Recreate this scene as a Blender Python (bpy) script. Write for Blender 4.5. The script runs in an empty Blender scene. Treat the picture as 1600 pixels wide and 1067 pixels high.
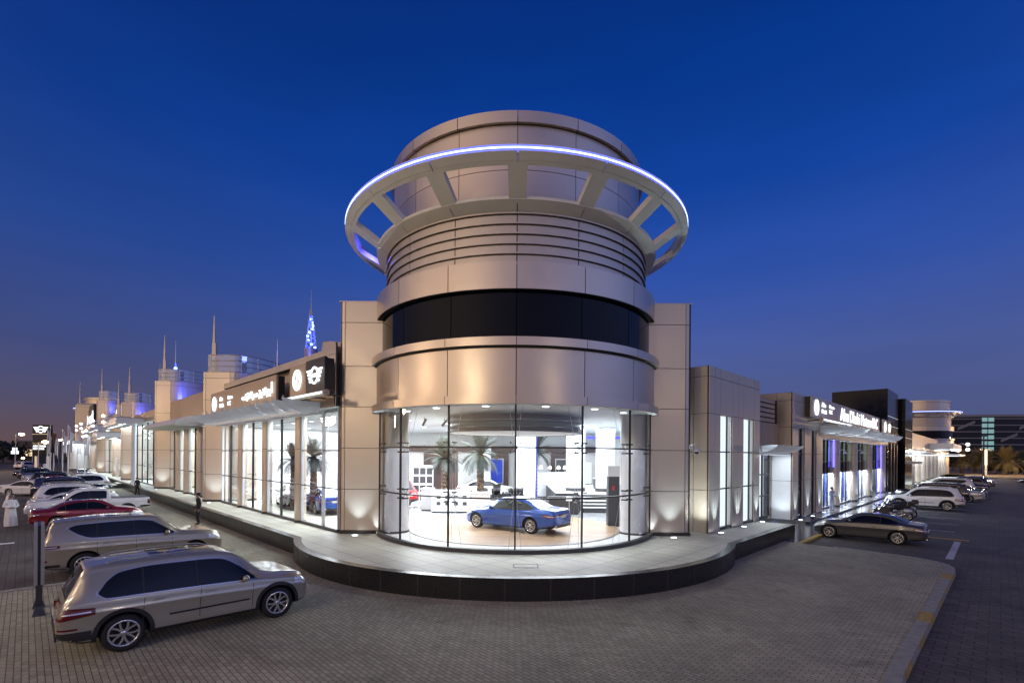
import bpy, bmesh, math, random
from mathutils import Vector, Matrix
random.seed(7)
PI = math.pi
R2 = math.sqrt(.5)
SC = bpy.context.scene
COL = SC.collection
TZ = .63          # height of the raised terrace
RZ = -.13         # road level

def P(side, s, t, z):
    """wing coordinates: s along the wing, t outward from it, z up"""
    g = -1 if side == 'l' else 1
    return Vector(((s + t) * R2 * g, (s - t) * R2, z))

def pol(R, a, z):
    a = math.radians(a)
    return Vector((R * math.sin(a), -R * math.cos(a), z))

# ------------------------------------------------------------------ materials
def _nt(name):
    m = bpy.data.materials.new(name); m.use_nodes = True
    nt = m.node_tree; b = nt.nodes['Principled BSDF']
    return m, nt, b

def _inp(b, k, v):
    if k in b.inputs: b.inputs[k].default_value = v

def mat(name, col, rough=.5, metal=0., var=.08, scale=3., coat=0., emit=None, estr=0., spec=None, rvar=.06, bump=0., streak=None):
    m, nt, b = _nt(name)
    c4 = (*col, 1)
    _inp(b, 'Metallic', metal); _inp(b, 'Roughness', rough); _inp(b, 'Base Color', c4)
    if coat: _inp(b, 'Coat Weight', coat); _inp(b, 'Coat Roughness', .04)
    if spec is not None: _inp(b, 'Specular IOR Level', spec)
    if emit: _inp(b, 'Emission Color', (*emit, 1)); _inp(b, 'Emission Strength', estr)
    if var or rvar or bump:
        tc = nt.nodes.new('ShaderNodeTexCoord'); n = nt.nodes.new('ShaderNodeTexNoise')
        n.inputs['Scale'].default_value = scale; n.inputs['Detail'].default_value = 5
        if streak:
            mp = nt.nodes.new('ShaderNodeMapping'); mp.inputs['Scale'].default_value = streak
            nt.links.new(tc.outputs['Object'], mp.inputs['Vector']); nt.links.new(mp.outputs['Vector'], n.inputs['Vector'])
        else:
            nt.links.new(tc.outputs['Object'], n.inputs['Vector'])
        if var:
            r = nt.nodes.new('ShaderNodeMapRange'); r.inputs['From Min'].default_value = .25; r.inputs['From Max'].default_value = .75
            r.inputs['To Min'].default_value = 1 - var; r.inputs['To Max'].default_value = 1 + var
            nt.links.new(n.outputs['Fac'], r.inputs['Value'])
            mx = nt.nodes.new('ShaderNodeVectorMath'); mx.operation = 'SCALE'; mx.inputs[0].default_value = col
            nt.links.new(r.outputs['Result'], mx.inputs['Scale']); nt.links.new(mx.outputs['Vector'], b.inputs['Base Color'])
        if rvar:
            r2 = nt.nodes.new('ShaderNodeMapRange'); r2.inputs['From Min'].default_value = .25; r2.inputs['From Max'].default_value = .75
            r2.inputs['To Min'].default_value = max(.02, rough - rvar); r2.inputs['To Max'].default_value = min(1, rough + rvar)
            nt.links.new(n.outputs['Fac'], r2.inputs['Value']); nt.links.new(r2.outputs['Result'], b.inputs['Roughness'])
        if bump:
            bp = nt.nodes.new('ShaderNodeBump'); bp.inputs['Strength'].default_value = bump; bp.inputs['Distance'].default_value = .02
            nt.links.new(n.outputs['Fac'], bp.inputs['Height']); nt.links.new(bp.outputs['Normal'], b.inputs['Normal'])
    return m

def emis(name, col, s):
    m = bpy.data.materials.new(name); m.use_nodes = True; nt = m.node_tree; nt.nodes.clear()
    o = nt.nodes.new('ShaderNodeOutputMaterial'); e = nt.nodes.new('ShaderNodeEmission')
    e.inputs['Color'].default_value = (*col, 1); e.inputs['Strength'].default_value = s
    nt.links.new(e.outputs[0], o.inputs['Surface']); return m

def glass(name, tint=(.95, .98, 1), refl=.06, rough=.01, tintrefl=(1, 1, 1), rmax=.42):
    """architectural pane: clear transmission with a Fresnel reflection"""
    m = bpy.data.materials.new(name); m.use_nodes = True; nt = m.node_tree; nt.nodes.clear()
    o = nt.nodes.new('ShaderNodeOutputMaterial'); mx = nt.nodes.new('ShaderNodeMixShader')
    tr = nt.nodes.new('ShaderNodeBsdfTransparent'); tr.inputs['Color'].default_value = (*tint, 1)
    gl = nt.nodes.new('ShaderNodeBsdfGlossy'); gl.inputs['Roughness'].default_value = rough; gl.inputs['Color'].default_value = (*tintrefl, 1)
    lw = nt.nodes.new('ShaderNodeLayerWeight'); lw.inputs['Blend'].default_value = .35
    mr = nt.nodes.new('ShaderNodeMapRange'); mr.inputs['To Min'].default_value = refl; mr.inputs['To Max'].default_value = rmax
    nt.links.new(lw.outputs['Fresnel'], mr.inputs['Value']); nt.links.new(mr.outputs['Result'], mx.inputs['Fac'])
    nt.links.new(tr.outputs[0], mx.inputs[1]); nt.links.new(gl.outputs[0], mx.inputs[2]); nt.links.new(mx.outputs[0], o.inputs['Surface'])
    return m

def brickmat(name, c1, c2, mortar, bw, bh, rot=45, msize=.012, rough=.8, vary=.25, bump=.4, offset=.5, stain=.35, spec=.3, spots=0):
    m, nt, b = _nt(name)
    tc = nt.nodes.new('ShaderNodeTexCoord'); mp = nt.nodes.new('ShaderNodeMapping')
    mp.inputs['Rotation'].default_value = (0, 0, math.radians(rot))
    nt.links.new(tc.outputs['Object'], mp.inputs['Vector'])
    br = nt.nodes.new('ShaderNodeTexBrick'); br.offset = offset
    br.inputs['Color1'].default_value = (*c1, 1); br.inputs['Color2'].default_value = (*c2, 1); br.inputs['Mortar'].default_value = (*mortar, 1)
    br.inputs['Scale'].default_value = 1; br.inputs['Mortar Size'].default_value = msize; br.inputs['Brick Width'].default_value = bw; br.inputs['Row Height'].default_value = bh
    br.inputs['Mortar Smooth'].default_value = .3; br.inputs['Bias'].default_value = 0
    nt.links.new(mp.outputs['Vector'], br.inputs['Vector'])
    n = nt.nodes.new('ShaderNodeTexNoise'); n.inputs['Scale'].default_value = .45; n.inputs['Detail'].default_value = 6; n.inputs['Roughness'].default_value = .6
    nt.links.new(tc.outputs['Object'], n.inputs['Vector'])
    n2 = nt.nodes.new('ShaderNodeTexNoise'); n2.inputs['Scale'].default_value = 9; n2.inputs['Detail'].default_value = 4
    nt.links.new(tc.outputs['Object'], n2.inputs['Vector'])
    ad = nt.nodes.new('ShaderNodeMath'); ad.operation = 'ADD'; nt.links.new(n.outputs['Fac'], ad.inputs[0])
    s2 = nt.nodes.new('ShaderNodeMath'); s2.operation = 'MULTIPLY'; s2.inputs[1].default_value = .5; nt.links.new(n2.outputs['Fac'], s2.inputs[0]); nt.links.new(s2.outputs[0], ad.inputs[1])
    r = nt.nodes.new('ShaderNodeMapRange'); r.inputs['From Min'].default_value = .45; r.inputs['From Max'].default_value = 1.05
    r.inputs['To Min'].default_value = 1 - stain; r.inputs['To Max'].default_value = 1 + stain
    nt.links.new(ad.outputs[0], r.inputs['Value'])
    fac = r.outputs['Result']
    if spots:
        n3 = nt.nodes.new('ShaderNodeTexNoise'); n3.inputs['Scale'].default_value = .95; n3.inputs['Detail'].default_value = 3; n3.inputs['Distortion'].default_value = .6
        nt.links.new(tc.outputs['Object'], n3.inputs['Vector'])
        r3 = nt.nodes.new('ShaderNodeMapRange'); r3.inputs['From Min'].default_value = .60; r3.inputs['From Max'].default_value = .70; r3.inputs['To Min'].default_value = 1; r3.inputs['To Max'].default_value = 1 - spots
        nt.links.new(n3.outputs['Fac'], r3.inputs['Value'])
        mm = nt.nodes.new('ShaderNodeMath'); mm.operation = 'MULTIPLY'; nt.links.new(r.outputs['Result'], mm.inputs[0]); nt.links.new(r3.outputs['Result'], mm.inputs[1]); fac = mm.outputs[0]
    mx = nt.nodes.new('ShaderNodeVectorMath'); mx.operation = 'SCALE'
    nt.links.new(br.outputs['Color'], mx.inputs[0]); nt.links.new(fac, mx.inputs['Scale'])
    nt.links.new(mx.outputs['Vector'], b.inputs['Base Color'])
    rr = nt.nodes.new('ShaderNodeMapRange'); rr.inputs['To Min'].default_value = rough - .12; rr.inputs['To Max'].default_value = rough + .12
    nt.links.new(n.outputs['Fac'], rr.inputs['Value']); nt.links.new(rr.outputs['Result'], b.inputs['Roughness'])
    _inp(b, 'Specular IOR Level', spec)
    if bump:
        bp = nt.nodes.new('ShaderNodeBump'); bp.inputs['Strength'].default_value = bump; bp.inputs['Distance'].default_value = .008; bp.invert = True
        nt.links.new(br.outputs['Fac'], bp.inputs['Height']); nt.links.new(bp.outputs['Normal'], b.inputs['Normal'])
    return m

M = {}
M['clad'] = mat('champagne_aluminium', (.57, .50, .42), .40, .66, .05, .9, rvar=.05)
M['clad_round'] = mat('brushed_champagne_aluminium', (.64, .555, .465), .38, .86, .05, .8, rvar=.06)
M['clad_seam'] = mat('dark_joint', (.02, .02, .022), .7, 0, 0, rvar=0)
M['silver'] = mat('pale_silver_aluminium', (.82, .81, .74), .45, .15, .04, 1.5)
M['louvre'] = mat('louvre_aluminium', (.58, .52, .45), .42, .7, .05, 2)
M['white_alu'] = mat('white_powder_coat', (.66, .69, .74), .4, .25, .04, 3)
M['steel'] = mat('stainless_steel', (.50, .50, .51), .38, .7, 0, 0, rvar=0)
M['darksteel'] = mat('dark_bronze_frame', (.035, .034, .036), .4, .6, .1, 6)
M['granite'] = mat('black_granite', (.014, .014, .016), .28, 0, .3, 40, spec=.5)
M['base'] = mat('dark_stone_plinth', (.03, .029, .03), .35, 0, .2, 20)
M['glass'] = glass('clear_glazing', (.94, .97, 1.), .065)
M['glass_up'] = glass('tinted_glazing', (.78, .86, .90), .10)
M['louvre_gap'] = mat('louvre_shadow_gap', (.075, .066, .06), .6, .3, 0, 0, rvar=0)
M['spire'] = mat('pale_spire_metal', (.66, .58, .49), .45, .3, .04, 3)
M['glass_side'] = glass('grey_glazing', (.80, .86, .88), .10)
M['darkglass'] = mat('dark_band_glass', (.002, .004, .010), .05, 0, .2, 1, spec=.16, rvar=.02)
M['led'] = emis('white_blue_led', (.60, .78, 1.0), 3.2)
M['glow_violet'] = emis('violet_led_glow', (.11, .13, 1.0), 2.3)  # violet spill of the LED on the rim, put into a glowing band
M['led_blue'] = emis('blue_led', (.10, .08, 1.0), 5)
M['led_blue_soft'] = emis('soft_blue_led', (.12, .12, 1.0), 2.2)
M['lampw'] = emis('white_lamp', (1, .97, .92), 4.5)
M['lampuw'] = emis('cool_white_lamp', (.85, .95, 1), 10)
M['lamps'] = emis('sodium_lamp', (1, .70, .36), 26)
M['sign_lit'] = emis('white_sign_light', (.90, .95, 1), 2.2)
M['screen_lit'] = emis('lit_blind', (.86, .95, 1), 1.25)
M['green_glass'] = mat('pale_green_glass', (.30, .38, .36), .2, 0, .05, 2, spec=.5)
M['white_wall'] = mat('white_plaster', (.70, .70, .69), .7, 0, .03, 2)
M['white_gloss'] = mat('white_lacquer', (.78, .79, .82), .25, 0, .03, 2, spec=.5)
M['soffit'] = mat('white_soffit', (.70, .72, .72), .6, 0, .03, 2)
M['brown_panel'] = mat('brown_wood_panel', (.060, .032, .026), .45, 0, .25, 4, streak=(1, 1, .1))
M['black'] = mat('black_satin', (.012, .012, .013), .4, 0, .1, 4)
M['rubber'] = mat('tyre_rubber', (.012, .012, .012), .75, 0, .1, 20)
M['tan_panel'] = mat('tan_composite_panel', (.44, .34, .25), .42, .45, .05, 3)
M['sign_grey'] = mat('grey_sign_panel', (.42, .40, .40), .42, .5, .04, 3)
M['blackblock'] = mat('black_glass_cladding', (.008, .009, .016), .14, 0, .2, 2, spec=.22)
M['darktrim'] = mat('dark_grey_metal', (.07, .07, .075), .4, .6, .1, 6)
M['grey_post'] = mat('grey_painted_post', (.36, .35, .35), .45, .3, .08, 6)
M['concrete'] = mat('concrete', (.30, .28, .26), .85, 0, .2, 4, bump=.2)
M['kerb'] = None
M['chrome'] = mat('chrome', (.66, .66, .67), .22, .9, 0, 0, rvar=0)

# ------------------------------------------------------------------ mesh builder
class MB:
    def __init__(s): s.v = []; s.f = []; s.m = []; s.sm = []; s.mats = []
    def mi(s, m):
        if m not in s.mats: s.mats.append(m)
        return s.mats.index(m)
    def add(s, vs, fs, m, smooth=False):
        o = len(s.v); k = s.mi(m)
        s.v.extend([Vector(p) for p in vs])
        for f in fs: s.f.append([i + o for i in f]); s.m.append(k); s.sm.append(smooth)
        return s
    def hexa(s, p, m):
        return s.add(p, [(0, 3, 2, 1), (4, 5, 6, 7), (0, 1, 5, 4), (1, 2, 6, 5), (2, 3, 7, 6), (3, 0, 4, 7)], m)
    def box(s, x0, x1, y0, y1, z0, z1, m):
        return s.hexa([(x0, y0, z0), (x1, y0, z0), (x1, y1, z0), (x0, y1, z0), (x0, y0, z1), (x1, y0, z1), (x1, y1, z1), (x0, y1, z1)], m)
    def wbox(s, side, s0, s1, t0, t1, z0, z1, m):
        q = [(s0, t0), (s1, t0), (s1, t1), (s0, t1)]
        return s.hexa([P(side, a, b, z0) for a, b in q] + [P(side, a, b, z1) for a, b in q], m)
    def obox(s, c, ax, ay, az, hx, hy, hz, m):
        c = Vector(c); ax = Vector(ax).normalized() * hx; ay = Vector(ay).normalized() * hy; az = Vector(az).normalized() * hz
        q = [(-1, -1), (1, -1), (1, 1), (-1, 1)]
        return s.hexa([c + ax * i + ay * j - az for i, j in q] + [c + ax * i + ay * j + az for i, j in q], m)
    def prism(s, poly, z0, z1, m, smooth=False):
        n = len(poly)
        vs = [(*p[:2], z0) for p in poly] + [(*p[:2], z1) for p in poly]
        s.add(vs, [[(i), (i + 1) % n, n + (i + 1) % n, n + i] for i in range(n)], m, smooth)
        return s.add(vs, [list(range(n))[::-1], list(range(n, 2 * n))], m)
    def extr(s, poly3, d, m):
        """extrude a planar 3-D polygon by vector d"""
        n = len(poly3); d = Vector(d); vs = [Vector(p) for p in poly3]; vs = vs + [p + d for p in vs]
        return s.add(vs, [[i, (i + 1) % n, n + (i + 1) % n, n + i] for i in range(n)] + [list(range(n))[::-1], list(range(n, 2 * n))], m)
    def lathe(s, prof, m, n=32, c=(0, 0), a0=0., a1=360., closed=False, smooth=True, ends=True):
        """revolve an (r,z) profile about a vertical axis; angle 0 faces -Y"""
        full = abs(a1 - a0 - 360) < 1e-6; k = len(prof); cols = n if full else n + 1
        vs = []
        for i in range(cols):
            a = math.radians(a0 + (a1 - a0) * i / n)
            for r, z in prof: vs.append((c[0] + r * math.sin(a), c[1] - r * math.cos(a), z))
        fs = []
        for i in range(n):
            i2 = (i + 1) % cols
            for j in range(k if closed else k - 1):
                j2 = (j + 1) % k
                fs.append([i * k + j, i2 * k + j, i2 * k + j2, i * k + j2])
        s.add(vs, fs, m, smooth)
        if closed and not full and ends: s.add([vs[j] for j in range(k)], [list(range(k))], m); s.add([vs[n * k + j] for j in range(k)], [list(range(k))], m)
        return s
    def disc(s, r, z, m, c=(0, 0), n=32, r0=0):
        if r0: return s.lathe([(r0, z), (r, z)], m, n, c, smooth=False)
        vs = [(c[0] + r * math.cos(2 * PI * i / n), c[1] + r * math.sin(2 * PI * i / n), z) for i in range(n)]
        return s.add(vs, [list(range(n))], m)
    def tube(s, pts, r, m, n=8, caps=True, smooth=True):
        pts = [Vector(p) for p in pts]; k = len(pts); rs = r if isinstance(r, (list, tuple)) else [r] * k
        vs = []
        up = None
        for i, p in enumerate(pts):
            d = (pts[min(i + 1, k - 1)] - pts[max(i - 1, 0)]).normalized()
            if up is None: up = Vector((0, 0, 1)) if abs(d.z) < .9 else Vector((1, 0, 0))
            a = d.cross(up).normalized(); b = a.cross(d).normalized(); up = b
            for j in range(n):
                w = 2 * PI * j / n; vs.append(p + (a * math.cos(w) + b * math.sin(w)) * rs[i])
        fs = [[i * n + j, i * n + (j + 1) % n, (i + 1) * n + (j + 1) % n, (i + 1) * n + j] for i in range(k - 1) for j in range(n)]
        s.add(vs, fs, m, smooth)
        if caps: s.add(vs[:n], [list(range(n))[::-1]], m); s.add(vs[-n:], [list(range(n))], m)
        return s
    def sphere(s, c, r, m, u=12, v=8, sc=(1, 1, 1)):
        vs = []; c = Vector(c)
        for i in range(v + 1):
            th = PI * i / v
            for j in range(u):
                ph = 2 * PI * j / u
                vs.append(c + Vector((r * sc[0] * math.sin(th) * math.cos(ph), r * sc[1] * math.sin(th) * math.sin(ph), r * sc[2] * math.cos(th))))
        return s.add(vs, [[i * u + j, (i + 1) * u + j, (i + 1) * u + (j + 1) % u, i * u + (j + 1) % u] for i in range(v) for j in range(u)], m, True)
    def grid(s, pts, m, smooth=True):
        r = len(pts); c = len(pts[0])
        return s.add([p for row in pts for p in row], [[i * c + j, i * c + j + 1, (i + 1) * c + j + 1, (i + 1) * c + j] for i in range(r - 1) for j in range(c - 1)], m, smooth)
    def panels(s, R, z0, z1, angs, m, gap=.028, th=.05, sub=6, hz=()):
        """curved cladding panels with open joints"""
        zs = [z0, *hz, z1]
        for za, zb in zip(zs[:-1], zs[1:]):
            a = za + (gap / 2 if za != z0 else 0); b = zb - (gap / 2 if zb != z1 else 0)
            g = math.degrees(gap / 2 / R)
            for p, q in zip(angs[:-1], angs[1:]):
                s.lathe([(R - th, a), (R, a), (R, b), (R - th, b)], m, sub, a0=p + g, a1=q - g, closed=True, smooth=True)
        return s
    def build(s, name, parent=None, recalc=True, merge=False, sharp=None):
        me = bpy.data.meshes.new(name)
        off = parent['_w'] if parent is not None and '_w' in parent else (0, 0, 0)
        off = Vector(off)
        me.from_pydata([tuple(p - off) for p in s.v], [], s.f)
        for m in s.mats: me.materials.append(m)
        me.polygons.foreach_set('material_index', s.m)
        me.polygons.foreach_set('use_smooth', s.sm)
        if recalc or merge:
            bm = bmesh.new(); bm.from_mesh(me)
            if merge: bmesh.ops.remove_doubles(bm, verts=bm.verts, dist=1e-4)
            if recalc: bmesh.ops.recalc_face_normals(bm, faces=bm.faces)
            bm.to_mesh(me); bm.free()
        if sharp is not None: me.set_sharp_from_angle(angle=math.radians(sharp))
        me.update()
        o = bpy.data.objects.new(name, me); COL.objects.link(o)
        if parent is not None: o.parent = parent
        return o

def tag(o, label, cat, group=None):
    o['label'] = label; o['category'] = cat
    if group: o['group'] = group
    return o
def thing(name, label, cat, loc=(0, 0, 0), rz=0., group=None, local=False):
    """an Empty at the thing's base; with local=False part meshes are given in world coordinates"""
    o = bpy.data.objects.new(name, None); COL.objects.link(o); o.empty_display_size = .3
    o.location = loc; o.rotation_euler = (0, 0, rz)
    o['_w'] = (0., 0., 0.) if local else tuple(float(c) for c in loc)
    return tag(o, label, cat, group)
def struct(o): o['kind'] = 'structure'; return o
def stuff(o): o['kind'] = 'stuff'; return o
def sub(o, parent):
    """hang mesh o under a part, keeping the coordinates it was built in"""
    o.parent = parent; return o
def copy_tree(o, parent=None):
    c = o.copy(); COL.objects.link(c)
    if parent is not None: c.parent = parent
    for ch in list(o.children): copy_tree(ch, c)
    return c
def spot(name, loc, tgt, e, col, size=60, blend=.6, r=.05):
    l = bpy.data.lights.new(name, 'SPOT'); l.energy = e; l.color = col; l.spot_size = math.radians(size); l.spot_blend = blend; l.shadow_soft_size = r
    o = bpy.data.objects.new(name, l); COL.objects.link(o); o.location = loc
    o.rotation_euler = (Vector(tgt) - Vector(loc)).to_track_quat('-Z', 'Y').to_euler(); return o
def area(name, loc, sx, sy, e, col, rot=(0, 0, 0), shape='RECTANGLE'):
    l = bpy.data.lights.new(name, 'AREA'); l.energy = e; l.color = col; l.shape = shape; l.size = sx; l.size_y = sy
    o = bpy.data.objects.new(name, l); COL.objects.link(o); o.location = loc; o.rotation_euler = rot; return o
def point(name, loc, e, col, r=.1):
    l = bpy.data.lights.new(name, 'POINT'); l.energy = e; l.color = col; l.shadow_soft_size = r
    o = bpy.data.objects.new(name, l); COL.objects.link(o); o.location = loc; return o

def text_mesh(mb, txt, size, origin, right, up, m, depth=.03, sx=1., align='LEFT', fit=0):
    cu = bpy.data.curves.new('t', 'FONT'); cu.body = txt; cu.size = size; cu.extrude = depth / 2; cu.align_x = align; cu.resolution_u = 3
    ob = bpy.data.objects.new('t', cu); COL.objects.link(ob)
    dg = bpy.context.evaluated_depsgraph_get(); me = bpy.data.meshes.new_from_object(ob.evaluated_get(dg))
    right = Vector(right).normalized(); up = Vector(up).normalized(); nrm = right.cross(up); o = Vector(origin)
    if fit: sx = fit / max(v.co.x for v in me.vertices)
    vs = [o + right * v.co.x * sx + up * v.co.y + nrm * v.co.z for v in me.vertices]
    mb.add(vs, [list(p.vertices) for p in me.polygons], m)
    bpy.data.objects.remove(ob); bpy.data.meshes.remove(me); bpy.data.curves.remove(cu)
M['dim_blind'] = mat('dim_blind', (.10, .095, .08), .8, 0, .1, 3)
M['greenish'] = mat('green_grey_curtain', (.26, .30, .24), .8, 0, .15, 3, streak=(6, 6, .2))
M['blue_gloss'] = mat('blue_lacquer', (.03, .07, .5), .25, 0, .05, 3)
M['led_strip'] = emis('thin_white_light', (.9, .95, 1), .8)
# ------------------------------------------------------------------ sky, camera
W = bpy.data.worlds.new('World'); SC.world = W; W.use_nodes = True
nt = W.node_tree; nt.nodes.clear()
out = nt.nodes.new('ShaderNodeOutputWorld'); bg = nt.nodes.new('ShaderNodeBackground')
tc = nt.nodes.new('ShaderNodeTexCoord'); sp = nt.nodes.new('ShaderNodeSeparateXYZ')
nt.links.new(tc.outputs['Generated'], sp.inputs[0])
def ramp(stops):
    r = nt.nodes.new('ShaderNodeValToRGB'); e = r.color_ramp.elements
    e[0].position = stops[0][0]; e[0].color = (*stops[0][1], 1); e[1].position = stops[-1][0]; e[1].color = (*stops[-1][1], 1)
    for p, c in stops[1:-1]: k = e.new(p); k.color = (*c, 1)
    nt.links.new(sp.outputs['Z'], r.inputs['Fac']); return r
rR = ramp([(0, (.076, .083, .165)), (.06, (.082, .100, .225)), (.18, (.068, .106, .325)), (.32, (.027, .082, .385)), (.46, (.004, .052, .325)), (.60, (.0006, .037, .260)), (.72, (.0005, .023, .180)), (1, (.0005, .012, .10))])
rL = ramp([(0, (.125, .078, .078)), (.03, (.098, .072, .098)), (.08, (.068, .066, .145)), (.18, (.038, .060, .205)), (.34, (.012, .053, .265)), (.50, (.001, .034, .230)), (.66, (.0005, .020, .155)), (1, (.0005, .010, .085))])
mr = nt.nodes.new('ShaderNodeMapRange'); mr.interpolation_type = 'SMOOTHSTEP'
mr.inputs['From Min'].default_value = -.80; mr.inputs['From Max'].default_value = .05
nt.links.new(sp.outputs['X'], mr.inputs['Value'])
mx = nt.nodes.new('ShaderNodeMix'); mx.data_type = 'RGBA'
nt.links.new(mr.outputs['Result'], mx.inputs['Factor']); nt.links.new(rL.outputs['Color'], mx.inputs['A']); nt.links.new(rR.outputs['Color'], mx.inputs['B'])
# the physical twilight sky adds its faint scatter on top
ns = nt.nodes.new('ShaderNodeTexSky'); ns.sky_type = 'NISHITA'; ns.sun_disc = False
ns.sun_elevation = math.radians(-3); ns.sun_rotation = math.radians(290)
sc_ = nt.nodes.new('ShaderNodeVectorMath'); sc_.operation = 'SCALE'; sc_.inputs['Scale'].default_value = .05
nt.links.new(ns.outputs[0], sc_.inputs[0])
ad = nt.nodes.new('ShaderNodeVectorMath'); ad.operation = 'ADD'
nt.links.new(mx.outputs['Result'], ad.inputs[0]); nt.links.new(sc_.outputs[0], ad.inputs[1])
# afterglow of the set sun, behind and left of the camera
gd = nt.nodes.new('ShaderNodeVectorMath'); gd.operation = 'DOT_PRODUCT'; gv = Vector((-.76, -.62, .18)).normalized(); gd.inputs[1].default_value = gv
nt.links.new(tc.outputs['Generated'], gd.inputs[0])
g1 = nt.nodes.new('ShaderNodeMath'); g1.operation = 'MAXIMUM'; g1.inputs[1].default_value = 0; nt.links.new(gd.outputs['Value'], g1.inputs[0])
g2 = nt.nodes.new('ShaderNodeMath'); g2.operation = 'POWER'; g2.inputs[1].default_value = 4; nt.links.new(g1.outputs[0], g2.inputs[0])
g3 = nt.nodes.new('ShaderNodeVectorMath'); g3.operation = 'SCALE'; g3.inputs[0].default_value = (1.05, .74, .42); nt.links.new(g2.outputs[0], g3.inputs['Scale'])
a2_ = nt.nodes.new('ShaderNodeVectorMath'); a2_.operation = 'ADD'; nt.links.new(ad.outputs[0], a2_.inputs[0]); nt.links.new(g3.outputs[0], a2_.inputs[1])
gd2 = nt.nodes.new('ShaderNodeVectorMath'); gd2.operation = 'DOT_PRODUCT'; gd2.inputs[1].default_value = Vector((.90, -.38, .22)).normalized()
nt.links.new(tc.outputs['Generated'], gd2.inputs[0])
h1 = nt.nodes.new('ShaderNodeMath'); h1.operation = 'MAXIMUM'; h1.inputs[1].default_value = 0; nt.links.new(gd2.outputs['Value'], h1.inputs[0])
h2 = nt.nodes.new('ShaderNodeMath'); h2.operation = 'POWER'; h2.inputs[1].default_value = 6; nt.links.new(h1.outputs[0], h2.inputs[0])
h3 = nt.nodes.new('ShaderNodeVectorMath'); h3.operation = 'SCALE'; h3.inputs[0].default_value = (.26, .29, .50); nt.links.new(h2.outputs[0], h3.inputs['Scale'])
a3_ = nt.nodes.new('ShaderNodeVectorMath'); a3_.operation = 'ADD'; nt.links.new(a2_.outputs[0], a3_.inputs[0]); nt.links.new(h3.outputs[0], a3_.inputs[1])
gd3 = nt.nodes.new('ShaderNodeVectorMath'); gd3.operation = 'DOT_PRODUCT'; gd3.inputs[1].default_value = Vector((.22, -.95, .2)).normalized()
nt.links.new(tc.outputs['Generated'], gd3.inputs[0])
k1 = nt.nodes.new('ShaderNodeMath'); k1.operation = 'MAXIMUM'; k1.inputs[1].default_value = 0; nt.links.new(gd3.outputs['Value'], k1.inputs[0])
k2 = nt.nodes.new('ShaderNodeMath'); k2.operation = 'POWER'; k2.inputs[1].default_value = 5; nt.links.new(k1.outputs[0], k2.inputs[0])
k3 = nt.nodes.new('ShaderNodeVectorMath'); k3.operation = 'SCALE'; k3.inputs[0].default_value = (.19, .135, .085); nt.links.new(k2.outputs[0], k3.inputs['Scale'])
a4_ = nt.nodes.new('ShaderNodeVectorMath'); a4_.operation = 'ADD'; nt.links.new(a3_.outputs[0], a4_.inputs[0]); nt.links.new(k3.outputs[0], a4_.inputs[1])
# thin uneven haze
hz = nt.nodes.new('ShaderNodeTexNoise'); hz.inputs['Scale'].default_value = 2.2; hz.inputs['Detail'].default_value = 6; hz.inputs['Roughness'].default_value = .55
hm = nt.nodes.new('ShaderNodeMapping'); hm.inputs['Scale'].default_value = (1, 1, 4.5); nt.links.new(tc.outputs['Generated'], hm.inputs['Vector']); nt.links.new(hm.outputs['Vector'], hz.inputs['Vector'])
hr = nt.nodes.new('ShaderNodeMapRange'); hr.inputs['From Min'].default_value = .3; hr.inputs['From Max'].default_value = .7; hr.inputs['To Min'].default_value = .93; hr.inputs['To Max'].default_value = 1.07; nt.links.new(hz.outputs['Fac'], hr.inputs['Value'])
hs = nt.nodes.new('ShaderNodeVectorMath'); hs.operation = 'SCALE'; nt.links.new(a4_.outputs[0], hs.inputs[0]); nt.links.new(hr.outputs['Result'], hs.inputs['Scale'])
nt.links.new(hs.outputs[0], bg.inputs['Color']); bg.inputs['Strength'].default_value = 1.
nt.links.new(bg.outputs[0], out.inputs['Surface'])

cam = bpy.data.cameras.new('camera'); co = bpy.data.objects.new('camera', cam); COL.objects.link(co)
cam.sensor_width = 36; cam.lens = 36 * 760 / 1600; cam.shift_y = (710 - 533.5) / 1600; cam.clip_end = 2000; cam.clip_start = .1
co.matrix_world = Matrix.Translation((-.12, -22.6, 4.0)) @ Matrix.Rotation(PI / 2, 4, 'X') @ Matrix.Rotation(.0073, 4, 'Z')
SC.camera = co
SC.view_settings.view_transform = 'Standard'; SC.view_settings.look = 'None'; SC.view_settings.exposure = 0; SC.view_settings.gamma = 1
SC.cycles.max_bounces = 7; SC.cycles.diffuse_bounces = 3; SC.cycles.glossy_bounces = 3; SC.cycles.transparent_max_bounces = 16
SC.cycles.sample_clamp_indirect = 4; SC.cycles.use_denoising = True; SC.cycles.caustics_reflective = False; SC.cycles.caustics_refractive = False
# ------------------------------------------------------------------ ground, forecourt, terrace
M['road'] = brickmat('road_blocks', (.090, .080, .074), (.115, .102, .094), (.045, .04, .038), .42, .22, 45, .012, .78, stain=.5, bump=.25, spots=.3)
M['paver'] = brickmat('interlocking_pavers', (.305, .283, .205), (.395, .366, .272), (.105, .10, .078), .20, .10, 45, .008, .80, stain=.30, bump=.45, spots=.22)
M['tile'] = brickmat('terrace_tiles', (.54, .54, .44), (.60, .60, .49), (.18, .178, .15), 1.2, .6, 45, .013, .52, stain=.16, bump=.1, offset=0, spec=.4)
M['tile_dark'] = brickmat('polished_tiles', (.10, .10, .10), (.13, .13, .13), (.05, .05, .05), .6, .6, 45, .006, .16, stain=.2, bump=.05, offset=0, spec=.6)
M['kerb'] = mat('kerb_concrete', (.26, .25, .23), .85, 0, .25, 5, bump=.3)
M['kerby'] = mat('worn_yellow_paint', (.36, .24, .060), .8, 0, .45, 9, bump=.2)
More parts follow.
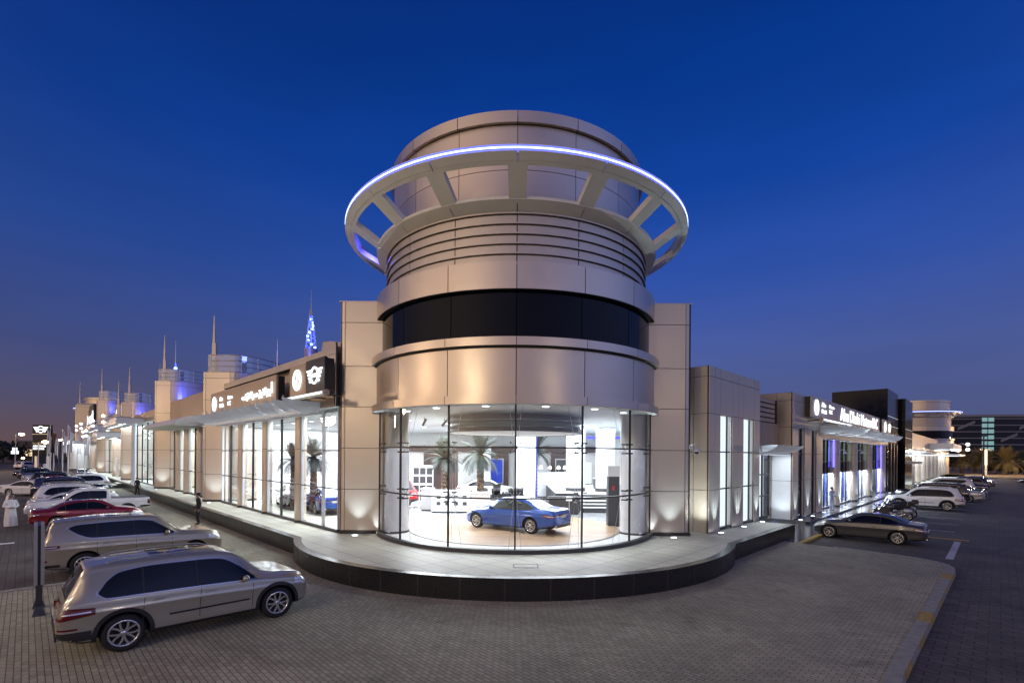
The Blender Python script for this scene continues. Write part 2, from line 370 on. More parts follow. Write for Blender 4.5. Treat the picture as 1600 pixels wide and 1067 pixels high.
M['linew'] = mat('worn_white_paint', (.42, .42, .46), .7, 0, .35, 14)
M['liney'] = mat('worn_yellow_line', (.38, .23, .04), .7, 0, .35, 14)
M['sand'] = mat('sand', (.26, .19, .11), .9, 0, .35, .15, bump=.2)

g = MB(); g.box(-700, 700, -300, 900, -.6, RZ, M['road']); struct(g.build('road'))

def rnd(pts, r=1.2, n=6):
    """round every corner of a plan polygon"""
    out = []; k = len(pts)
    for i in range(k):
        a, b, c = Vector(pts[i - 1][:2]), Vector(pts[i][:2]), Vector(pts[(i + 1) % k][:2])
        rr = pts[i][2] if len(pts[i]) > 2 else r
        d1 = (a - b); d2 = (c - b); l = min(rr, d1.length * .49, d2.length * .49)
        if rr <= 0 or d1.angle(d2) > 3.05: out.append((b.x, b.y)); continue
        p, q = b + d1.normalized() * l, b + d2.normalized() * l
        for j in range(n + 1):
            u = j / n; w = p * (1 - u) ** 2 + b * 2 * u * (1 - u) + q * u ** 2; out.append((w.x, w.y))
    return out
def xy(side, s, t, r=None):
    p = P(side, s, t, 0); return (p.x, p.y) if r is None else (p.x, p.y, r)
fore = rnd([xy('r', 9.3, 7.6, 0), xy('r', 9.3, 11, 0), xy('r', 9.0, 14.72, 1.8), xy('r', -4.6, 14.55, 2.5), (5.2, -15.6, 2), (0, -17.2, 2), (-6.5, -16.2, 2), xy('l', -2.6, 16.9, 2), xy('l', 4.1, 17.4, 1.2), xy('l', 4.1, 8, 0)], 1.5)
f = MB(); f.prism(fore, -.4, 0., M['paver']); struct(f.build('forecourt_pavement'))
# kerb stones round the forecourt edge
k = MB(); edge = [Vector((*p, 0)) for p in fore]
run = []
for a, b in zip(edge, edge[1:] + edge[:1]):
    n = max(1, int((b - a).length / .25)); run += [a.lerp(b, i / n) for i in range(n)]
c = Vector((0, -6, 0)); acc = 0
for i in range(len(run)):
    a, b = run[i], run[(i + 1) % len(run)]
    tr = (a.x - a.y) * R2 if a.x > 0 else (-a.x - a.y) * R2
    if tr < 10.6: continue
    acc += (b - a).length
    d = (b - a).normalized(); nrm = Vector((d.y, -d.x, 0))
    if nrm.dot(a - c) < 0: nrm = -nrm
    sr_ = (a.x + a.y) * R2 if a.x > 0 else (-a.x + a.y) * R2
    yel = int(acc / 1.0) % 2 == 0 and not (a.x > 0 and sr_ > 8.6)
    m = M['kerby'] if yel else M['kerb']
    o = nrm * .17; ii = -nrm * .12
    top = .018
    k.hexa([a + ii + Vector((0, 0, -.3)), b + ii + Vector((0, 0, -.3)), b + o + Vector((0, 0, -.3)), a + o + Vector((0, 0, -.3)),
            a + ii + Vector((0, 0, top)), b + ii + Vector((0, 0, top)), b + o * .8 + Vector((0, 0, top)), a + o * .8 + Vector((0, 0, top))], M['kerb'] if (int(acc) % 3 or not yel) else M['kerby'])
    k.hexa([a + o * 1.0 + Vector((0, 0, -.3)), b + o * 1.0 + Vector((0, 0, -.3)), b + o * 1.06 + Vector((0, 0, -.3)), a + o * 1.06 + Vector((0, 0, -.3)),
            a + o * .82 + Vector((0, 0, top - .01)), b + o * .82 + Vector((0, 0, top - .01)), b + o * .88 + Vector((0, 0, top - .012)), a + o * .88 + Vector((0, 0, top - .012))], m)
struct(k.build('kerb'))
# paved walks along both wings
wk = MB(); wk.wbox('l', 4.12, 78, 7.5, 10.6, -.3, -.02, M['paver']); wk.wbox('l', 4.12, 78, 10.62, 10.85, -.3, -.005, M['kerb']); struct(wk.build('pavement'))
wk = MB(); wk.wbox('r', 9.32, 75, 6, 9.25, -.3, -.012, M['tile_dark']); wk.wbox('r', 9.32, 75, 9.27, 9.5, -.3, .0, M['kerby']); struct(wk.build('pavement'))
wk = MB(); wk.wbox('r', 17.0, 62, 6.2, 7.75, -.2, .09, M['tile_dark']); wk.wbox('r', 16.9, 62, 7.76, 8.0, -.2, .13, M['granite']); struct(wk.build('polished_path'))
wk = MB(); wk.wbox('r', 76, 140, 6, 10.5, -.2, .05, M['tile']); struct(wk.build('pavement'))
# painted lines, and a bright white bar on the left
ln = MB(); a, b = P('r', 16.6, 14.5, 0), P('r', 10.5, 14.6, 0)
def strip(mb, a, b, w, z, m):
    a = Vector((a.x, a.y, 0)); b = Vector((b.x, b.y, 0)); d = (b - a).normalized(); n = Vector((-d.y, d.x, 0)) * w / 2
    mb.hexa([a - n + Vector((0, 0, z - .02)), b - n + Vector((0, 0, z - .02)), b + n + Vector((0, 0, z - .02)), a + n + Vector((0, 0, z - .02)),
             a - n + Vector((0, 0, z)), b - n + Vector((0, 0, z)), b + n + Vector((0, 0, z)), a + n + Vector((0, 0, z))], m)
strip(ln, P('r', 16.4, 14.5, 0), P('r', 10.6, 14.5, 0), .24, RZ + .004, M['linew'])
for s in (20.5, 24.5, 28.5, 33, 37, 41, 45, 49, 53): strip(ln, P('r', s, 10.2, 0), P('r', s, 14.2, 0), .12, RZ + .004, M['linew'])
strip(ln, P('r', 17.1, 11.6, 0), P('r', 17.2, 14.9, 0), .40, RZ + .006, M['liney'])
strip(ln, P('l', 15.4, 16.4, 0), P('l', 15.4, 19.5, 0), .30, RZ + .006, mat('bright_white_paint', (.9, .9, .95), .3, 0, .05, 9))  # bright white bar lying flat on the road
struct(ln.build('road_markings'))
# raised terrace: black granite edge, pale tiles on top
M['joint'] = mat('pale_stone_joint', (.075, .07, .065), .8, 0, 0, 0, rvar=0)
def terr(off):
    R = 9.35 - off; tr = 8.75 - off; tl = 8.5 - off
    sr = math.sqrt(R * R - tr * tr); sl = math.sqrt(R * R - tl * tl)
    pts = [xy('r', 11.05 - off, 5.5), xy('r', 11.05 - off, tr)]
    a0 = math.degrees(math.atan2(*[(lambda q: (q[0], -q[1]))(xy('r', sr, tr))][0])); a1 = math.degrees(math.atan2(*[(lambda q: (q[0], -q[1]))(xy('l', sl, tl))][0]))
    for i in range(49): w = pol(R, a0 + (a1 - a0) * i / 48, 0); pts.append((w.x, w.y))
    pts += [xy('l', 130, tl), xy('l', 130, 5.5), (-6, 2), (6, 2)]
    return pts
t_ = MB(); t_.prism(terr(0), -.13, TZ - .004, M['granite']); t_.prism(terr(.28), .4, TZ, M['tile']); q_ = [Vector((*w, 0)) for w in terr(0)][1:-3]; acc = 0
for a, b in zip(q_[:-1], q_[1:]):
    L_ = (b - a).length; d = (b - a) / L_; n_ = Vector((d.y, -d.x, 0)); n_ = n_ if n_.dot(a - Vector((0, 8, 0))) > 0 else -n_
    x_ = 1.25 - acc
    while x_ < L_ and a.y < 40:
        c_ = a + d * x_; t_.obox(c_ + n_ * .001 + Vector((0, 0, .25)), d, n_, (0, 0, 1), .008, .004, .372, M['joint']); x_ += 1.25
    acc = (acc + L_) % 1.25
struct(t_.build('raised_terrace'))
st = MB()
for i in range(4): st.wbox('l', 52.4 + .1 * i, 56.5 - .1 * i, 8.45, 8.6 + .36 * (3 - i) + .3, -.1, .02 + .15 * (i), M['granite']); st.wbox('l', 52.45 + .1 * i, 56.45 - .1 * i, 8.46, 8.86 + .36 * (3 - i), .02 + .15 * i, .035 + .15 * i, M['tile'])
struct(st.build('terrace_steps'))
cv = MB(); cx, cy = .32, -7.85
for (x0, x1, y0, y1) in ((-.38, .38, -.25, -.22), (-.38, .38, .22, .25), (-.38, -.35, -.22, .22), (.35, .38, -.22, .22)): cv.box(cx + x0, cx + x1, cy + y0, cy + y1, TZ - .02, TZ + .008, M['darksteel'])
cv.box(cx - .345, cx + .345, cy - .215, cy + .215, TZ - .02, TZ + .005, M['tile'])
tag(cv.build('access_cover'), 'rectangular tiled access cover set in the terrace in front of the round glass showroom', 'access cover')
# sand and verge far right, open ground far left
sd = MB(); sd.prism([xy('r', 125, 30), xy('r', 125, -60), xy('r', 420, -200), xy('r', 420, 160), xy('r', 150, 60)], -.4, RZ + .05, M['sand']); struct(sd.build('sandy_ground'))
# ------------------------------------------------------------------ corner rotunda
rot = thing('rotunda', 'round metal clad showroom tower with glowing ring canopy and curved glass base', 'building', (0, 0, TZ))
A16 = [22.5 * i for i in range(-8, 9)]
AF = [-78, -67.5, -45, -22.5, 0, 22.5, 45, 67.5, 78]
def B(name, mb, parent=rot, **k): return mb.build(name, parent, sharp=k.pop('sharp', 35), **k)
m = MB(); m.lathe([(0, 5.8), (6.13, 5.8), (6.13, 7.9), (5.9, 7.9), (5.9, 9.62), (6.13, 9.62), (6.13, 10.45), (5.68, 10.45), (5.68, 12.4), (5.4, 12.6), (5.4, 15.75), (0, 15.75)], M['clad_seam'], 64, smooth=False); B('core_wall', m)
m = MB(); m.panels(6.22, 5.99, 7.60, AF, M['clad_round'], sub=8); B('lower_cladding_band', m)
m = MB(); m.panels(6.40, 5.70, 5.985, AF, M['clad_round'], gap=.02, th=.35, sub=8); B('lower_cornice', m)
m = MB(); m.panels(6.40, 7.66, 7.945, AF, M['clad_round'], gap=.02, th=.45, sub=8); m.lathe([(6.0, 7.605), (6.3, 7.605), (6.3, 7.65), (6.0, 7.65)], M['clad_seam'], 56, a0=-78, a1=78, closed=True, smooth=False); B('sill_cornice', m)
m = MB(); m.panels(6.0, 7.95, 9.60, [-71, -67.5, -45, -22.5, 0, 22.5, 45, 67.5, 71], M['darkglass'], gap=.03, th=.03, sub=8)
wb = B('window_band', m)
for q_ in ([-96, -71.2], [71.2, 96]): m = MB(); m.panels(6.03, 7.95, 9.60, q_, M['clad_round'], sub=5); B('window_return', m)
m = MB(); m.panels(6.22, 9.60, 10.52, A16, M['clad_round'], sub=6); m.lathe([(5.9, 9.585), (6.2, 9.585), (6.2, 9.60), (5.9, 9.60)], M['clad_seam'], 64, closed=True, smooth=False); B('upper_cladding_band', m)
m = MB()
m.panels(5.745, 10.46, 12.38, A16, M['louvre'], sub=6, gap=.035)
for i in range(6):
    z = 10.62 + .345 * i
    m.lathe([(5.74, z - .02), (5.825, z - .028), (5.825, z + .02), (5.74, z + .02)], M['louvre'], 64, closed=True, smooth=False)
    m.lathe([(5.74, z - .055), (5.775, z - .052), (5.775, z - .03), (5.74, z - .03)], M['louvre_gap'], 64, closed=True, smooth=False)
B('louvre_drum', m)
# ring canopy
m = MB()
for p, q in zip(A16[:-1], A16[1:]): m.lathe([(5.8, 12.36), (6.23, 12.60), (6.23, 12.70), (5.5, 12.72), (5.5, 12.40)], M['silver'], 6, a0=p + .16, a1=q - .16, closed=True, smooth=False)
B('inner_ring', m)
m = MB()
for p, q in zip(A16[:-1], A16[1:]):
    m.lathe([(7.15, 13.185), (7.27, 13.255), (7.27, 13.6), (7.15, 13.6)], M['silver'], 6, a0=p + .14, a1=q - .14, closed=True, smooth=False)
    m.lathe([(7.285, 13.262), (7.43, 13.36), (7.52, 13.415), (7.52, 13.43), (7.46, 13.435), (7.285, 13.5)], M['silver'], 6, a0=p + .14, a1=q - .14, closed=True, smooth=False)
    m.lathe([(7.15, 13.62), (7.46, 13.615), (7.52, 13.615), (7.52, 13.63), (7.44, 13.69), (7.15, 13.69)], M['silver'], 6, a0=p + .14, a1=q - .14, closed=True, smooth=False)
ring = B('canopy_ring', m)
m = MB(); m.lathe([(7.40, 13.433), (7.512, 13.433), (7.512, 13.614), (7.40, 13.614)], M['glow_violet'], 96, closed=True, smooth=True); sub(B('led_glow_band', m), ring)
m = MB(); m.lathe([(7.49, 13.502), (7.524, 13.502), (7.524, 13.55), (7.49, 13.55)], M['led'], 96, closed=True, smooth=True); sub(B('led_strip', m), ring)
for a in A16[:-1]:
    m = MB(); pr = []
    for R, z, w in ((6.10, 12.535, .28), (7.22, 13.23, .32)):
        c = pol(R, a, z); tx = Vector((math.cos(math.radians(a)), math.sin(math.radians(a)), 0))
        pr.append((c - tx * w, c + tx * w, c + tx * w + Vector((0, 0, .24)), c - tx * w + Vector((0, 0, .24))))
    m.hexa([*pr[0], *pr[1]], M['silver']); B('canopy_spoke', m)
m = MB(); m.lathe([(5.40, 12.72), (5.48, 12.72), (5.48, 12.80), (5.40, 12.80)], M['clad_seam'], 64, closed=True); m.panels(5.50, 12.80, 15.57, A16, M['clad_round'], sub=6, hz=(14.0,), gap=.022); B('upper_drum', m)
m = MB(); m.panels(5.64, 15.60, 16.0, A16, M['clad_round'], sub=6, th=.3); m.disc(5.5, 15.9, M['concrete'], n=64); B('crown_cap', m)
point('ring_blue_led', pol(6.7, -84, 12.95), 55, (.06, .06, 1), .05); point('ring_blue_led', pol(6.7, -112, 13.0), 55, (.06, .06, 1), .05)
# curved glazing
GA = [-72, -67.5, -45, -22.5, 0, 22.5, 45, 67.5, 72]
m = MB()
for zz, mm in (((.78, 2.47), 'glass'), ((2.53, 4.21), 'glass'), ((4.27, 5.70), 'glass_up')):
    for p, q in zip(GA[:-1], GA[1:]): m.lathe([(6.10, zz[0]), (6.10, zz[1])], M[mm], 8, a0=p + .12, a1=q - .12, smooth=True)
B('curved_glazing', m, recalc=False)
m = MB(); m.lathe([(6.02, TZ), (6.2, TZ), (6.2, .77), (6.15, .785), (6.02, .785)], M['darktrim'], 64, a0=-73, a1=73, closed=True); B('base_ring', m)
for a in GA[1:-1]:
    m = MB(); m.lathe([(6.06, .785), (6.125, .785), (6.125, 5.70), (6.06, 5.70)], M['black'], 1, a0=a - .24, a1=a + .24, closed=True, smooth=False); B('mullion', m)
for z in (2.50, 4.24):
    m = MB(); m.lathe([(6.03, z - .025), (6.13, z - .025), (6.13, z + .025), (6.03, z + .025)], M['darktrim'], 64, a0=-72, a1=72, closed=True); B('transom', m)
for a in GA[1:-1]:
    tx = Vector((math.cos(math.radians(a)), math.sin(math.radians(a)), 0)); nr = pol(1, a, 0)
    for z in (2.50, 4.24):
        m = MB(); c = pol(5.86, a, z)
        for i, j in ((-1, -1), (1, -1), (1, 1), (-1, 1)):
            e = c + tx * .17 * i + Vector((0, 0, .17 * j)); m.tube([c, e], [.018, .014], M['steel'], 6); m.tube([e - nr * .01, e + nr * .25], .028, M['black'], 8)
        B('spider_fitting', m)
    if abs(a) < 60:
        m = MB()
        for sg in (-1, 1):
            m.tube([pol(5.75, a, 4.24) + tx * .05 * sg, pol(5.5, a, 5.7) + tx * .22 * sg], .008, M['steel'], 5)
            m.tube([pol(5.75, a, 2.5) + tx * .05 * sg, pol(5.5, a, .66) + tx * .22 * sg], .008, M['steel'], 5)
            m.tube([pol(5.7, a, 2.5) + tx * .06 * sg, pol(5.7, a, 4.24) + tx * .06 * sg], .007, M['steel'], 5)
        B('tie_rod', m)
# flanking pylons
def slab(mb, x0, x1, y, dep, z0, z1, zj, m, r=.26, gap=.024, vx=.27):
    """flat pylon facing -Y, rounded at x1 (its outer end), open panel joints"""
    sg = 1 if x1 > x0 else -1
    zs = [z0, *zj, z1]
    xo = x1 - sg * vx
    mb.box(min(x0, x1 - sg * .05) + (.03 if sg < 0 else 0), max(x0, x1 - sg * .05) - (.0 if sg < 0 else 0), y + .045, y + dep - .03, z0 + .01, z1 - .02, M['clad_seam'])
    for a, b in zip(zs[:-1], zs[1:]):
        a += gap / 2; b -= gap / 2
        mb.box(min(x0, xo - sg * gap / 2), max(x0, xo - sg * gap / 2), y, y + .05, a, b, m)
        pl = [(xo + sg * gap / 2, y)]
        for i in range(9):
            w = PI / 2 * i / 8; pl.append((x1 - sg * r + sg * r * math.sin(w), y + r - r * math.cos(w)))
        pl += [(x1, y + dep), (x1 - sg * .05, y + dep), (x1 - sg * .05, y + r), (xo + sg * gap / 2, y + .05)]
        mb.prism(pl if sg > 0 else pl[::-1], a, b, m)
    mb.box(min(x0, x1), max(x0, x1), y + .02, y + dep, z1, z1 + .03, m)
ZJ = (2.50, 4.22, 5.96, 7.66, 9.50)
for sg in (-1, 1):
    m = MB(); slab(m, 5.55 * sg, 7.43 * sg, -2.14, 1.0, .77, 10.38, ZJ, M['clad']); py = B('pylon', m)
    m = MB(); m.box(min(5.8 * sg, 7.40 * sg), max(5.8 * sg, 7.40 * sg), -2.15, -1.3, TZ, .765, M['base']); sub(B('pylon_base', m), py)
    spot('column_uplight', (5.75 * sg, -2.35, TZ + .06), (5.25 * sg, -1.6, TZ + 3.2), 160, (.75, .88, 1), 80, .9, .05)
    m = MB(); m.lathe([(.66, TZ), (.66, .72)], M['base'], 24, (5.22 * sg, -1.5)); m.lathe([(.64, .72), (.64, 2.49)], M['white_gloss'], 32, (5.22 * sg, -1.5)); m.lathe([(.64, 2.51), (.64, 4.22)], M['white_gloss'], 32, (5.22 * sg, -1.5)); m.lathe([(.63, 4.25), (.63, 5.72)], M['clad'], 32, (5.22 * sg, -1.5)); B('interior_column', m)
m = MB(); m.disc(6.1, 5.74, M['soffit'], n=64); m.lathe([(6.05, 5.70), (6.39, 5.695)], M['soffit'], 64, a0=-78, a1=78); B('ceiling', m)
# suspended glass drum over the platform
m = MB()
for z0, z1, R, mm in ((5.42, 5.66, 3.12, 'darktrim'), (5.16, 5.42, 3.02, 'green_glass'), (4.95, 5.14, 3.12, 'darktrim')): m.lathe([(R - .06, z0), (R, z0), (R, z1), (R - .06, z1)], M[mm], 56, closed=True)
m.disc(3.02, 4.97, M['soffit'], n=56)
tag(m.build('ceiling_drum'), 'suspended round drum with dark bands hanging under the rotunda ceiling above the blue car', 'ceiling feature')
# ------------------------------------------------------------------ wings
def bld(name, label, cat='building', loc=(0, 0, 0), group=None): return thing(name, label, cat, loc, group=group)
def panel_wall(mb, side, t, ss, zs, m, skip=(), gap=.022, th=.05, back=True, flip=False):
    for i in range(len(ss) - 1):
        for j in range(len(zs) - 1):
            if (i, j) in skip: continue
            mb.wbox(side, ss[i] + gap / 2, ss[i + 1] - gap / 2, t - th, t, zs[j] + gap / 2, zs[j + 1] - gap / 2, m)
            if back: mb.wbox(side, ss[i], ss[i + 1], t - th - .03, t - th * .6, zs[j], zs[j + 1], M['clad_seam'])
def end_wall(mb, side, s, ts, zs, m, gap=.022, th=.05, sg=-1):
    """cladding on a wall across the wing; sg=-1 faces the rotunda"""
    for i in range(len(ts) - 1):
        for j in range(len(zs) - 1):
            a, b = (s, s + th) if sg < 0 else (s - th, s)
            mb.wbox(side, a, b, ts[i] + gap / 2, ts[i + 1] - gap / 2, zs[j] + gap / 2, zs[j + 1] - gap / 2, m)
            a, b = (s + th * .6, s + th + .03) if sg < 0 else (s - th - .03, s - th * .6)
            mb.wbox(side, a, b, ts[i], ts[i + 1], zs[j], zs[j + 1], M['clad_seam'])
def column(side, s, t, r, z0, z1, joints, parent, m=None):
    c = P(side, s, t, 0); mb = MB(); m = m or M['clad']
    zs = [z0 + .12, *joints, z1]
    for a, b in zip(zs[:-1], zs[1:]): mb.lathe([(r, a + .01), (r, b - .01)], m, 24, (c.x, c.y))
    mb.lathe([(r - .012, z0), (r - .012, z1)], M['clad_seam'], 24, (c.x, c.y))
    o = mb.build('column', parent); b = MB(); b.lathe([(r + .015, z0), (r + .015, z0 + .12), (r - .02, z0 + .12)], M['base'], 24, (c.x, c.y)); sub(b.build('column_base', parent), o)
def fin_awning(side, slist, t0, t1, z, parent_label, name='fin_awning', h=.48, lean=.16, group=None, rail=True, tooth=.17):
    a = thing(name, parent_label, 'awning', P(side, slist[0], t0, z), group=group)
    for s in slist:
        mb = MB(); L = t1 - t0
        out = [(t0, .0), (t0, -h), (t0 + L * .35, -h * .98), (t0 + L * .62, -h * .86), (t0 + L * .82, -h * .58), (t0 + L * .94, -h * .22), (t1, .03)]
        # scooped plate: the lower edge leans along the wing
        fr = [P(side, s + lean * (-v / h) ** 1.5 if v < 0 else s, t, z + v) for t, v in out]
        mid = [P(side, s + lean * .35 * (-v / h), t, z + v * .5) for t, v in out]
        d = P(side, .035, 0, 0) - P(side, 0, 0, 0)
        top = [P(side, s - (.16 if t == t1 else .05 if v > -.3 else 0), t, z + (tooth if t == t1 else .05 if v > -.3 else .0)) for t, v in out]
        n = len(out)
        vs = top + mid + fr; vs2 = [v + d for v in vs]
        fs = []
        for r_ in range(2):
            for i in range(n - 1):
                q = [r_ * n + i, r_ * n + i + 1, (r_ + 1) * n + i + 1, (r_ + 1) * n + i]; fs.append(q); fs.append([k + 3 * n for k in q][::-1])
        for i in range(n - 1): fs.append([2 * n + i, 2 * n + i + 1, 5 * n + i + 1, 5 * n + i])
        mb.add(vs + vs2, fs, M['white_alu']); mb.build('fin', a)
    if rail:
        mb = MB()
        for tt in (t0 + .15, t0 + (t1 - t0) * .6): mb.wbox(side, min(slist) - .1, max(slist) + .4, tt - .03, tt + .03, z - h - .07, z - h, M['white_alu'])
        mb.build('support_rail', a)
    return a
def glazing(side, t, s0, s1, zs, parent, mats, nv=2, frame=.05, fm=None):
    fm = fm or M['white_alu']; g_ = MB()
    for (a, b), mm in zip(zip(zs[:-1], zs[1:]), mats):
        q = [P(side, s0, t, a + .02), P(side, s1, t, a + .02), P(side, s1, t, b - .02), P(side, s0, t, b - .02)]
        g_.add(q, [(0, 1, 2, 3)], M[mm])
    o = g_.build('glazing', parent, recalc=False)
    f_ = MB()
    for z in zs[1:-1]: f_.wbox(side, s0, s1, t - .04, t + .05, z - .025, z + .025, M['darktrim'])
    f_.wbox(side, s0, s1, t - .05, t + .09, zs[0] - .13, zs[0], M['darktrim'])
    for i in range(nv + 1):
        s = s0 + (s1 - s0) * i / nv
        w = frame if i in (0, nv) else .018
        f_.wbox(side, max(s0, s - w), min(s1, s + w), t - .06, t + .055, zs[0], zs[-1], fm if i in (0, nv) else M['black'])
    sub(f_.build('window_frame', parent), o)

# ---------- left wing, first bay run (beside the rotunda)
lw = bld('showroom_wing', 'glazed showroom wing left of the rotunda with slim metal columns and a tan fascia')
zl = [.76, 2.47, 4.12, 5.93]
runs = [(3.95, 5.45), (5.5, 7.86), (8.54, 12.5), (13.2, 16.85), (17.55, 21.2)]
for i, (a, b) in enumerate(runs): glazing('l', 6.62, a, b, zl, lw, ('glass', 'glass', 'glass_side'), 1 if i < 2 else 2)
for s in (8.2, 12.85, 17.2): column('l', s, 6.56, .27, TZ, 5.95, (2.5, 4.2), lw)
m = MB(); m.wbox('l', 3.8, 21.6, 5.0, 6.95, 5.95, 6.0, M['soffit']); m.build('soffit', lw)
m = MB(); panel_wall(m, 'l', 6.96, [3.8, 5.3, 6.6], [5.96, 6.42], M['tan_panel']); panel_wall(m, 'l', 6.96, [6.6, 8.2, 10.4, 12.8, 15, 17.2, 19.4, 21.6], [5.96, 6.42], M['darktrim']); m.build('fascia', lw)  # dark panels put the shadow line between awning and sign into the colour
m = MB(); panel_wall(m, 'l', 6.2, [4.6, 6.9, 9, 11, 13, 15, 17, 19, 21.6], [6.40, 8.30], M['tan_panel']); panel_wall(m, 'l', 6.5, [3.9, 6.9, 9.5, 12.5, 15.5, 18.5, 21.6], [8.32, 8.68], M['clad']); m.wbox('l', 3.9, 21.6, 5.8, 6.44, 8.3, 8.66, M['clad_seam'])
m.build('parapet_wall', lw)
m = MB(); panel_wall(m, 'l', 6.9, [3.75, 4.5], [5.97, 8.2, 8.66], M['clad']); m.wbox('l', 4.2, 4.5, 6.2, 6.85, 6.0, 8.6, M['clad']); m.build('portal_frame', lw)
m = MB(); m.wbox('l', 4.2, 21.6, -9, 6.2, 8.15, 8.28, M['concrete']); m.build('roof', lw)
# curved roof screen behind the sign
m = MB(); pl = []
for i in range(13): s = 4.2 + 4.6 * i / 12; pl.append(P('l', s, 5.4, 8.7 + .95 * math.sin(PI * min(1, .5 + .5 * (1 - i / 12)))**1.2 if i < 12 else 8.7))
pl += [P('l', 8.8, 5.4, 8.2), P('l', 4.2, 5.4, 8.2)]
m.extr(pl, P('l', 0, -.3, 0), M['clad']); m.build('curved_roof_screen', lw)
fin_awning('l', [5.0 + 1.085 * i for i in range(15)], 6.98, 8.62, 6.22, 'long awning of pale scooped fins over the shopfront left of the rotunda')
# mast with blue lights
mast = thing('roof_mast', 'lattice roof mast full of blue lights on a tan drum left of the rotunda', 'mast', P('l', 15.7, 3, 8.28))
c = P('l', 15.7, 3, 0)
m = MB(); m.lathe([(.42, 8.28), (.42, 10.75), (0, 10.75)], M['clad'], 24, (c.x, c.y)); m.build('mast_base', mast)
m = MB()
for k in range(6):
    a = 2 * PI * k / 6; p0 = Vector((c.x + .40 * math.cos(a), c.y + .40 * math.sin(a), 10.5)); p1 = Vector((c.x + .06 * math.cos(a), c.y + .06 * math.sin(a), 13.3)); m.tube([p0, p0.lerp(p1, .5), p1], .022, M['steel'], 5)
for z, r in ((10.6, .39), (11.2, .31), (11.8, .23), (12.4, .15)): m.lathe([(r - .015, z), (r + .015, z), (r + .015, z + .03), (r - .015, z + .03)], M['steel'], 20, (c.x, c.y), closed=True)
lat = m.build('mast_lattice', mast)
m = MB()
M['bulb'] = emis('blue_bulb', (.02, .045, 1), 8); M['bulbw'] = emis('pale_blue_bulb', (.14, .24, 1), 11)
for i in range(30):
    z = 10.65 + 2.2 * i / 29; r = .30 * (1 - (z - 10.6) / 2.9); a = i * 2.4
    m = MB(); m.sphere((c.x + r * math.cos(a), c.y + r * math.sin(a), z), .06 if i % 3 else .085, M['bulb'] if i % 3 else M['bulbw'], 8, 6); sub(m.build('blue_bulb', mast), lat)
m = MB(); m.tube([(c.x, c.y, 12.9), (c.x, c.y, 13.6), (c.x, c.y, 14.6)], [.03, .025, .008], M['steel'], 6); m.build('antenna', mast)
point('mast_glow', (c.x, c.y - 1.0, 11.6), 70, (.12, .16, 1), .3)
def antenna(s, t, z0, z1, lbl, glow=12):
    c = P('l', s, t, 0); a = thing('antenna', lbl, 'antenna', P('l', s, t, z0), group='rooftop antennas')
    mb = MB(); mb.tube([(c.x, c.y, z0), (c.x, c.y, z0 + (z1 - z0) * .55), (c.x, c.y, z1)], [.05, .04, .012], M['chrome'], 6); mb.build('rod', a)
    mb = MB(); mb.sphere((c.x, c.y, z0 + .25), .17, M['bulbw'], 10, 8); mb.sphere((c.x, c.y, z0 + .62), .10, M['bulb'], 8, 6); mb.build('blue_lamp', a)
    point('antenna_glow', (c.x, c.y - .5, z0 + .8), glow, (.12, .16, 1), .2)
antenna(18.8, 4, 9.0, 11.75, 'thin antenna with a blue lamp above the lit Arabic sign left of the rotunda')

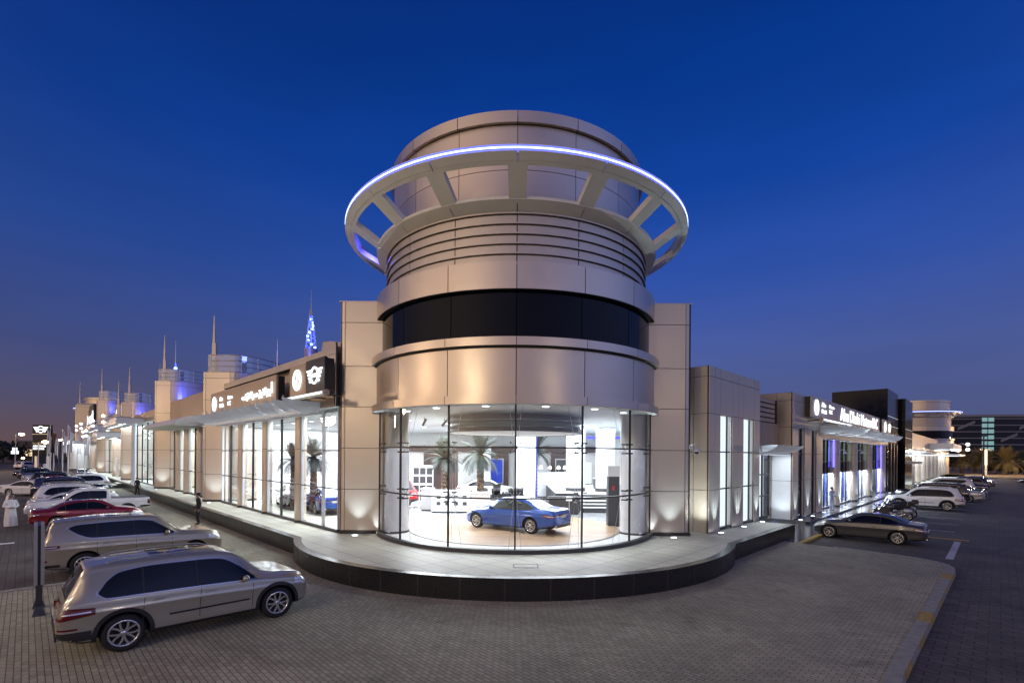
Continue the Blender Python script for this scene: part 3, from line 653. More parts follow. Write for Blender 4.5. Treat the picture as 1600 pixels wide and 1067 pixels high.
# ---------- curved clad towers along the left side
def tower(X0, w, Y, ztop, par, label, sp=None, blue=True, arc=3.0, zj=(2.5, 4.2, 5.9, 7.6)):
    """slab face turned to the corner whose right end curls back into a drum; a railed parapet on top"""
    tw = bld('clad_tower', label, 'tower', (X0, Y, TZ), 'clad towers along the left side')
    plan = [(X0, Y + 2.5)]
    r = .28
    for i in range(7): a = PI / 2 * i / 6; plan.append((X0 + r - r * math.cos(a), Y + r - r * math.sin(a)))
    plan.append((X0 + w, Y))
    for i in range(1, 11): a = PI / 2 * i / 10; plan.append((X0 + w + arc * .55 * math.sin(a), Y + arc * 1.3 * (1 - math.cos(a))))
    plan += [(X0 + w + arc * .55, Y + arc * 1.3 + 3), (X0, Y + arc * 1.3 + 3)]
    zs = [TZ + .13, *[z for z in zj if z < ztop - 1], ztop - .42, ztop]
    mb = MB()
    for a, b in zip(zs[:-1], zs[1:]): mb.prism(plan, a + .012, b - .012, M['clad'])
    cx_ = sum(p[0] for p in plan) / len(plan); cy_ = sum(p[1] for p in plan) / len(plan)
    mb.prism([(cx_ + (p[0] - cx_) * .985, cy_ + (p[1] - cy_) * .985) for p in plan], TZ, ztop - .02, M['clad_seam'])
    mb.box(X0 + .30, X0 + .318, Y - .004, Y + .05, TZ + .13, ztop, M['clad_seam']); mb.box(X0 + w - .01, X0 + w + .01, Y - .004, Y + .05, TZ + .13, ztop, M['clad_seam'])
    b_ = mb.build('cladding', tw)
    mb = MB(); mb.prism([(cx_ + (p[0] - cx_) * 1.004, cy_ + (p[1] - cy_) * 1.004) for p in plan], TZ - .02, TZ + .12, M['base']); mb.build('tower_base', tw)
    # parapet of glass bands and rails
    q = [(p[0] + (.22 if i < 9 else .05), p[1] + .22) for i, p in enumerate(plan[1:-2])]
    mb = MB(); hp = par
    for a, b in zip(q[:-1], q[1:]): mb.add([(*a, ztop), (*b, ztop), (*b, ztop + hp), (*a, ztop + hp)], [(0, 1, 2, 3)], M['glass_rail'])
    for k in range(4): mb.tube([(*p, ztop + .05 + (hp - .08) * k / 3) for p in q], .035, M['steel'], 6)
    for i in range(0, len(q), 3): mb.tube([(*q[i], ztop), (*q[i], ztop + hp)], .035, M['steel'], 6)
    mb.build('parapet_rail', tw)
    if sp:
        mb = MB(); x, y = X0 + sp[0], Y + .9; h = sp[1]
        mb.hexa([(x - .15, y - .15, ztop), (x + .15, y - .15, ztop), (x + .15, y + .15, ztop), (x - .15, y + .15, ztop), (x - .12, y - .12, ztop + par + .9), (x + .13, y - .12, ztop + par + .9), (x + .13, y + .12, ztop + par + .9), (x - .12, y + .12, ztop + par + .9)], M['spire'])
        mb.hexa([(x - .118, y - .09, ztop + par + .9), (x + .05, y - .09, ztop + par + .9), (x + .05, y + .09, ztop + par + .9), (x - .118, y + .09, ztop + par + .9), (x - .06, y - .03, ztop + h), (x - .01, y - .03, ztop + h), (x - .01, y + .03, ztop + h), (x - .06, y + .03, ztop + h)], M['spire'])
        mb.build('spire', tw)
    if blue:
        mb = MB(); mb.box(X0 + w + arc * .62, X0 + w + arc * .62 + .5, Y + .4, Y + .6, ztop - 1.7, ztop - 1.55, M['bulb']); mb.build('blue_flood_lamp', tw)
        spot('tower_blue_flood', (X0 + w + arc * .55 + 1.1, Y - .9, ztop - 1.5), (X0 + w + .5 + arc * .2, Y + .9, ztop - .5), 480, (.07, .09, 1), 95, .8, .2)
    return tw
M['glass_rail'] = glass('parapet_glass', (.62, .72, .82), .22)
tw2 = tower(-21.43, 1.95, 10.72, 9.5, 1.25, 'tan clad tower with railed top at the far end of the Arabic sign', (.35, 4.1))
m = MB(); m.box(-21.46, -21.44, 11.2, 11.24, 1.8, 5.5, M['led_blue']); m.build('blue_light_line', tw2)
tower(-33.29, 1.62, 22.3, 10.56, 1.15, 'tan clad tower with spire standing between the second awning and the glass hall', (.45, 4.4))
tower(-47.04, 1.4, 35.55, 9.95, 1.15, 'tan clad tower right of the entrance canopy with the truss ends', (.5, 4.3))
tower(-55.0, 1.3, 44.0, 9.0, 1.5, 'narrow clad tower between the two entrance canopies', (.3, 4.8), blue=False, arc=1.6)
tower(-67.2, 1.5, 55.7, 12.3, 1.5, 'clad tower washed violet behind the second entrance canopy', (.3, 5.2))
tower(-86.5, 3.0, 73.4, 13.2, .3, 'farthest clad tower with the dark lit sign panels', (.3, 4.6), blue=False)
# ---------- left wing, second run
l2 = bld('showroom_wing', 'second showroom wing farther left with a curved grey awning and plain tan upper wall')
for a, b in ((22.9, 26.4), (26.95, 30.6), (31.1, 33.6), (34.4, 38.4)): glazing('l', 6.62, a, b, zl, l2, ('glass', 'glass', 'glass_side'), 2)
for s in (26.7, 30.85, 34.0): column('l', s, 6.7, .30, TZ, 5.95, (2.5, 4.2), l2)
m = MB(); panel_wall(m, 'l', 6.6, [22.8 + 2 * i for i in range(9)], [5.96, 8.6], M['tan_panel']); m.build('upper_wall', l2)
m = MB(); m.wbox('l', 22, 39, -6, 6.5, 8.4, 8.5, M['concrete']); m.build('roof', l2)
m = MB(); m.wbox('l', 22.5, 39.2, -2.0, -1.8, TZ, 5.9, M['white_wall']); m.wbox('l', 22.5, 39.2, -2, 6.6, TZ - .3, TZ - .01, M['tile']); m.wbox('l', 22.5, 39.2, -2, 6.6, 5.92, 5.96, M['soffit']); m.build('interior_room', l2)
a2 = thing('curved_awning', 'curved grey awning with rounded outer edge over the second left shopfront', 'awning', P('l', 23.5, 6.6, 6.0))
m = MB(); pr = [(6.62, 6.62), (7.4, 6.60), (8.2, 6.48), (8.8, 6.22), (9.0, 5.95), (8.9, 5.90), (8.1, 6.10), (7.3, 6.14), (6.62, 6.14)]
m.extr([P('l', 23.6, t, z) for t, z in pr], P('l', 12.6, 0, 0), M['silver']); m.build('shell', a2)
m = MB()
for i in range(12): m.wbox('l', 23.9 + 1.05 * i, 23.98 + 1.05 * i, 6.7, 8.85, 5.86, 6.10, M['silver'])
m.build('ribs', a2)
antenna(50.6, 4, 13.3, 16.7, 'tall antenna with a blue lamp between the spired towers far left', 10)
antenna(66, 3, 10.5, 16.2, 'plain bright antenna above the entrance canopy far left', 8)
# ---------- glass entrance hall with porte-cochere canopies
l3 = bld('entrance_hall', 'tall glass entrance hall behind the white porch column on the left side')
glazing('l', 7.0, 40.6, 57.2, [TZ + .1, 2.5, 4.2, 5.9, 7.1], l3, ('glass', 'glass', 'glass_side', 'glass_side'), 5)
m = MB(); m.wbox('l', 39.5, 58, -1, -.8, TZ, 8, M['white_wall']); m.wbox('l', 39.5, 58, -1, 7, TZ - .3, TZ - .01, M['tile']); m.wbox('l', 39.5, 58, -1, 6.9, 7.2, 7.3, M['soffit']); m.wbox('l', 39.4, 57.6, -1, 6.9, 7.32, 8.3, M['tan_panel']); m.build('hall_shell', l3)
l4 = bld('showroom_wing', 'farthest left showroom wing beyond the two entrance canopies')
glazing('l', 6.8, 59.5, 69, [TZ + .1, 2.5, 4.2, 5.9, 6.9], l4, ('glass', 'glass', 'glass_side', 'glass_side'), 3)
glazing('l', 6.8, 71, 85.5, [TZ + .1, 2.5, 4.2, 5.9, 6.9], l4, ('glass', 'glass', 'glass_side', 'glass_side'), 4)
m = MB(); m.wbox('l', 59, 112, -1, -.8, TZ, 8, M['white_wall']); m.wbox('l', 59, 112, -1, 6.8, 7.0, 8.2, M['tan_panel']); m.wbox('l', 88, 111, 6.6, 6.8, TZ, 7.0, M['clad']); m.build('wing_shell', l4)
m = MB(); m.wbox('l', 66, 68.2, 7.4, 7.5, TZ, 3.1, M['white_wall']); m.build('white_panel', l4)
def porte(s0, s1, t0, t1, z, label, arch=True):
    a = thing('entrance_canopy', label, 'canopy', P('l', s0, t0, z), group='porch canopies on the left side')
    mb = MB(); mb.wbox('l', s0, s1, t0, t1, z, z + .62, M['white_alu']); mb.wbox('l', s0 - .05, s1 + .05, t0, t1 + .05, z + .62, z + .74, M['sign_grey']); mb.build('canopy_slab', a)
    mb = MB()
    for i in range(4): ss = s0 + (s1 - s0) * (i + .5) / 4; mb.wbox('l', ss - .12, ss + .12, t0, t1 - .05, z - .14, z - .003, M['soffit'])
    mb.build('soffit_beam', a)
    for i in range(5):
        for j in range(2):
            mb = MB(); c = P('l', s0 + (s1 - s0) * (i + .5) / 5, t0 + (t1 - t0) * (.3 + .5 * j), z - .15); mb.lathe([(.0, z - .16), (.16, z - .16), (.16, z - .13)], M['lampw'], 12, (c.x, c.y)); mb.build('downlight', a)
    if arch:
        for ss in (s0 + .6, s1 - .6):
            mb = MB()
            for rr in (.95, .62): mb.tube([P('l', ss, t1 + .9 * math.cos(PI * i / 12) * rr / .95 + .1, z + .05 + rr * math.sin(PI * i / 12)) for i in range(13)], .05, M['white_alu'], 6)
            for i in range(1, 12, 2): mb.tube([P('l', ss, t1 + .1 + .9 * math.cos(PI * i / 12), z + .05 + .95 * math.sin(PI * i / 12)), P('l', ss, t1 + .1 + .59 * math.cos(PI * (i + 1) / 12), z + .05 + .62 * math.sin(PI * (i + 1) / 12))], .03, M['steel'], 5)
            tr_ = mb.build('truss_arch', a)
            mb = MB()
            for dt, dz in ((-.75, .1), (1.0, .1), (1.02, .75)): mb = MB(); mb.sphere(P('l', ss, t1 + dt, z + dz), .15, M['lampw'], 10, 8); sub(mb.build('globe_lamp', a), tr_)
    return a
porte(50.0, 62.5, 6.9, 9.3, 7.0, 'big porch canopy with arched truss ends and globe lamps nearest on the left side')
porte(74, 84, 6.9, 9.6, 7.1, 'second porch canopy with truss ends beyond the big one')
porte(66, 72, 6.9, 9.6, 5.9, 'lower porch canopy under the two higher ones')
pc = thing('porch_column', 'slim white porch column holding up the big entrance canopy', 'column', P('l', 48.5, 8.0, TZ)); c = P('l', 48.5, 8.0, 0)
m = MB(); m.lathe([(.20, TZ), (.20, 7.0)], M['white_alu'], 20, (c.x, c.y)); m.build('shaft', pc); m = MB(); m.lathe([(.32, TZ), (.32, TZ + .15), (.2, TZ + .2)], M['white_alu'], 20, (c.x, c.y)); m.build('foot', pc)
ls = thing('light_canopy', 'long white glowing strip canopy at the far left end', 'canopy', P('l', 92, 8, 5.2))
m = MB(); m.wbox('l', 92, 124, 7.5, 10.5, 5.5, 5.75, M['white_alu']); m.build('slab', ls); m = MB(); m.wbox('l', 91.9, 124, 10.52, 10.6, 5.3, 5.95, M['sign_lit']); m.build('lit_fascia', ls)
cl = thing('round_column', 'fat round white column under the far glowing strip canopy', 'column', P('l', 104, 9, TZ)); c = P('l', 104, 9, 0)
m = MB(); m.lathe([(1.4, TZ), (1.4, 5.5)], M['white_wall'], 32, (c.x, c.y)); m.build('shaft', cl)
m = MB(); m.lathe([(1.46, TZ), (1.46, TZ + .2), (1.4, TZ + .2)], M['base'], 32, (c.x, c.y)); m.build('foot', cl)

# ---------- right wing, solid block beside the rotunda
ra = bld('office_block', 'grey metal block with two slit windows right of the rotunda')
sA = [4.94, 5.55, 6.16, 7.56, 8.27, 8.99, 10.43, 11.3]; zA = [TZ, 2.5, 4.19, 5.87, 7.49, 7.95]
m = MB(); panel_wall(m, 'r', 7.0, sA, zA, M['clad'], skip=[(2, 0), (2, 1), (2, 2), (5, 0), (5, 1), (5, 2)])
end_wall(m, 'r', 4.94, [3.6, 4.8, 6.3, 6.92], zA, M['clad']); m.wbox('r', 5.05, 11.3, 3.4, 6.5, 7.8, 7.9, M['concrete'])
end_wall(m, 'r', 11.3, [5.7, 6.92], zA, M['clad'], sg=1); m.build('cladding', ra)
def slit(parent, s0, s1, z0, z1, t, lit='screen_lit'):
    f_ = MB(); f_.wbox('r', s1 - .02, s1 + .03, t - .22, t - .06, z0, z1, M['white_wall']); f_.wbox('r', s0 - .03, s0 + .02, t - .22, t - .06, z0, z1, M['white_wall'])
    f_.wbox('r', s0, s1, t - .5, t - .05, z0 - .02, z0 + .03, M['darktrim']); f_.wbox('r', s0, s1, t - .5, t - .05, z1 - .03, z1 + .02, M['clad'])
    o = f_.build('window', parent); f_ = MB()
    for z in (2.5, 4.19): f_.wbox('r', s0 + .02, s1 - .02, t - .15, t - .10, z - .03, z + .03, M['darktrim'])
    f_.wbox('r', s0 + .02, s0 + .07, t - .15, t - .10, z0, z1, M['darktrim']); f_.wbox('r', s1 - .42, s1 - .36, t - .15, t - .08, z0, z1, M['darktrim'])
    sub(f_.build('frame', parent), o)
    f_ = MB(); f_.add([P('r', s0, t - .13, z0), P('r', s1, t - .13, z0), P('r', s1, t - .13, z1), P('r', s0, t - .13, z1)], [(0, 1, 2, 3)], M['glass']); sub(f_.build('pane', parent, recalc=False), o)
    f_ = MB(); f_.wbox('r', s0 - .1, s1 + .1, t - .24, t - .20, z0, z1, M[lit]); sub(f_.build('blind', parent), o)
slit(ra, 6.16, 7.56, .72, 5.87, 7.0); slit(ra, 8.99, 10.43, .72, 5.87, 7.0)
# recess with the side door
rd = bld('entrance_bay', 'recessed door bay with louvred wall between the two grey metal blocks', 'building')
m = MB(); panel_wall(m, 'r', 6.25, [11.35, 12.6, 13.8, 15.0, 16.2, 17.0], [4.6, 6.0], M['tan_panel']); m.wbox('r', 11.35, 17.0, 5.7, 6.1, 4.55, 7.45, M['clad_seam'])
for i in range(5): m.wbox('r', 11.35, 16.1, 6.05, 6.28, 6.04 + .28 * i, 6.25 + .28 * i, M['tan_panel'])
m.build('louvred_wall', rd)
m = MB(); panel_wall(m, 'r', 5.75, [11.35, 13.0, 14.2], [TZ, 2.5, 4.3], M['white_wall']); m.wbox('r', 16.85, 17.0, 5.7, 5.8, .1, 4.5, M['clad']); m.build('porch_wall', rd)
m = MB()
for s in (14.25, 15.55, 16.8): m.wbox('r', s - .05, s + .05, 5.70, 5.80, .3, 4.3, M['black'])
for z in (.33, 1.6, 2.9, 4.27): m.wbox('r', 14.3, 16.75, 5.70, 5.79, z - .04, z + .04, M['black'])
m.build('door_frame', rd)
m = MB(); m.add([P('r', 14.3, 5.74, .3), P('r', 16.8, 5.74, .3), P('r', 16.8, 5.74, 4.3), P('r', 14.3, 5.74, 4.3)], [(0, 1, 2, 3)], M['glass']); m.build('door_glass', rd, recalc=False)
m = MB(); m.wbox('r', 14.2, 16.9, 5.3, 5.4, .2, 4.4, M['screen_lit']); m.build('lit_lobby', rd)
fin_awning('r', [11.5, 12.67, 13.9, 15.1, 16.25], 5.8, 7.82, 4.56, 'short awning of five scooped fins over the side door right of the rotunda', h=.40, lean=.15, tooth=.07)
# block B
rb = bld('office_block', 'second grey metal block with two narrow slits under the long lit sign')
sB = [17.06, 17.7, 18.33, 19.71, 20.5, 21.35, 22.6, 23.4, 24.3]; zB = [.12, 2.5, 4.19, 5.82, 7.45, 7.95]
m = MB(); panel_wall(m, 'r', 7.0, sB, zB, M['clad'], skip=[(2, 0), (2, 1), (2, 2), (5, 0), (5, 1), (5, 2)])
end_wall(m, 'r', 17.06, [5.82, 6.92], [.12, 2.5, 4.4], M['white_alu']); end_wall(m, 'r', 17.06, [3.5, 4.8, 6.1, 6.92], [4.4, 5.82, 7.45, 7.95], M['clad']); m.build('cladding', rb)
slit(rb, 18.33, 19.71, .14, 5.82, 7.0, 'dim_blind'); slit(rb, 21.35, 22.6, .14, 5.82, 7.0, 'dim_blind')
# glazed run C
rc = bld('showroom_wing', 'right showroom wing with blue white glow behind metal columns under the long lit sign')
zr = [.22, 2.75, 3.62, 5.28]
for a, b in ((24.35, 28.6), (29.7, 35.4), (36.5, 42.4), (43.6, 50.0)): glazing('r', 6.6, a, b, zr, rc, ('glass', 'glass_side', 'glass_up'), 4)
for s in (29.15, 35.95, 43.0, 51.0): column('r', s, 6.75, .36, .1, 5.28, (2.5, 4.2), rc)
m = MB(); m.wbox('r', 24.3, 53, 3.5, 6.55, 2.75, 3.6, M['brown_panel']); m.build('mezzanine', rc)
m = MB(); m.wbox('r', 24.3, 53, 5.0, 5.15, .0, 2.75, M['white_wall']); m.wbox('r', 24.3, 53, 3.3, 3.5, 3.6, 5.3, M['greenish']); m.wbox('r', 24.3, 53, 3.3, 6.6, -.05, .08, M['tile_dark'])
for i in range(24): m.wbox('r', 24.9 + 1.15 * i, 25.5 + 1.15 * i, 5.2, 5.3, .1, 2.7, M['blue_gloss'] if i % 6 == 1 else M['white_gloss'])
for i in range(16): m.wbox('r', 24.8 + 1.7 * i, 25.3 + 1.7 * i, 5.9, 6.0, 3.65, 5.2, M['greenish'] if i % 2 else M['darktrim'])
m.build('interior_room', rc)
m = MB(); m.wbox('r', 24.3, 53, 3.3, 7.0, 5.30, 5.36, M['soffit']); m.build('soffit', rc)
m = MB(); panel_wall(m, 'r', 7.0, [24.3 + 2.87 * i for i in range(11)], [5.37, 6.5, 7.95], M['clad']); m.wbox('r', 24.3, 53, 3, 6.9, 7.8, 7.9, M['concrete']); m.build('fascia', rc)
m = MB()
for s in (28.7, 43.7, 50.4): m.wbox('r', s - .05, s + .05, 6.72, 6.82, .2 if s > 45 else 3.2, 5.28, M['led_blue'])
m.build('blue_light_line', rc)
fin_awning('r', [23.5 + 1.6 * i for i in range(18)], 7.0, 8.62, 6.15, 'long awning of pale scooped fins under the lit company sign on the right', lean=.2, tooth=.10)
# black block and pier
bb = bld('black_block', 'tall black glass clad block behind the long sign on the right')
m = MB(); q = [(53, 1.6), (61, 1.6), (61, 7.0), (53, 7.0)]
m.prism([xy('r', *p) for p in q], -.1, 11.8, M['blackblock']); m.build('cladding', bb)
m = MB()
for s in (54.6, 56.9, 59.2): m.wbox('r', s, s + .7, 7.0, 7.12, .1, 5.6, M['black'])
m.build('fin_column', bb)
m = MB()
for z in (6.5, 7.6, 8.7): m.wbox('r', 53.1, 60.9, 7.01, 7.03, z, z + .025, M['led_strip'])
m.build('light_line', bb)
bp_ = bld('black_pier', 'black pier with a small bracket canopy at the end of the black block')
m = MB(); m.prism([xy('r', 63.2, 6.0), xy('r', 70.3, 6.0), xy('r', 70.3, 7.5), xy('r', 63.2, 7.5)], -.1, 11.5, M['blackblock']); m.build('cladding', bp_)
m = MB()
for z in (6.5, 7.6): m.wbox('r', 63.3, 70.2, 7.51, 7.53, z, z + .025, M['led_strip'])
m.build('light_line', bp_)
m = MB(); m.wbox('r', 63.0, 65.5, 7.5, 9.0, 3.2, 3.5, M['white_alu']); m.build('bracket_canopy', bp_)
# far right showroom
rf = bld('showroom_wing', 'far right showroom with bright white fluted front beyond the black pier')
m = MB(); m.prism([xy('r', 71, 2), xy('r', 150, 2), xy('r', 150, 7), xy('r', 71, 7)], 5.2, 7.6, M['clad']); m.build('upper_wall', rf)
m = MB(); m.prism([xy('r', 71, 5), xy('r', 148, 5), xy('r', 148, 6.4), xy('r', 71, 6.4)], .1, 5.2, M['white_wall']); m.build('lit_wall', rf)
for i in range(10): column('r', 74 + 7.6 * i, 6.9, .55, .1, 5.2, (2.5,), rf, M['clad'])
for (s0, s1, t1, lbl) in ((72, 90, 9.4, 'flat white lit awning just beyond the black pier'), (112, 136, 10.5, 'flat white lit awning at the far right end')):
    a_ = thing('flat_awning', lbl, 'awning', P('r', s0, 7, 4.4)); m = MB(); m.wbox('r', s0, s1, 7.0, t1, 4.4, 4.75, M['white_alu']); m.build('slab', a_)
    m = MB(); m.wbox('r', s0 + .3, s1 - .3, 7.1, t1 - .4, 4.36, 4.395, M['sign_lit']); m.build('light_panel', a_)
pr_ = thing('entrance_canopy', 'porch canopy with truss end and lamps on the far right showroom', 'canopy', P('r', 104, 7, 6))
m = MB(); m.wbox('r', 100, 128, 7.0, 10.2, 5.6, 6.6, M['white_alu']); m.build('canopy_slab', pr_)
for q_ in [(102 + 5 * i, 10.0, 5.5, .25) for i in range(5)] + [(128, 11.2, z, .36) for z in (5.8, 6.9)]: m = MB(); m.sphere(P('r', *q_[:3]), q_[3], M['lampw'], 8, 6); m.build('globe_lamp', pr_)
m = MB(); m.tube([P('r', 127, 10.3 + .9 * math.cos(PI * i / 12), 5.8 + 1.3 * math.sin(PI * i / 12)) for i in range(13)], .09, M['white_alu'], 6); m.build('truss_arch', pr_)
# the same ring tower again at each far end
def far_rot(x, y, label):
    r = bpy.data.objects.new('rotunda', None); COL.objects.link(r); r.location = (x, y, TZ); tag(r, label, 'building')
    for o in rot.children:
        nm = o.name.split('.')[0]
        if nm in ('core_wall', 'lower_cladding_band', 'lower_cornice', 'sill_cornice', 'window_band', 'upper_cladding_band', 'louvre_drum', 'inner_ring', 'canopy_ring', 'canopy_spoke', 'upper_drum', 'crown_cap'): copy_tree(o, r)
    return r
far_rot(88.7, 84.4, 'distant ring canopy tower rising behind the far right showroom')
far_rot(-92.6, 91, 'distant ring canopy tower at the far left end of the dealership')
# ------------------------------------------------------------------ signs
def flat_ring(mb, o, r_, u_, R, rr, z, m, n=40, d=.03, sx=1.):
    nn = r_.cross(u_)
    for i in range(n):
        a, b = 2 * PI * i / n, 2 * PI * (i + 1) / n
        f_ = lambda R_, w: o + r_ * R_ * math.cos(w) * sx + u_ * R_ * math.sin(w)
        q = [f_(R, a), f_(R, b), f_(rr, b), f_(rr, a)]; mb.hexa([p + nn * z for p in q] + [p + nn * (z + d) for p in q], m)
def poly_ext(mb, o, r_, u_, pts, z, d, m):
    nn = r_.cross(u_); mb.extr([o + r_ * x + u_ * y + nn * z for x, y in pts], nn * d, m)
def roundel(mb, o, r_, u_, R, m):
    flat_ring(mb, o, r_, u_, R, R * .88, .02, m); flat_ring(mb, o, r_, u_, R * .74, R * .66, .02, m)
    for q in (0, 2):
        pts = [(0, 0)] + [(R * .62 * math.cos(PI / 2 * q + PI / 2 * i / 8), R * .62 * math.sin(PI / 2 * q + PI / 2 * i / 8)) for i in range(9)]
        poly_ext(mb, o, r_, u_, pts, .02, .03, m)
    for w in (60, 90, 120): a = math.radians(w); mb.obox(o + (r_ * math.cos(a) + u_ * math.sin(a)) * R * .81 + r_.cross(u_) * .03, r_, u_, r_.cross(u_), R * .05, R * .07, .02, m)
def wings(mb, o, r_, u_, W_, m):
    R = W_ * .21
    flat_ring(mb, o, r_, u_, R * 1.12, R * .86, .02, m, 36)
    poly_ext(mb, o, r_, u_, [(-R * .98, -R * .22), (R * .98, -R * .22), (R * .98, R * .22), (-R * .98, R * .22)], .022, .03, m)
    for sg in (-1, 1):
        for i in range(4):
            y = R * (.78 - .46 * i); x0 = R * (1.16 if i in (1, 2) else 1.04); x1 = W_ * (.5 - .055 * i); h = R * .30
            poly_ext(mb, o, r_, u_, [(sg * x0, y - h), (sg * (x1 - R * .22), y - h), (sg * x1, y), (sg * x0, y)][::sg], .02, .03, m)
def arabic(mb, o, r_, u_, L, h, m):
    """connected strokes of a company name in Arabic, read from right to left"""
    nn = r_.cross(u_); w = h * .075
    def st(pts): mb.tube([o + r_ * x * L + u_ * y * h + nn * .05 for x, y in pts], w, m, 6)
    def dot(x, y): mb.obox(o + r_ * x * L + u_ * y * h + nn * .05, r_, u_, nn, w * 1.1, w * 1.1, .03, m)
    st([(.985, .05), (.985, .95)]); st([(.975, 1.05), (.995, 1.10)])                       # alef with hamza
    st([(.955, .42), (.955, .1), (.93, .06), (.90, .08), (.905, .42), (.875, .45), (.87, .15), (.895, .06), (.84, -.2)]); dot(.93, -.15)
    st([(.80, .75), (.80, .08), (.76, .06), (.72, .12)]); st([(.765, .06), (.755, .36), (.715, .34), (.71, .08)]); dot(.735, .60)
    st([(.69, .40), (.69, .08), (.655, .06), (.655, .34)]); dot(.673, -.15); st([(.62, .34), (.65, .06), (.60, -.22)]); dot(.615, .55)
    st([(.545, .10), (.53, .34), (.50, .32), (.505, .06), (.46, .06), (.44, .32), (.41, .30), (.42, .04), (.38, -.2)])
    st([(.36, .08), (.34, .40), (.32, .08), (.29, .06), (.27, .34), (.25, .08), (.20, .06), (.18, -.2)]); dot(.345, .62); dot(.325, .62); dot(.265, .55)
    st([(.225, .36), (.20, .06)]); dot(.215, .6)
    for x in (.13, .075, .02): st([(x + .03, .30), (x + .025, .06), (x, .04), (x - .012, .22), (x + .012, .30)])
    dot(.11, .02); dot(.055, .02); dot(.14, .5)
    st([(.70, .07), (.55, .07)]); st([(.50, .07), (.30, .07)])
rl, rr_ = Vector((R2, -R2, 0)), Vector((R2, R2, 0)); UP = Vector((0, 0, 1))
def sign_panel(name, side, s0, s1, t, z0, z1, m, lbl, joints=()):
    a = thing(name, lbl, 'sign', P(side, (s0 + s1) / 2, t, z0)); mb = MB(); br = [s0, *joints, s1]
    for p, q in zip(br[:-1], br[1:]): mb.wbox(side, p + .012, q - .012, t - .10, t, z0, z1, m)
    mb.wbox(side, s0 + .05, s1 - .05, t - .42, t - .102, z0 + .05, z1 - .05, M['black']); mb.build('panel', a); return a
def smallblock(pa, o, r_, w, h, rows, m):
    for (txt, x, y, sz) in rows: mb = MB(); text_mesh(mb, txt, sz, o + r_ * x + UP * y, r_, UP, m, .03, w); mb.build('small_lettering', pa)
# left: Arabic company sign
sg1 = sign_panel('company_sign', 'l', 9.13, 21.03, 7.4, 6.52, 7.84, M['tan_panel'], 'long tan sign with a lit emblem and white Arabic lettering left of the rotunda', (14.6, 17.2, 19.2))
m = MB(); roundel(m, P('l', 20.1, 7.4, 7.12), rl, UP, .46, M['sign_lit']); m.build('emblem', sg1)
smallblock(sg1, P('l', 18.9, 7.42, 6.8), rl, 1.0, 1, [('Abu', 0, .42, .38), ('Dhabi', 0, .02, .34), ('Motors', 1.75, .42, .30), ('LLC', 1.75, .05, .34)], M['sign_lit'])
m = MB(); arabic(m, P('l', 14.3, 7.4, 6.95), rl, UP, 4.75, .50, M['sign_lit']); m.build('arabic_lettering', sg1)
# left: pair of square emblem signs
sg2 = sign_panel('emblem_sign', 'l', 5.09, 6.87, 7.6, 6.50, 7.86, M['tan_panel'], 'square tan sign with a lit round emblem above the left shopfront')
m = MB(); roundel(m, P('l', 5.98, 7.6, 7.2), rl, UP, .46, M['sign_lit']); m.build('emblem', sg2)
sg3 = sign_panel('emblem_sign', 'l', 3.22, 5.07, 7.6, 6.52, 7.90, M['black'], 'square black sign with a lit winged emblem beside the rotunda pylon')
m = MB(); wings(m, P('l', 4.15, 7.6, 7.22), rl, UP, 1.55, M['sign_lit']); m.build('emblem', sg3)
def tube_lamp(side, s0, s1, t, z, lbl):
    a = thing('sign_lamp', lbl, 'lamp', P(side, s0, t, z), group='tubular sign lamps'); mb = MB(); mb.tube([P(side, s0, t, z), P(side, s1, t, z)], .10, M['silver'], 14); mb.tube([P(side, s0 - .03, t, z), P(side, s0, t, z)], .13, M['tan_panel'], 14); mb.build('housing', a)
    mb = MB(); mb.wbox(side, s0 + .2, s1 - .1, t + .06, t + .11, z - .03, z + .05, M['sign_lit']); mb.build('light_strip', a)
    mb = MB()
    for s in (s0 + .8, (s0 + s1) / 2, s1 - .6): mb.wbox(side, s - .04, s + .04, t - .9, t, z - .03, z + .03, M['darktrim'])
    mb.build('bracket', a)
tube_lamp('l', 2.4, 6.6, 7.9, 6.34, 'tubular sign lamp under the two square emblem signs')
tube_lamp('r', 19.8, 28.6, 7.9, 6.38, 'tubular sign lamp under the near end of the long company sign on the right')
# right: company sign
sg4 = sign_panel('company_sign', 'r', 19.67, 44.85, 7.4, 6.55, 7.95, M['sign_grey'], 'long grey sign with white lit company name above the right wing', (21.9, 24.4, 27.2, 33, 39))
m = MB(); roundel(m, P('r', 20.75, 7.4, 7.25), rr_, UP, .52, M['sign_lit']); m.build('emblem', sg4)
smallblock(sg4, P('r', 22.1, 7.42, 6.95), rr_, 1.45, 1, [('Abu', 0, .45, .44), ('Dhabi', 0, .02, .38), ('Motors', 2.1, .50, .32), ('LLC', 2.1, .12, .36)], M['sign_lit'])
m = MB(); text_mesh(m, 'Abu Dhabi Motors LLC', 1.40, P('r', 27.6, 7.42, 6.78), rr_, UP, M['sign_lit'], .04, fit=16.0); m.build('lettering', sg4)
sg5 = sign_panel('emblem_sign', 'r', 46.8, 49.6, 7.4, 6.5, 7.95, M['sign_grey'], 'small grey sign with a lit round emblem at the end of the right company sign')
m = MB(); roundel(m, P('r', 48.2, 7.4, 7.2), rr_, UP, .55, M['sign_lit']); m.build('emblem', sg5)
sg6 = sign_panel('emblem_sign', 'r', 49.7, 52.3, 7.4, 6.5, 7.95, M['black'], 'small black sign with a lit winged emblem beside the black block')
m = MB(); wings(m, P('r', 51.0, 7.4, 7.2), rr_, UP, 2.0, M['sign_lit']); m.build('emblem', sg6)
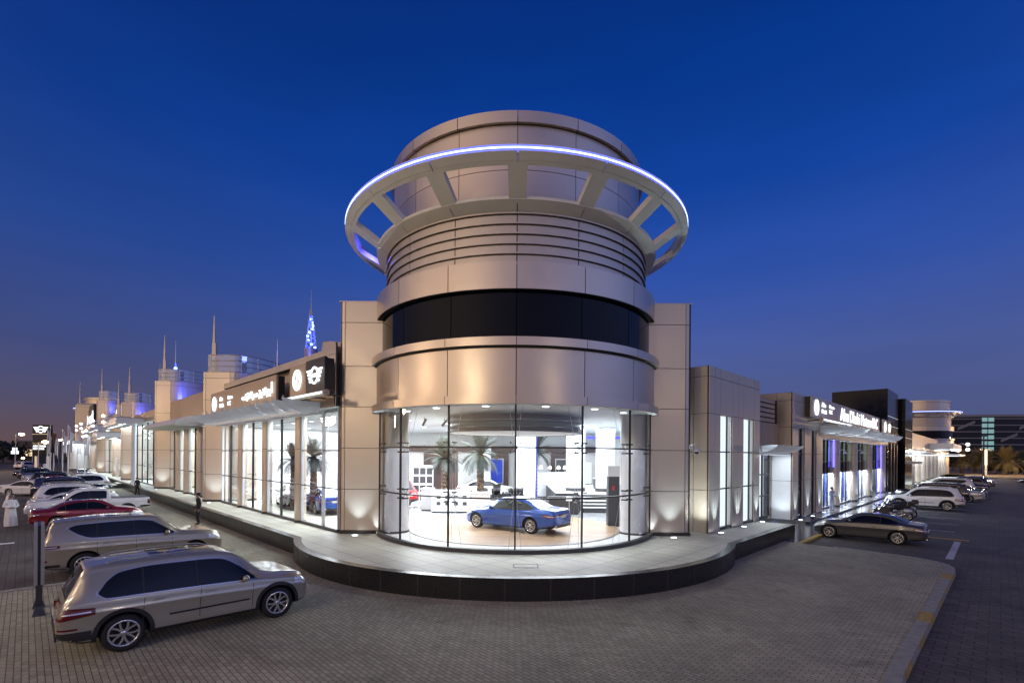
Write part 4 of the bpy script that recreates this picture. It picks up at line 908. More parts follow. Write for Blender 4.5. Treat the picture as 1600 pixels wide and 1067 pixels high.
# far left dark sign boxes on the last tower
sg7 = sign_panel('company_sign', 'l', 100, 108.5, 7.4, 8.5, 12.6, M['black'], 'dark sign box with white lit Arabic lettering on the farthest left tower')
m = MB(); arabic(m, P('l', 108, 7.4, 9.6), rl, UP, 7.4, 1.6, M['sign_lit']); m.build('arabic_lettering', sg7)
sg8 = sign_panel('emblem_sign', 'l', 110, 116, 7.4, 8.2, 12, M['tan_panel'], 'tan sign with white lit strokes at the far left end')
m = MB(); arabic(m, P('l', 115.6, 7.4, 9.3), rl, UP, 5.2, 1.4, M['sign_lit']); m.build('arabic_lettering', sg8)
# free-standing monolith
mono = thing('sign_tower', 'tall dark free standing sign tower with a lit winged emblem among the flags', 'sign', (-100.2, 80.6, RZ))
x0, x1 = -101.9, -98.3; y = 80.6
m = MB(); m.box(x0, x1, y, y + .7, 3.0, 9.6, M['blackblock']); m.box(x0, x1, y - .02, y, 7.55, 7.62, M['silver']); m.box(x0, x1, y - .02, y, 5.6, 5.65, M['silver']); m.build('panel', mono)
m = MB(); m.box(x0 + .3, x0 + .8, y + .2, y + .5, RZ, 3.0, M['silver']); m.box(x1 - .8, x1 - .3, y + .2, y + .5, RZ, 3.0, M['silver']); m.build('post', mono)
m = MB(); wings(m, Vector(((x0 + x1) / 2, y - .02, 8.6)), Vector((1, 0, 0)), UP, 3.2, M['sign_lit']); m.build('emblem', mono)
m = MB(); text_mesh(m, 'ABU DHABI', .62, Vector((x0 + .15, y - .04, 4.85)), (1, 0, 0), UP, M['sign_lit'], .04, .85); m.build('lettering', mono); m = MB(); text_mesh(m, 'MOTORS', .62, Vector((x0 + .15, y - .04, 4.3)), (1, 0, 0), UP, M['sign_lit'], .04, .95); m.build('lettering', mono)
# ------------------------------------------------------------------ showroom interior
M['floor'] = brickmat('white_gloss_floor', (.36, .37, .38), (.38, .39, .40), (.27, .28, .29), .9, .9, 45, .006, .12, stain=.04, bump=0, offset=0, spec=.6)
M['pebble'] = mat('white_pebbles', (.82, .82, .80), .8, 0, .25, 60, bump=.8)
def woodmat():
    m = brickmat('oak_strip_floor', (.42, .27, .155), (.56, .39, .245), (.24, .15, .09), 1.6, .13, 0, .004, .32, stain=.22, bump=.05, spec=.45); return m
M['oak'] = woodmat()
fl = MB(); fl.prism([xy('l', 4.0, 6.55), xy('l', 21.4, 6.55), xy('l', 21.4, -9), (-7, 19), (7, 19), xy('r', 20, -9), xy('r', 11.2, 3.3), xy('r', 4.0, 5.5)], .3, TZ - .004, M['floor'])
struct(fl.build('showroom_floor'))
fl = MB(); fl.prism([tuple(pol(6.08, -80 + 160 * i / 48, 0)[:2]) for i in range(49)] + [(5.5, 1), (-5.5, 1)], .3, TZ + .004, M['pebble'])
struct(fl.build('pebble_border'))
pf = thing('display_platform', 'round oak strip turntable platform under the blue car in the glass showroom', 'platform', (0, 0, TZ))
m = MB(); m.lathe([(4.78, TZ), (4.78, TZ + .03), (4.72, TZ + .035)], M['steel'], 72); m.disc(4.75, TZ + .034, M['oak'], n=72); m.build('deck', pf)
# room shell
rs = bld('showroom_hall', 'white walled showroom hall seen through the glazing behind the blue car')
m = MB()
m.box(-9, 9, 19, 19.2, TZ, 5.8, M['white_wall'])
for a, b in ((('l', 21.5, 6.4), ('l', 21.5, -9)), (('l', 21.5, -9), (-9, 19)), ((9, 19), ('r', 20, -9)), (('r', 20, -9), ('r', 11.0, 3.4)), (('r', 11.0, 3.4), ('r', 4.9, 3.55))):
    pa = Vector((*(xy(*a) if isinstance(a[0], str) else a), 0)); pb = Vector((*(xy(*b) if isinstance(b[0], str) else b), 0))
    d = (pb - pa).normalized(); n = Vector((-d.y, d.x, 0)) * .1
    m.hexa([pa - n + Vector((0, 0, TZ)), pb - n + Vector((0, 0, TZ)), pb + n + Vector((0, 0, TZ)), pa + n + Vector((0, 0, TZ)), pa - n + Vector((0, 0, 5.9)), pb - n + Vector((0, 0, 5.9)), pb + n + Vector((0, 0, 5.9)), pa + n + Vector((0, 0, 5.9))], M['white_wall'])
m.build('wall', rs)
m = MB(); m.prism([xy('l', 4.0, 6.5), xy('l', 21.4, 6.5), xy('l', 21.4, -9), (-7, 19), (7, 19), xy('r', 20, -9), xy('r', 11.2, 3.3), xy('r', 4.0, 5.0)], 5.80, 5.92, M['soffit'])
m.build('ceiling', rs)
m = MB()
for x, w in ((-7.6, 1.6), (-2.6, 2.2), (.2, 1.2), (3.2, 2.0)): m.box(x, x + w, 18.6, 18.9, TZ, 4.1, M['brown_panel'])
m.build('brown_wall_panel', rs)
m = MB(); m.box(-9, 9, 18.5, 18.98, 4.2, 4.7, M['brown_panel']); m.box(-5.2, -4.2, 14, 14.3, TZ, 4.2, M['brown_panel']); m.build('brown_beam', rs)
m = MB(); m.box(5.0, 6.6, 18.4, 18.6, 1.6, 3.4, M['screen_lit']); m.build('lit_window', rs)
# gallery step on the right with white treads
m = MB(); m.box(2.6, 10, 7.6, 16, TZ, 1.62, M['darktrim']); m.box(2.6, 10, 7.6, 16, 1.62, 1.66, M['white_gloss']); m.build('raised_gallery', rs)
m = MB()
for i in range(5): m.box(4.05, 5.75, 7.6 - .34 * (i + 1), 7.6 - .34 * i, TZ, 1.62 - .17 * i - .17 + .13, M['darktrim']); m.box(4.0, 5.8, 7.58 - .34 * (i + 1), 7.6 - .34 * i, 1.62 - .17 * i - .17 + .13, 1.62 - .17 * i, M['white_gloss'])
m.build('stair', rs)
for (x, y, r, z0) in ((.85, 12.0, .72, TZ), (4.05, 9.3, .62, 1.66), (5.95, 9.0, .62, 1.66), (-2.3, 16.5, .5, TZ)):
    m = MB(); m.lathe([(r + .04, z0), (r + .04, z0 + .22)], M['darktrim'], 28, (x, y)); m.lathe([(r, z0 + .22), (r, 3.0)], M['white_gloss'], 32, (x, y)); m.lathe([(r, 3.015), (r, 5.8)], M['white_gloss'], 32, (x, y)); m.build('column', rs)
m = MB(); m.box(1.62, 1.66, 12.3, 12.35, TZ, 5.8, M['led_blue_soft']); m.box(5.2, 8.6, 12.0, 12.05, 5.15, 5.35, M['led_blue_soft']); m.build('blue_light', rs)
# ceiling lamps
def downlight(x, y, z, lbl):
    mb = MB(); mb.lathe([(0, z - .02), (.11, z - .02), (.14, z), ], M['lampw'], 14, (x, y)); return tag(mb.build('ceiling_light'), lbl, 'ceiling light', 'recessed ceiling lights in the showroom')
for a in (-58, -35, -12, 12, 35, 58):
    q = pol(5.2, a, 0); downlight(q.x, q.y, 5.735, 'round recessed light in the rotunda ceiling close behind the curved glass')
for (x, y) in ((-4, 6), (4, 6), (-6, 10), (6, 10), (0, 10), (-3, 14), (4, 14)): downlight(x, y, 5.79, 'round recessed light in the showroom ceiling deep behind the platform')
for i in range(6):
    for t in (4.6, 1.5): q = P('l', 6.5 + 2.6 * i, t, 0); downlight(q.x, q.y, 5.79, 'round recessed light over the left wing shopfront')
def tracklight(x, y, k):
    a = thing('track_spotlight', 'black spotlight hanging tilted from the showroom ceiling on the left', 'spotlight', (x, y, 5.79), .3 * k, 'track spotlights', local=True)
    mb = MB(); mb.tube([(0, 0, 0), (0, 0, -.18)], .015, M['black'], 6); mb.build('stem', a)
    mb = MB(); mb.tube([(.10, -.12, -.16), (-.08, .12, -.42)], .06, M['black'], 10); mb.build('head', a)
for k, (x, y) in enumerate(((-4.3, .5), (-3.4, .9), (-2.6, 1.1), (-8.2, 2.2), (-9.0, 4.2), (-9.8, 3.0), (-8.6, 5.0))): tracklight(x, y, k)
# counters and displays
def counter(name, lbl, x0, x1, y0, y1, h, top='white_gloss', side='white_gloss', marks=0, cat='counter'):
    a = thing(name, lbl, cat, ((x0 + x1) / 2, y0, TZ)); mb = MB(); mb.box(x0, x1, y0, y1, TZ + .08, TZ + h - .05, M[side]); mb.box(x0 + .05, x1 - .05, y0 + .05, y1, TZ, TZ + .08, M['darktrim']); mb.build('body', a)
    mb = MB(); mb.box(x0 - .03, x1 + .03, y0 - .03, y1 + .03, TZ + h - .05, TZ + h, M[top]); mb.build('top', a)
    if marks:
        mb = MB()
        for i in range(marks):
            for j in range(2):
                xx = x0 + (x1 - x0) * (i + .6) / (marks + .4); zz = TZ + h * (.42 + .3 * j); mb.box(xx, xx + .24, y0 - .012, y0 - .001, zz - .1, zz + .1, M['darktrim'])
        mb.build('display_niche', a)
    return a
counter('display_counter', 'long white display counter with dark square niches behind the platform on the left', -4.75, -2.55, 5.4, 6.4, 1.25, marks=4)
counter('display_counter', 'grey ended counter beside the red car', -5.5, -4.85, 6.2, 7.2, 1.32, side='sign_grey')
counter('reception_desk', 'tall plain white box desk right of the display counter', -2.35, -1.35, 4.2, 5.1, 1.25)
counter('bench', 'low white slatted bench beyond the bonnet of the blue car', -1.5, -.3, 6.2, 6.9, .45, cat='bench')
counter('bar_counter', 'glowing white bar counter under small lamps beyond the blue car', 1.9, 4.3, 16.0, 16.6, 2.0)
counter('service_desk', 'dark plinth desk right behind the boot of the blue car', 2.0, 3.75, 5.0, 5.5, 1.0, side='darktrim', top='darktrim')
m = MB(); m.box(-.95, .25, 6.9, 6.95, TZ, TZ + 1.0, M['black']); tag(m.build('dark_board'), 'dark low board standing behind the bonnet of the blue car', 'board')
ki = thing('display_stand', 'dark display stand with a white box on top behind the curved glass', 'stand', (4.3, .5, TZ))
m = MB(); m.box(4.45, 5.0, .4, .9, TZ, 3.0, M['darktrim']); m.build('cabinet', ki); m = MB(); m.box(4.42, 5.0, .35, .8, 3.0, 3.5, M['white_gloss']); m.build('screen_box', ki); m = MB(); m.box(4.62, 4.74, .37, .398, 2.35, 2.55, mat('red_label', (.5, .03, .03), .5, 0, 0)); m.build('red_label', ki)
for (x, y, r_, l) in ((-3.0, 2.2, .3, 'slim price stand with a tilted card left of the blue car'), (2.9, 2.9, -.4, 'slim price stand with a tilted card right of the blue car')):
    a_ = thing('price_stand', l, 'stand', (x, y, TZ), r_, group='price stands', local=True); m = MB(); m.tube([(0, 0, .02), (0, 0, 1.0)], .018, M['steel'], 8); m.lathe([(0, 0), (.16, 0), (.16, .02), (0, .025)], M['steel'], 16); m.build('pole', a_)
    m = MB(); m.obox((0, -.03, 1.08), (1, 0, 0), (0, .5, .86), (0, -.86, .5), .16, .12, .008, M['white_gloss']); m.build('card', a_)
for (x, y, l) in ((-6.0, 12.5, 'white desk with a monitor deep in the hall behind the left palm'), (-1.2, 12.8, 'white desk with a monitor deep in the hall behind the middle palm'), (6.4, 11.4, 'white desk with a monitor up on the gallery')):
    z_ = 1.66 if x > 3 else TZ; a_ = thing('desk', l, 'desk', (x, y, z_), group='desks in the hall', local=True)
    m = MB(); m.box(-.8, .8, -.35, .35, .70, .75, M['white_gloss']); m.build('desk_top', a_)
    for sx in (-.75, .75): m = MB(); m.box(sx - .03, sx + .03, -.33, .33, 0, .70, M['darktrim']); m.build('side_panel', a_)
    m = MB(); m.box(-.28, .28, .05, .08, .86, 1.22, M['black']); m.tube([(0, .08, .75), (0, .08, .95)], .02, M['black'], 6); m.build('monitor', a_)
for (x0, x1, y, z0, z1, mm, l) in ((-8.4, -7.9, 13.5, 1.3, 3.3, 'sign_grey', 'grey framed poster on the wall behind the red car'), (-1.9, -.9, 18.45, 1.6, 3.6, 'blue_gloss', 'blue framed poster on the far wall left of the big white column'), (3.6, 4.6, 18.4, 1.8, 3.6, 'darktrim', 'dark framed poster on the far wall right of the big white column')):
    a_ = thing('poster', l, 'poster', ((x0 + x1) / 2, y, z0)); m = MB(); m.box(x0 - .06, x1 + .06, y, y + .05, z0 - .06, z1 + .06, M['steel']); m.build('frame', a_); m = MB(); m.box(x0, x1, y - .012, y - .002, z0, z1, M[mm]); m.build('picture', a_)
a_ = thing('shelf_unit', 'tall white shelf unit with dark compartments left of the palms', 'shelf', (-6.3, 11.0, TZ))
m = MB(); m.box(-7.0, -5.6, 11.0, 11.4, TZ, 3.2, M['white_gloss']); m.build('carcass', a_)
for i in range(4):
    for j in range(3): m = MB(); m.box(-6.93 + .46 * j, -6.53 + .46 * j, 10.985, 10.999, TZ + .15 + .6 * i, TZ + .62 + .6 * i, M['darktrim']); m.build('compartment', a_)
for i, x in enumerate((2.2, 2.9, 3.6, 4.1)):
    a_ = thing('table_lamp', ['small white lamp at the left end of the glowing bar counter', 'small white lamp second from the left on the glowing bar counter', 'small white lamp third from the left on the glowing bar counter', 'small white lamp at the right end of the glowing bar counter'][i], 'lamp', (x, 16.2, TZ + 2.0), group='lamps on the bar counter', local=True)
    m = MB(); m.tube([(0, 0, 0), (0, 0, .3)], .02, M['steel'], 6); m.build('stem', a_); m = MB(); m.lathe([(.16, .26), (.09, .5), (0, .5)], M['lampw'], 14); m.build('lamp_shade', a_)
# chairs
ch = thing('office_chair', 'black curved armchair with chrome legs at the desk beyond the blue car', 'chair', (0, 0, 0), group='showroom chairs', local=True)
m = MB(); m.box(-.26, .26, -.25, .25, .42, .50, M['black']); m.build('seat', ch)
m = MB(); m.lathe([(.27, .5), (.30, .92), (.26, .92), (.23, .5)], M['black'], 14, a0=60, a1=300, closed=True); m.build('backrest', ch)
for sx in (-.2, .2):
    for sy in (-.2, .2): m = MB(); m.tube([(sx, sy, .42), (sx * 1.15, sy * 1.15, 0)], .015, M['chrome'], 6); m.build('leg', ch)
sp_ = [(-1.1, 7.7, .6, 'black curved armchair left of the palm trunk beyond the blue car'), (-.05, 7.9, 2.2, 'black curved armchair nearest the white round column'), (.35, 8.4, 3.4, 'black curved armchair half hidden behind the mullion'), (-1.9, 7.9, 5.0, 'black curved armchair at the far side of the white box desk')]
for i, (x, y, r, l) in enumerate(sp_):
    o = ch if i == 0 else copy_tree(ch); o.location = (x, y, TZ + .35); o.rotation_euler = (0, 0, r); o['label'] = l
m = MB(); m.box(-2.4, .9, 7.2, 9.0, TZ, TZ + .34, M['white_gloss']); tag(m.build('podium'), 'low white podium carrying the black armchairs', 'podium')
# palms
M['palm_leaf'] = mat('palm_leaf', (.026, .040, .030), .5, 0, .35, 6)
M['palm_bark'] = None
def barkmat():
    m, nt, b = _nt('palm_bark'); tc = nt.nodes.new('ShaderNodeTexCoord'); v = nt.nodes.new('ShaderNodeTexVoronoi'); v.inputs['Scale'].default_value = 9
    nt.links.new(tc.outputs['Object'], v.inputs['Vector']); r = nt.nodes.new('ShaderNodeValToRGB'); r.color_ramp.elements[0].color = (.30, .20, .12, 1); r.color_ramp.elements[1].color = (.05, .03, .02, 1); r.color_ramp.elements[1].position = .6
    nt.links.new(v.outputs['Distance'], r.inputs['Fac']); nt.links.new(r.outputs['Color'], b.inputs['Base Color']); b.inputs['Roughness'].default_value = .85; return m
M['palm_bark'] = barkmat()
def palm(loc, h, R, nf, lbl, leaf, cat='palm tree', group=None, seed=1, tr=.17):
    rnd_ = random.Random(seed); a = thing('palm_tree', lbl, cat, loc, group=group, local=True)
    mb = MB(); n = 26
    pr = []
    for i in range(n + 1): pr.append((tr * (1.12 - .2 * i / n) * (1.0 if i % 2 else 1.22), h * i / n))
    mb.lathe(pr, M['palm_bark'], 14, smooth=False); mb.build('trunk', a)
    mb = MB()
    for k in range(nf):
        az = 2 * PI * k * .618 + rnd_.uniform(-.2, .2); el = math.radians(rnd_.uniform(-15, 82)); L = R * rnd_.uniform(.85, 1.15)
        pts = []; d = Vector((math.cos(az) * math.cos(el), math.sin(az) * math.cos(el), math.sin(el))); p = Vector((0, 0, h)); ns = 12
        for i in range(ns + 1):
            pts.append(p.copy()); p = p + d * (L / ns); d = (d + Vector((0, 0, -.13 * (1.3 - math.sin(el))))).normalized()
        for i in range(1, ns):
            q, e = pts[i], pts[i + 1]; t_ = (e - q).normalized(); sd_ = t_.cross(Vector((0, 0, 1))); sd_ = sd_.normalized() if sd_.length > .01 else Vector((1, 0, 0)); up = sd_.cross(t_)
            ll = R * .34 * math.sin(PI * min(1, (i + .6) / (ns + .4))) + .05
            for sg in (-1, 1):
                for f_ in (0, .5):
                    b0 = q.lerp(e, f_); tip = b0 + (sd_ * sg * .75 + t_ * .75 + up * .12 - Vector((0, 0, .18))).normalized() * ll * rnd_.uniform(.85, 1.1)
                    w = t_ * R * .016
                    mb.add([b0 - w, b0 + w, tip], [(0, 1, 2)], leaf)
        mb.tube(pts, [.018 * R * (1 - .8 * i / ns) for i in range(ns + 1)], leaf, 4, smooth=False)
    mb.build('crown', a, recalc=False); return a
palm((-4.35, 8.1, TZ), 3.05, 1.45, 46, 'indoor palm behind the white counter on the left', M['palm_leaf'], group='palms in the showroom', seed=3, tr=.19)
palm((-2.0, 6.6, TZ), 3.35, 1.55, 50, 'indoor palm in the middle beside the white box desk', M['palm_leaf'], group='palms in the showroom', seed=5, tr=.2)
palm((1.6, 14.6, TZ), 3.5, 1.8, 46, 'indoor palm half hidden by the big white column', M['palm_leaf'], group='palms in the showroom', seed=9, tr=.2)
palm((-11.2, 4.6, TZ), 3.1, 1.3, 44, 'indoor palm behind the left wing glass nearest the pylon', M['palm_leaf'], group='palms in the showroom', seed=11)
palm((-12.9, 5.9, TZ), 2.9, 1.2, 40, 'indoor palm between the two shopfront columns', M['palm_leaf'], group='palms in the showroom', seed=12)
# ------------------------------------------------------------------ vehicles
def paint(name, col, rough=.28, metal=.55, coat=1.):
    return mat(name, col, rough, metal, 0, 0, coat=coat, rvar=0)
M['p_tan'] = paint('champagne_paint', (.42, .395, .325)); M['p_gold'] = paint('beige_paint', (.385, .345, .265)); M['p_grey'] = paint('graphite_paint', (.085, .085, .092))
M['p_white'] = paint('white_paint', (.72, .72, .73), .3, 0.); M['p_red'] = paint('dark_red_paint', (.20, .008, .014), .25, .3); M['p_blue'] = paint('metallic_blue_paint', (.015, .085, .40), .22, .35)
M['p_black'] = paint('black_paint', (.010, .010, .013), .2, .2); M['p_silver'] = paint('silver_paint', (.50, .51, .53)); M['p_navy'] = paint('navy_paint', (.02, .03, .07), .25, .4)
M['p_brightred'] = paint('bright_red_paint', (.62, .018, .02), .25, .1)
M['cglass'] = mat('tinted_car_glass', (.005, .007, .011), .03, 0, 0, 0, spec=.42, rvar=0)
M['cglass_l'] = glass('clear_car_glass', (.55, .62, .60), .12)
M['tail'] = mat('red_lamp_lens', (.11, .003, .005), .12, 0, .2, 30, coat=1.)
M['head'] = mat('headlamp_lens', (.80, .84, .88), .12, .3, .25, 30, coat=1.)
M['trimblack'] = mat('black_trim', (.018, .018, .019), .5, 0, .1, 20)
M['rim'] = mat('alloy_rim', (.58, .58, .58), .25, .85, .05, 10)
M['plate'] = mat('number_plate', (.62, .62, .60), .5, 0, .05, 10)
M['seat'] = mat('car_seat', (.10, .09, .08), .7, 0, .1, 10)

def lin(ks, x):
    if x <= ks[0][0]: return ks[0][1]
    for (a, u), (b, v) in zip(ks[:-1], ks[1:]):
        if x <= b: return u + (v - u) * (x - a) / (b - a)
    return ks[-1][1]
def pch(ks, x):
    """monotone cubic through the keys"""
    n = len(ks)
    if x <= ks[0][0]: return ks[0][1]
    if x >= ks[-1][0]: return ks[-1][1]
    i = 0
    while ks[i + 1][0] < x: i += 1
    h = [ks[j + 1][0] - ks[j][0] for j in range(n - 1)]; d = [(ks[j + 1][1] - ks[j][1]) / h[j] for j in range(n - 1)]
    def slope(j):
        if j == 0: return d[0]
        if j == n - 1: return d[-1]
        if d[j - 1] * d[j] <= 0: return 0
        w1 = 2 * h[j] + h[j - 1]; w2 = h[j] + 2 * h[j - 1]
        return (w1 + w2) / (w1 / d[j - 1] + w2 / d[j])
    t = (x - ks[i][0]) / h[i]; m0, m1 = slope(i), slope(i + 1)
    return (2 * t**3 - 3 * t**2 + 1) * ks[i][1] + (t**3 - 2 * t**2 + t) * h[i] * m0 + (-2 * t**3 + 3 * t**2) * ks[i + 1][1] + (t**3 - t**2) * h[i] * m1

class Shape:
    def __init__(s, d): s.d = d; s.L = d['L']; s.cache = {}
    def sec(s, x):
        """half section at x as a dense (y,z) polyline, bottom centre to top centre"""
        k = round(x, 4)
        if k in s.cache: return s.cache[k]
        d = s.d; zt = pch(d['top'], x); zb = pch(d['bot'], x); bl = min(pch(d['belt'], x), zt - .02); hw = pch(d['hw'], x); rw = min(pch(d['rw'], x), hw * .93)
        h = bl - zb; g = zt - bl; rr = min(.13, .45 * g + .01)
        sh = hw * (.955 if g > .15 else .93)
        pts = [(0, zb), (hw * .5, zb), (hw * .86, zb), (hw * .965, zb + .07 * h), (hw * .985, zb + .20 * h), (hw * .984, zb + .42 * h), (hw * .990, zb + .60 * h), (hw, zb + .73 * h), (hw * .986, zb + .80 * h), (hw * .972, zb + .94 * h), (sh, bl),
               (sh + (rw - sh) * .36 + .012 * min(1, g * 3), bl + (g - rr) * .38), (sh + (rw - sh) * .74 + .012 * min(1, g * 3), bl + (g - rr) * .76), (rw + .012 * min(1, g * 3), zt - rr), (rw - rr * .25, zt - rr * .42), (rw - rr * .95, zt - rr * .12), (rw * .55, zt - .012 * min(1, g * 4)), (0, zt)]
        out = []; n = len(pts)
        for i in range(n - 1):
            p0 = pts[i - 1] if i else (-pts[1][0], pts[1][1]); p1 = pts[i]; p2 = pts[i + 1]; p3 = pts[i + 2] if i + 2 < n else (-pts[n - 2][0], pts[n - 2][1])
            for j in range(3):
                t = j / 3
                f_ = lambda a, b, c, e: .5 * (2 * b + (c - a) * t + (2 * a - 5 * b + 4 * c - e) * t * t + (3 * b - a - 3 * c + e) * t**3)
                out.append((max(0, f_(p0[0], p1[0], p2[0], p3[0])), f_(p0[1], p1[1], p2[1], p3[1])))
        out.append(pts[-1]); s.cache[k] = out; return out
    def y(s, x, z):
        p = s.sec(x); q = p[6:]
        best = q[0][0]
        for (a, b), (c, e) in zip(q[:-1], q[1:]):
            if b <= z <= e: return a + (c - a) * ((z - b) / (e - b) if e > b else 0)
        return q[-1][0] if z > q[-1][1] else q[0][0]
    def z(s, x, y):
        p = s.sec(x); q = p[30:]
        for (a, b), (c, e) in zip(q[:-1], q[1:]):
            if c <= y <= a: return b + (e - b) * ((a - y) / (a - c) if a > c else 0)
        return q[0][1]
    def patch(s, mb, xs, lo, hi, sg, off, m, nz=6):
        """skin panel hugging the body side between two height curves"""
        rows = []
        for x in xs:
            a, b = lo(x), hi(x); rows.append([(x, sg * (s.y(x, a + (b - a) * j / nz) + off), a + (b - a) * j / nz) for j in range(nz + 1)])
        mb.grid(rows, m)
    def toppatch(s, mb, xs, w, off, m, ny=10):
        rows = []
        for x in xs:
            ww = w(x); rows.append([(x, ww * (2 * j / ny - 1), s.z(x, abs(ww * (2 * j / ny - 1))) + off) for j in range(ny + 1)])
        mb.grid(rows, m)

def frange(a, b, n): return [a + (b - a) * i / n for i in range(n + 1)]
_body_cache = {}
def make_body(d):
    if d['id'] in _body_cache: return _body_cache[d['id']]
    s = Shape(d); L = d['L']; xs = sorted(set([0, .015, .04, .08, .13, .2, .28] + [round(v, 3) for v in frange(.36, L - .36, int(L * 11))] + [L - .28, L - .2, L - .13, L - .08, L - .04, L - .015, L]))
    bm = bmesh.new(); rows = []
    for x in xs:
        p = s.sec(x); r = [bm.verts.new((x, y, z)) for y, z in p] + [bm.verts.new((x, -y, z)) for y, z in p[-2:0:-1]]; rows.append(r)
    n = len(rows[0])
    for a, b in zip(rows[:-1], rows[1:]):
        for j in range(n): bm.faces.new((a[j], a[(j + 1) % n], b[(j + 1) % n], b[j]))
    bm.faces.new(rows[0][::-1]); bm.faces.new(rows[-1])
    bmesh.ops.recalc_face_normals(bm, faces=bm.faces)
    me = bpy.data.meshes.new('body'); bm.to_mesh(me); bm.free()
    o = bpy.data.objects.new('body', me); COL.objects.link(o)
    cuts = []
    for xa in (d['xr'], d['xr'] + d['wb']):
        for sg in (-1, 1):
            mb = MB(); r = d['arch']; n_ = 32; zc = d['rw_'] + .01
            y0, y1 = (d['W'] / 2 - .42) * sg, (d['W'] / 2 + .2) * sg
            ring0 = [(xa + r * math.cos(2 * PI * i / n_), y0, zc + r * math.sin(2 * PI * i / n_)) for i in range(n_)]; ring1 = [(p[0], y1, p[2]) for p in ring0]
            mb.add(ring0 + ring1, [[i, (i + 1) % n_, n_ + (i + 1) % n_, n_ + i] for i in range(n_)] + [list(range(n_))[::-1], list(range(n_, 2 * n_))], M['trimblack'])
            c = mb.build('cut'); cuts.append(c); md = o.modifiers.new('b', 'BOOLEAN'); md.operation = 'DIFFERENCE'; md.object = c; md.solver = 'EXACT'
    dg = bpy.context.evaluated_depsgraph_get(); me2 = bpy.data.meshes.new_from_object(o.evaluated_get(dg))
    bpy.data.objects.remove(o)
    for c in cuts: bpy.data.objects.remove(c)
    me2.name = 'car_body'; me2.materials.clear(); me2.materials.append(M['p_white']); me2.materials.append(M['trimblack'])
    for p in me2.polygons:
        c = p.center; k = 0
        for xa in (d['xr'], d['xr'] + d['wb']):
            if math.hypot(c.x - xa, c.z - d['rw_'] - .01) < d['arch'] + .004 and abs(c.y) < d['W'] / 2 + .03 and c.z < d['rw_'] + d['arch'] + .02:
                nd = p.normal.dot(Vector((xa - c.x, 0, d['rw_'] - c.z)).normalized()) if abs(p.normal.y) < .6 else 0
                if nd > .4 or abs(c.y) < d['W'] / 2 - .38: k = 1
        if c.z < pch(d['bot'], c.x) + .03 or c.z < d.get('clad', 0): k = 1
        p.material_index = k; p.use_smooth = True
    me2.set_sharp_from_angle(angle=math.radians(32))
    _body_cache[d['id']] = (s, me2); return s, me2
_wheel_cache = {}
def wheel_mesh(R, w, rimr, spokes):
    k = (R, w, rimr, spokes)
    if k in _wheel_cache: return _wheel_cache[k]
    # axis along Y, outer side +Y
    def lat(mb, prof, m, n=36, smooth=True):
        vs = []; q = len(prof)
        for i in range(n):
            a = 2 * PI * i / n
            for r, y in prof: vs.append((r * math.cos(a), y, r * math.sin(a)))
        mb.add(vs, [[i * q + j, ((i + 1) % n) * q + j, ((i + 1) % n) * q + j + 1, i * q + j + 1] for i in range(n) for j in range(q - 1)], m, smooth)
    t = MB(); lat(t, [(rimr, -w / 2), (R - .05, -w / 2), (R - .012, -w / 2 + .03), (R, -w / 2 + .06), (R, w / 2 - .06), (R - .012, w / 2 - .025), (R - .06, w / 2 + .008), (rimr + .012, w / 2), (rimr, w / 2 - .012)], M['rubber'])
    lat(t, [(0, -w * .1), (rimr, -w * .1)], M['black'])
    r = MB(); lat(r, [(rimr + .004, w / 2 - .006), (rimr - .012, w / 2 + .006), (rimr - .032, w / 2 - .004), (rimr - .034, -w * .1)], M['rim'])
    lat(r, [(0, w / 2 - .008), (.05, w / 2 - .01), (.062, w / 2 - .03), (.064, -w * .1)], M['rim'], 20)
    for i in range(spokes):
        a0 = 2 * PI * i / spokes
        for sg in (-1, 1):
            def q(rad, off, y): aa = a0 + off; return (rad * math.cos(aa), y, rad * math.sin(aa))
            e = sg * .52 * PI / spokes; yo = w / 2 - .012
            for (ra, oa, rb, ob, wa, wb_) in ((.045, sg * .10, rimr * .55, e * .62, .020, .017), (rimr * .53, e * .62, rimr - .02, e * 1.05, .017, .020)):
                A = Vector(q(ra, oa, yo - .004)); Bq = Vector(q(rb, ob, yo)); dr = (Bq - A).normalized(); sd = dr.cross(Vector((0, 1, 0))).normalized()
                dp = Vector((0, -.03, 0))
                r.hexa([A - sd * wa + dp, Bq - sd * wb_ + dp, Bq + sd * wb_ + dp, A + sd * wa + dp, A - sd * wa, Bq - sd * wb_, Bq + sd * wb_, A + sd * wa], M['rim'])
    to = t.build('wheel'); ro = r.build('rim'); me = (to.data, ro.data); bpy.data.objects.remove(to); bpy.data.objects.remove(ro)
    _wheel_cache[k] = me; return me

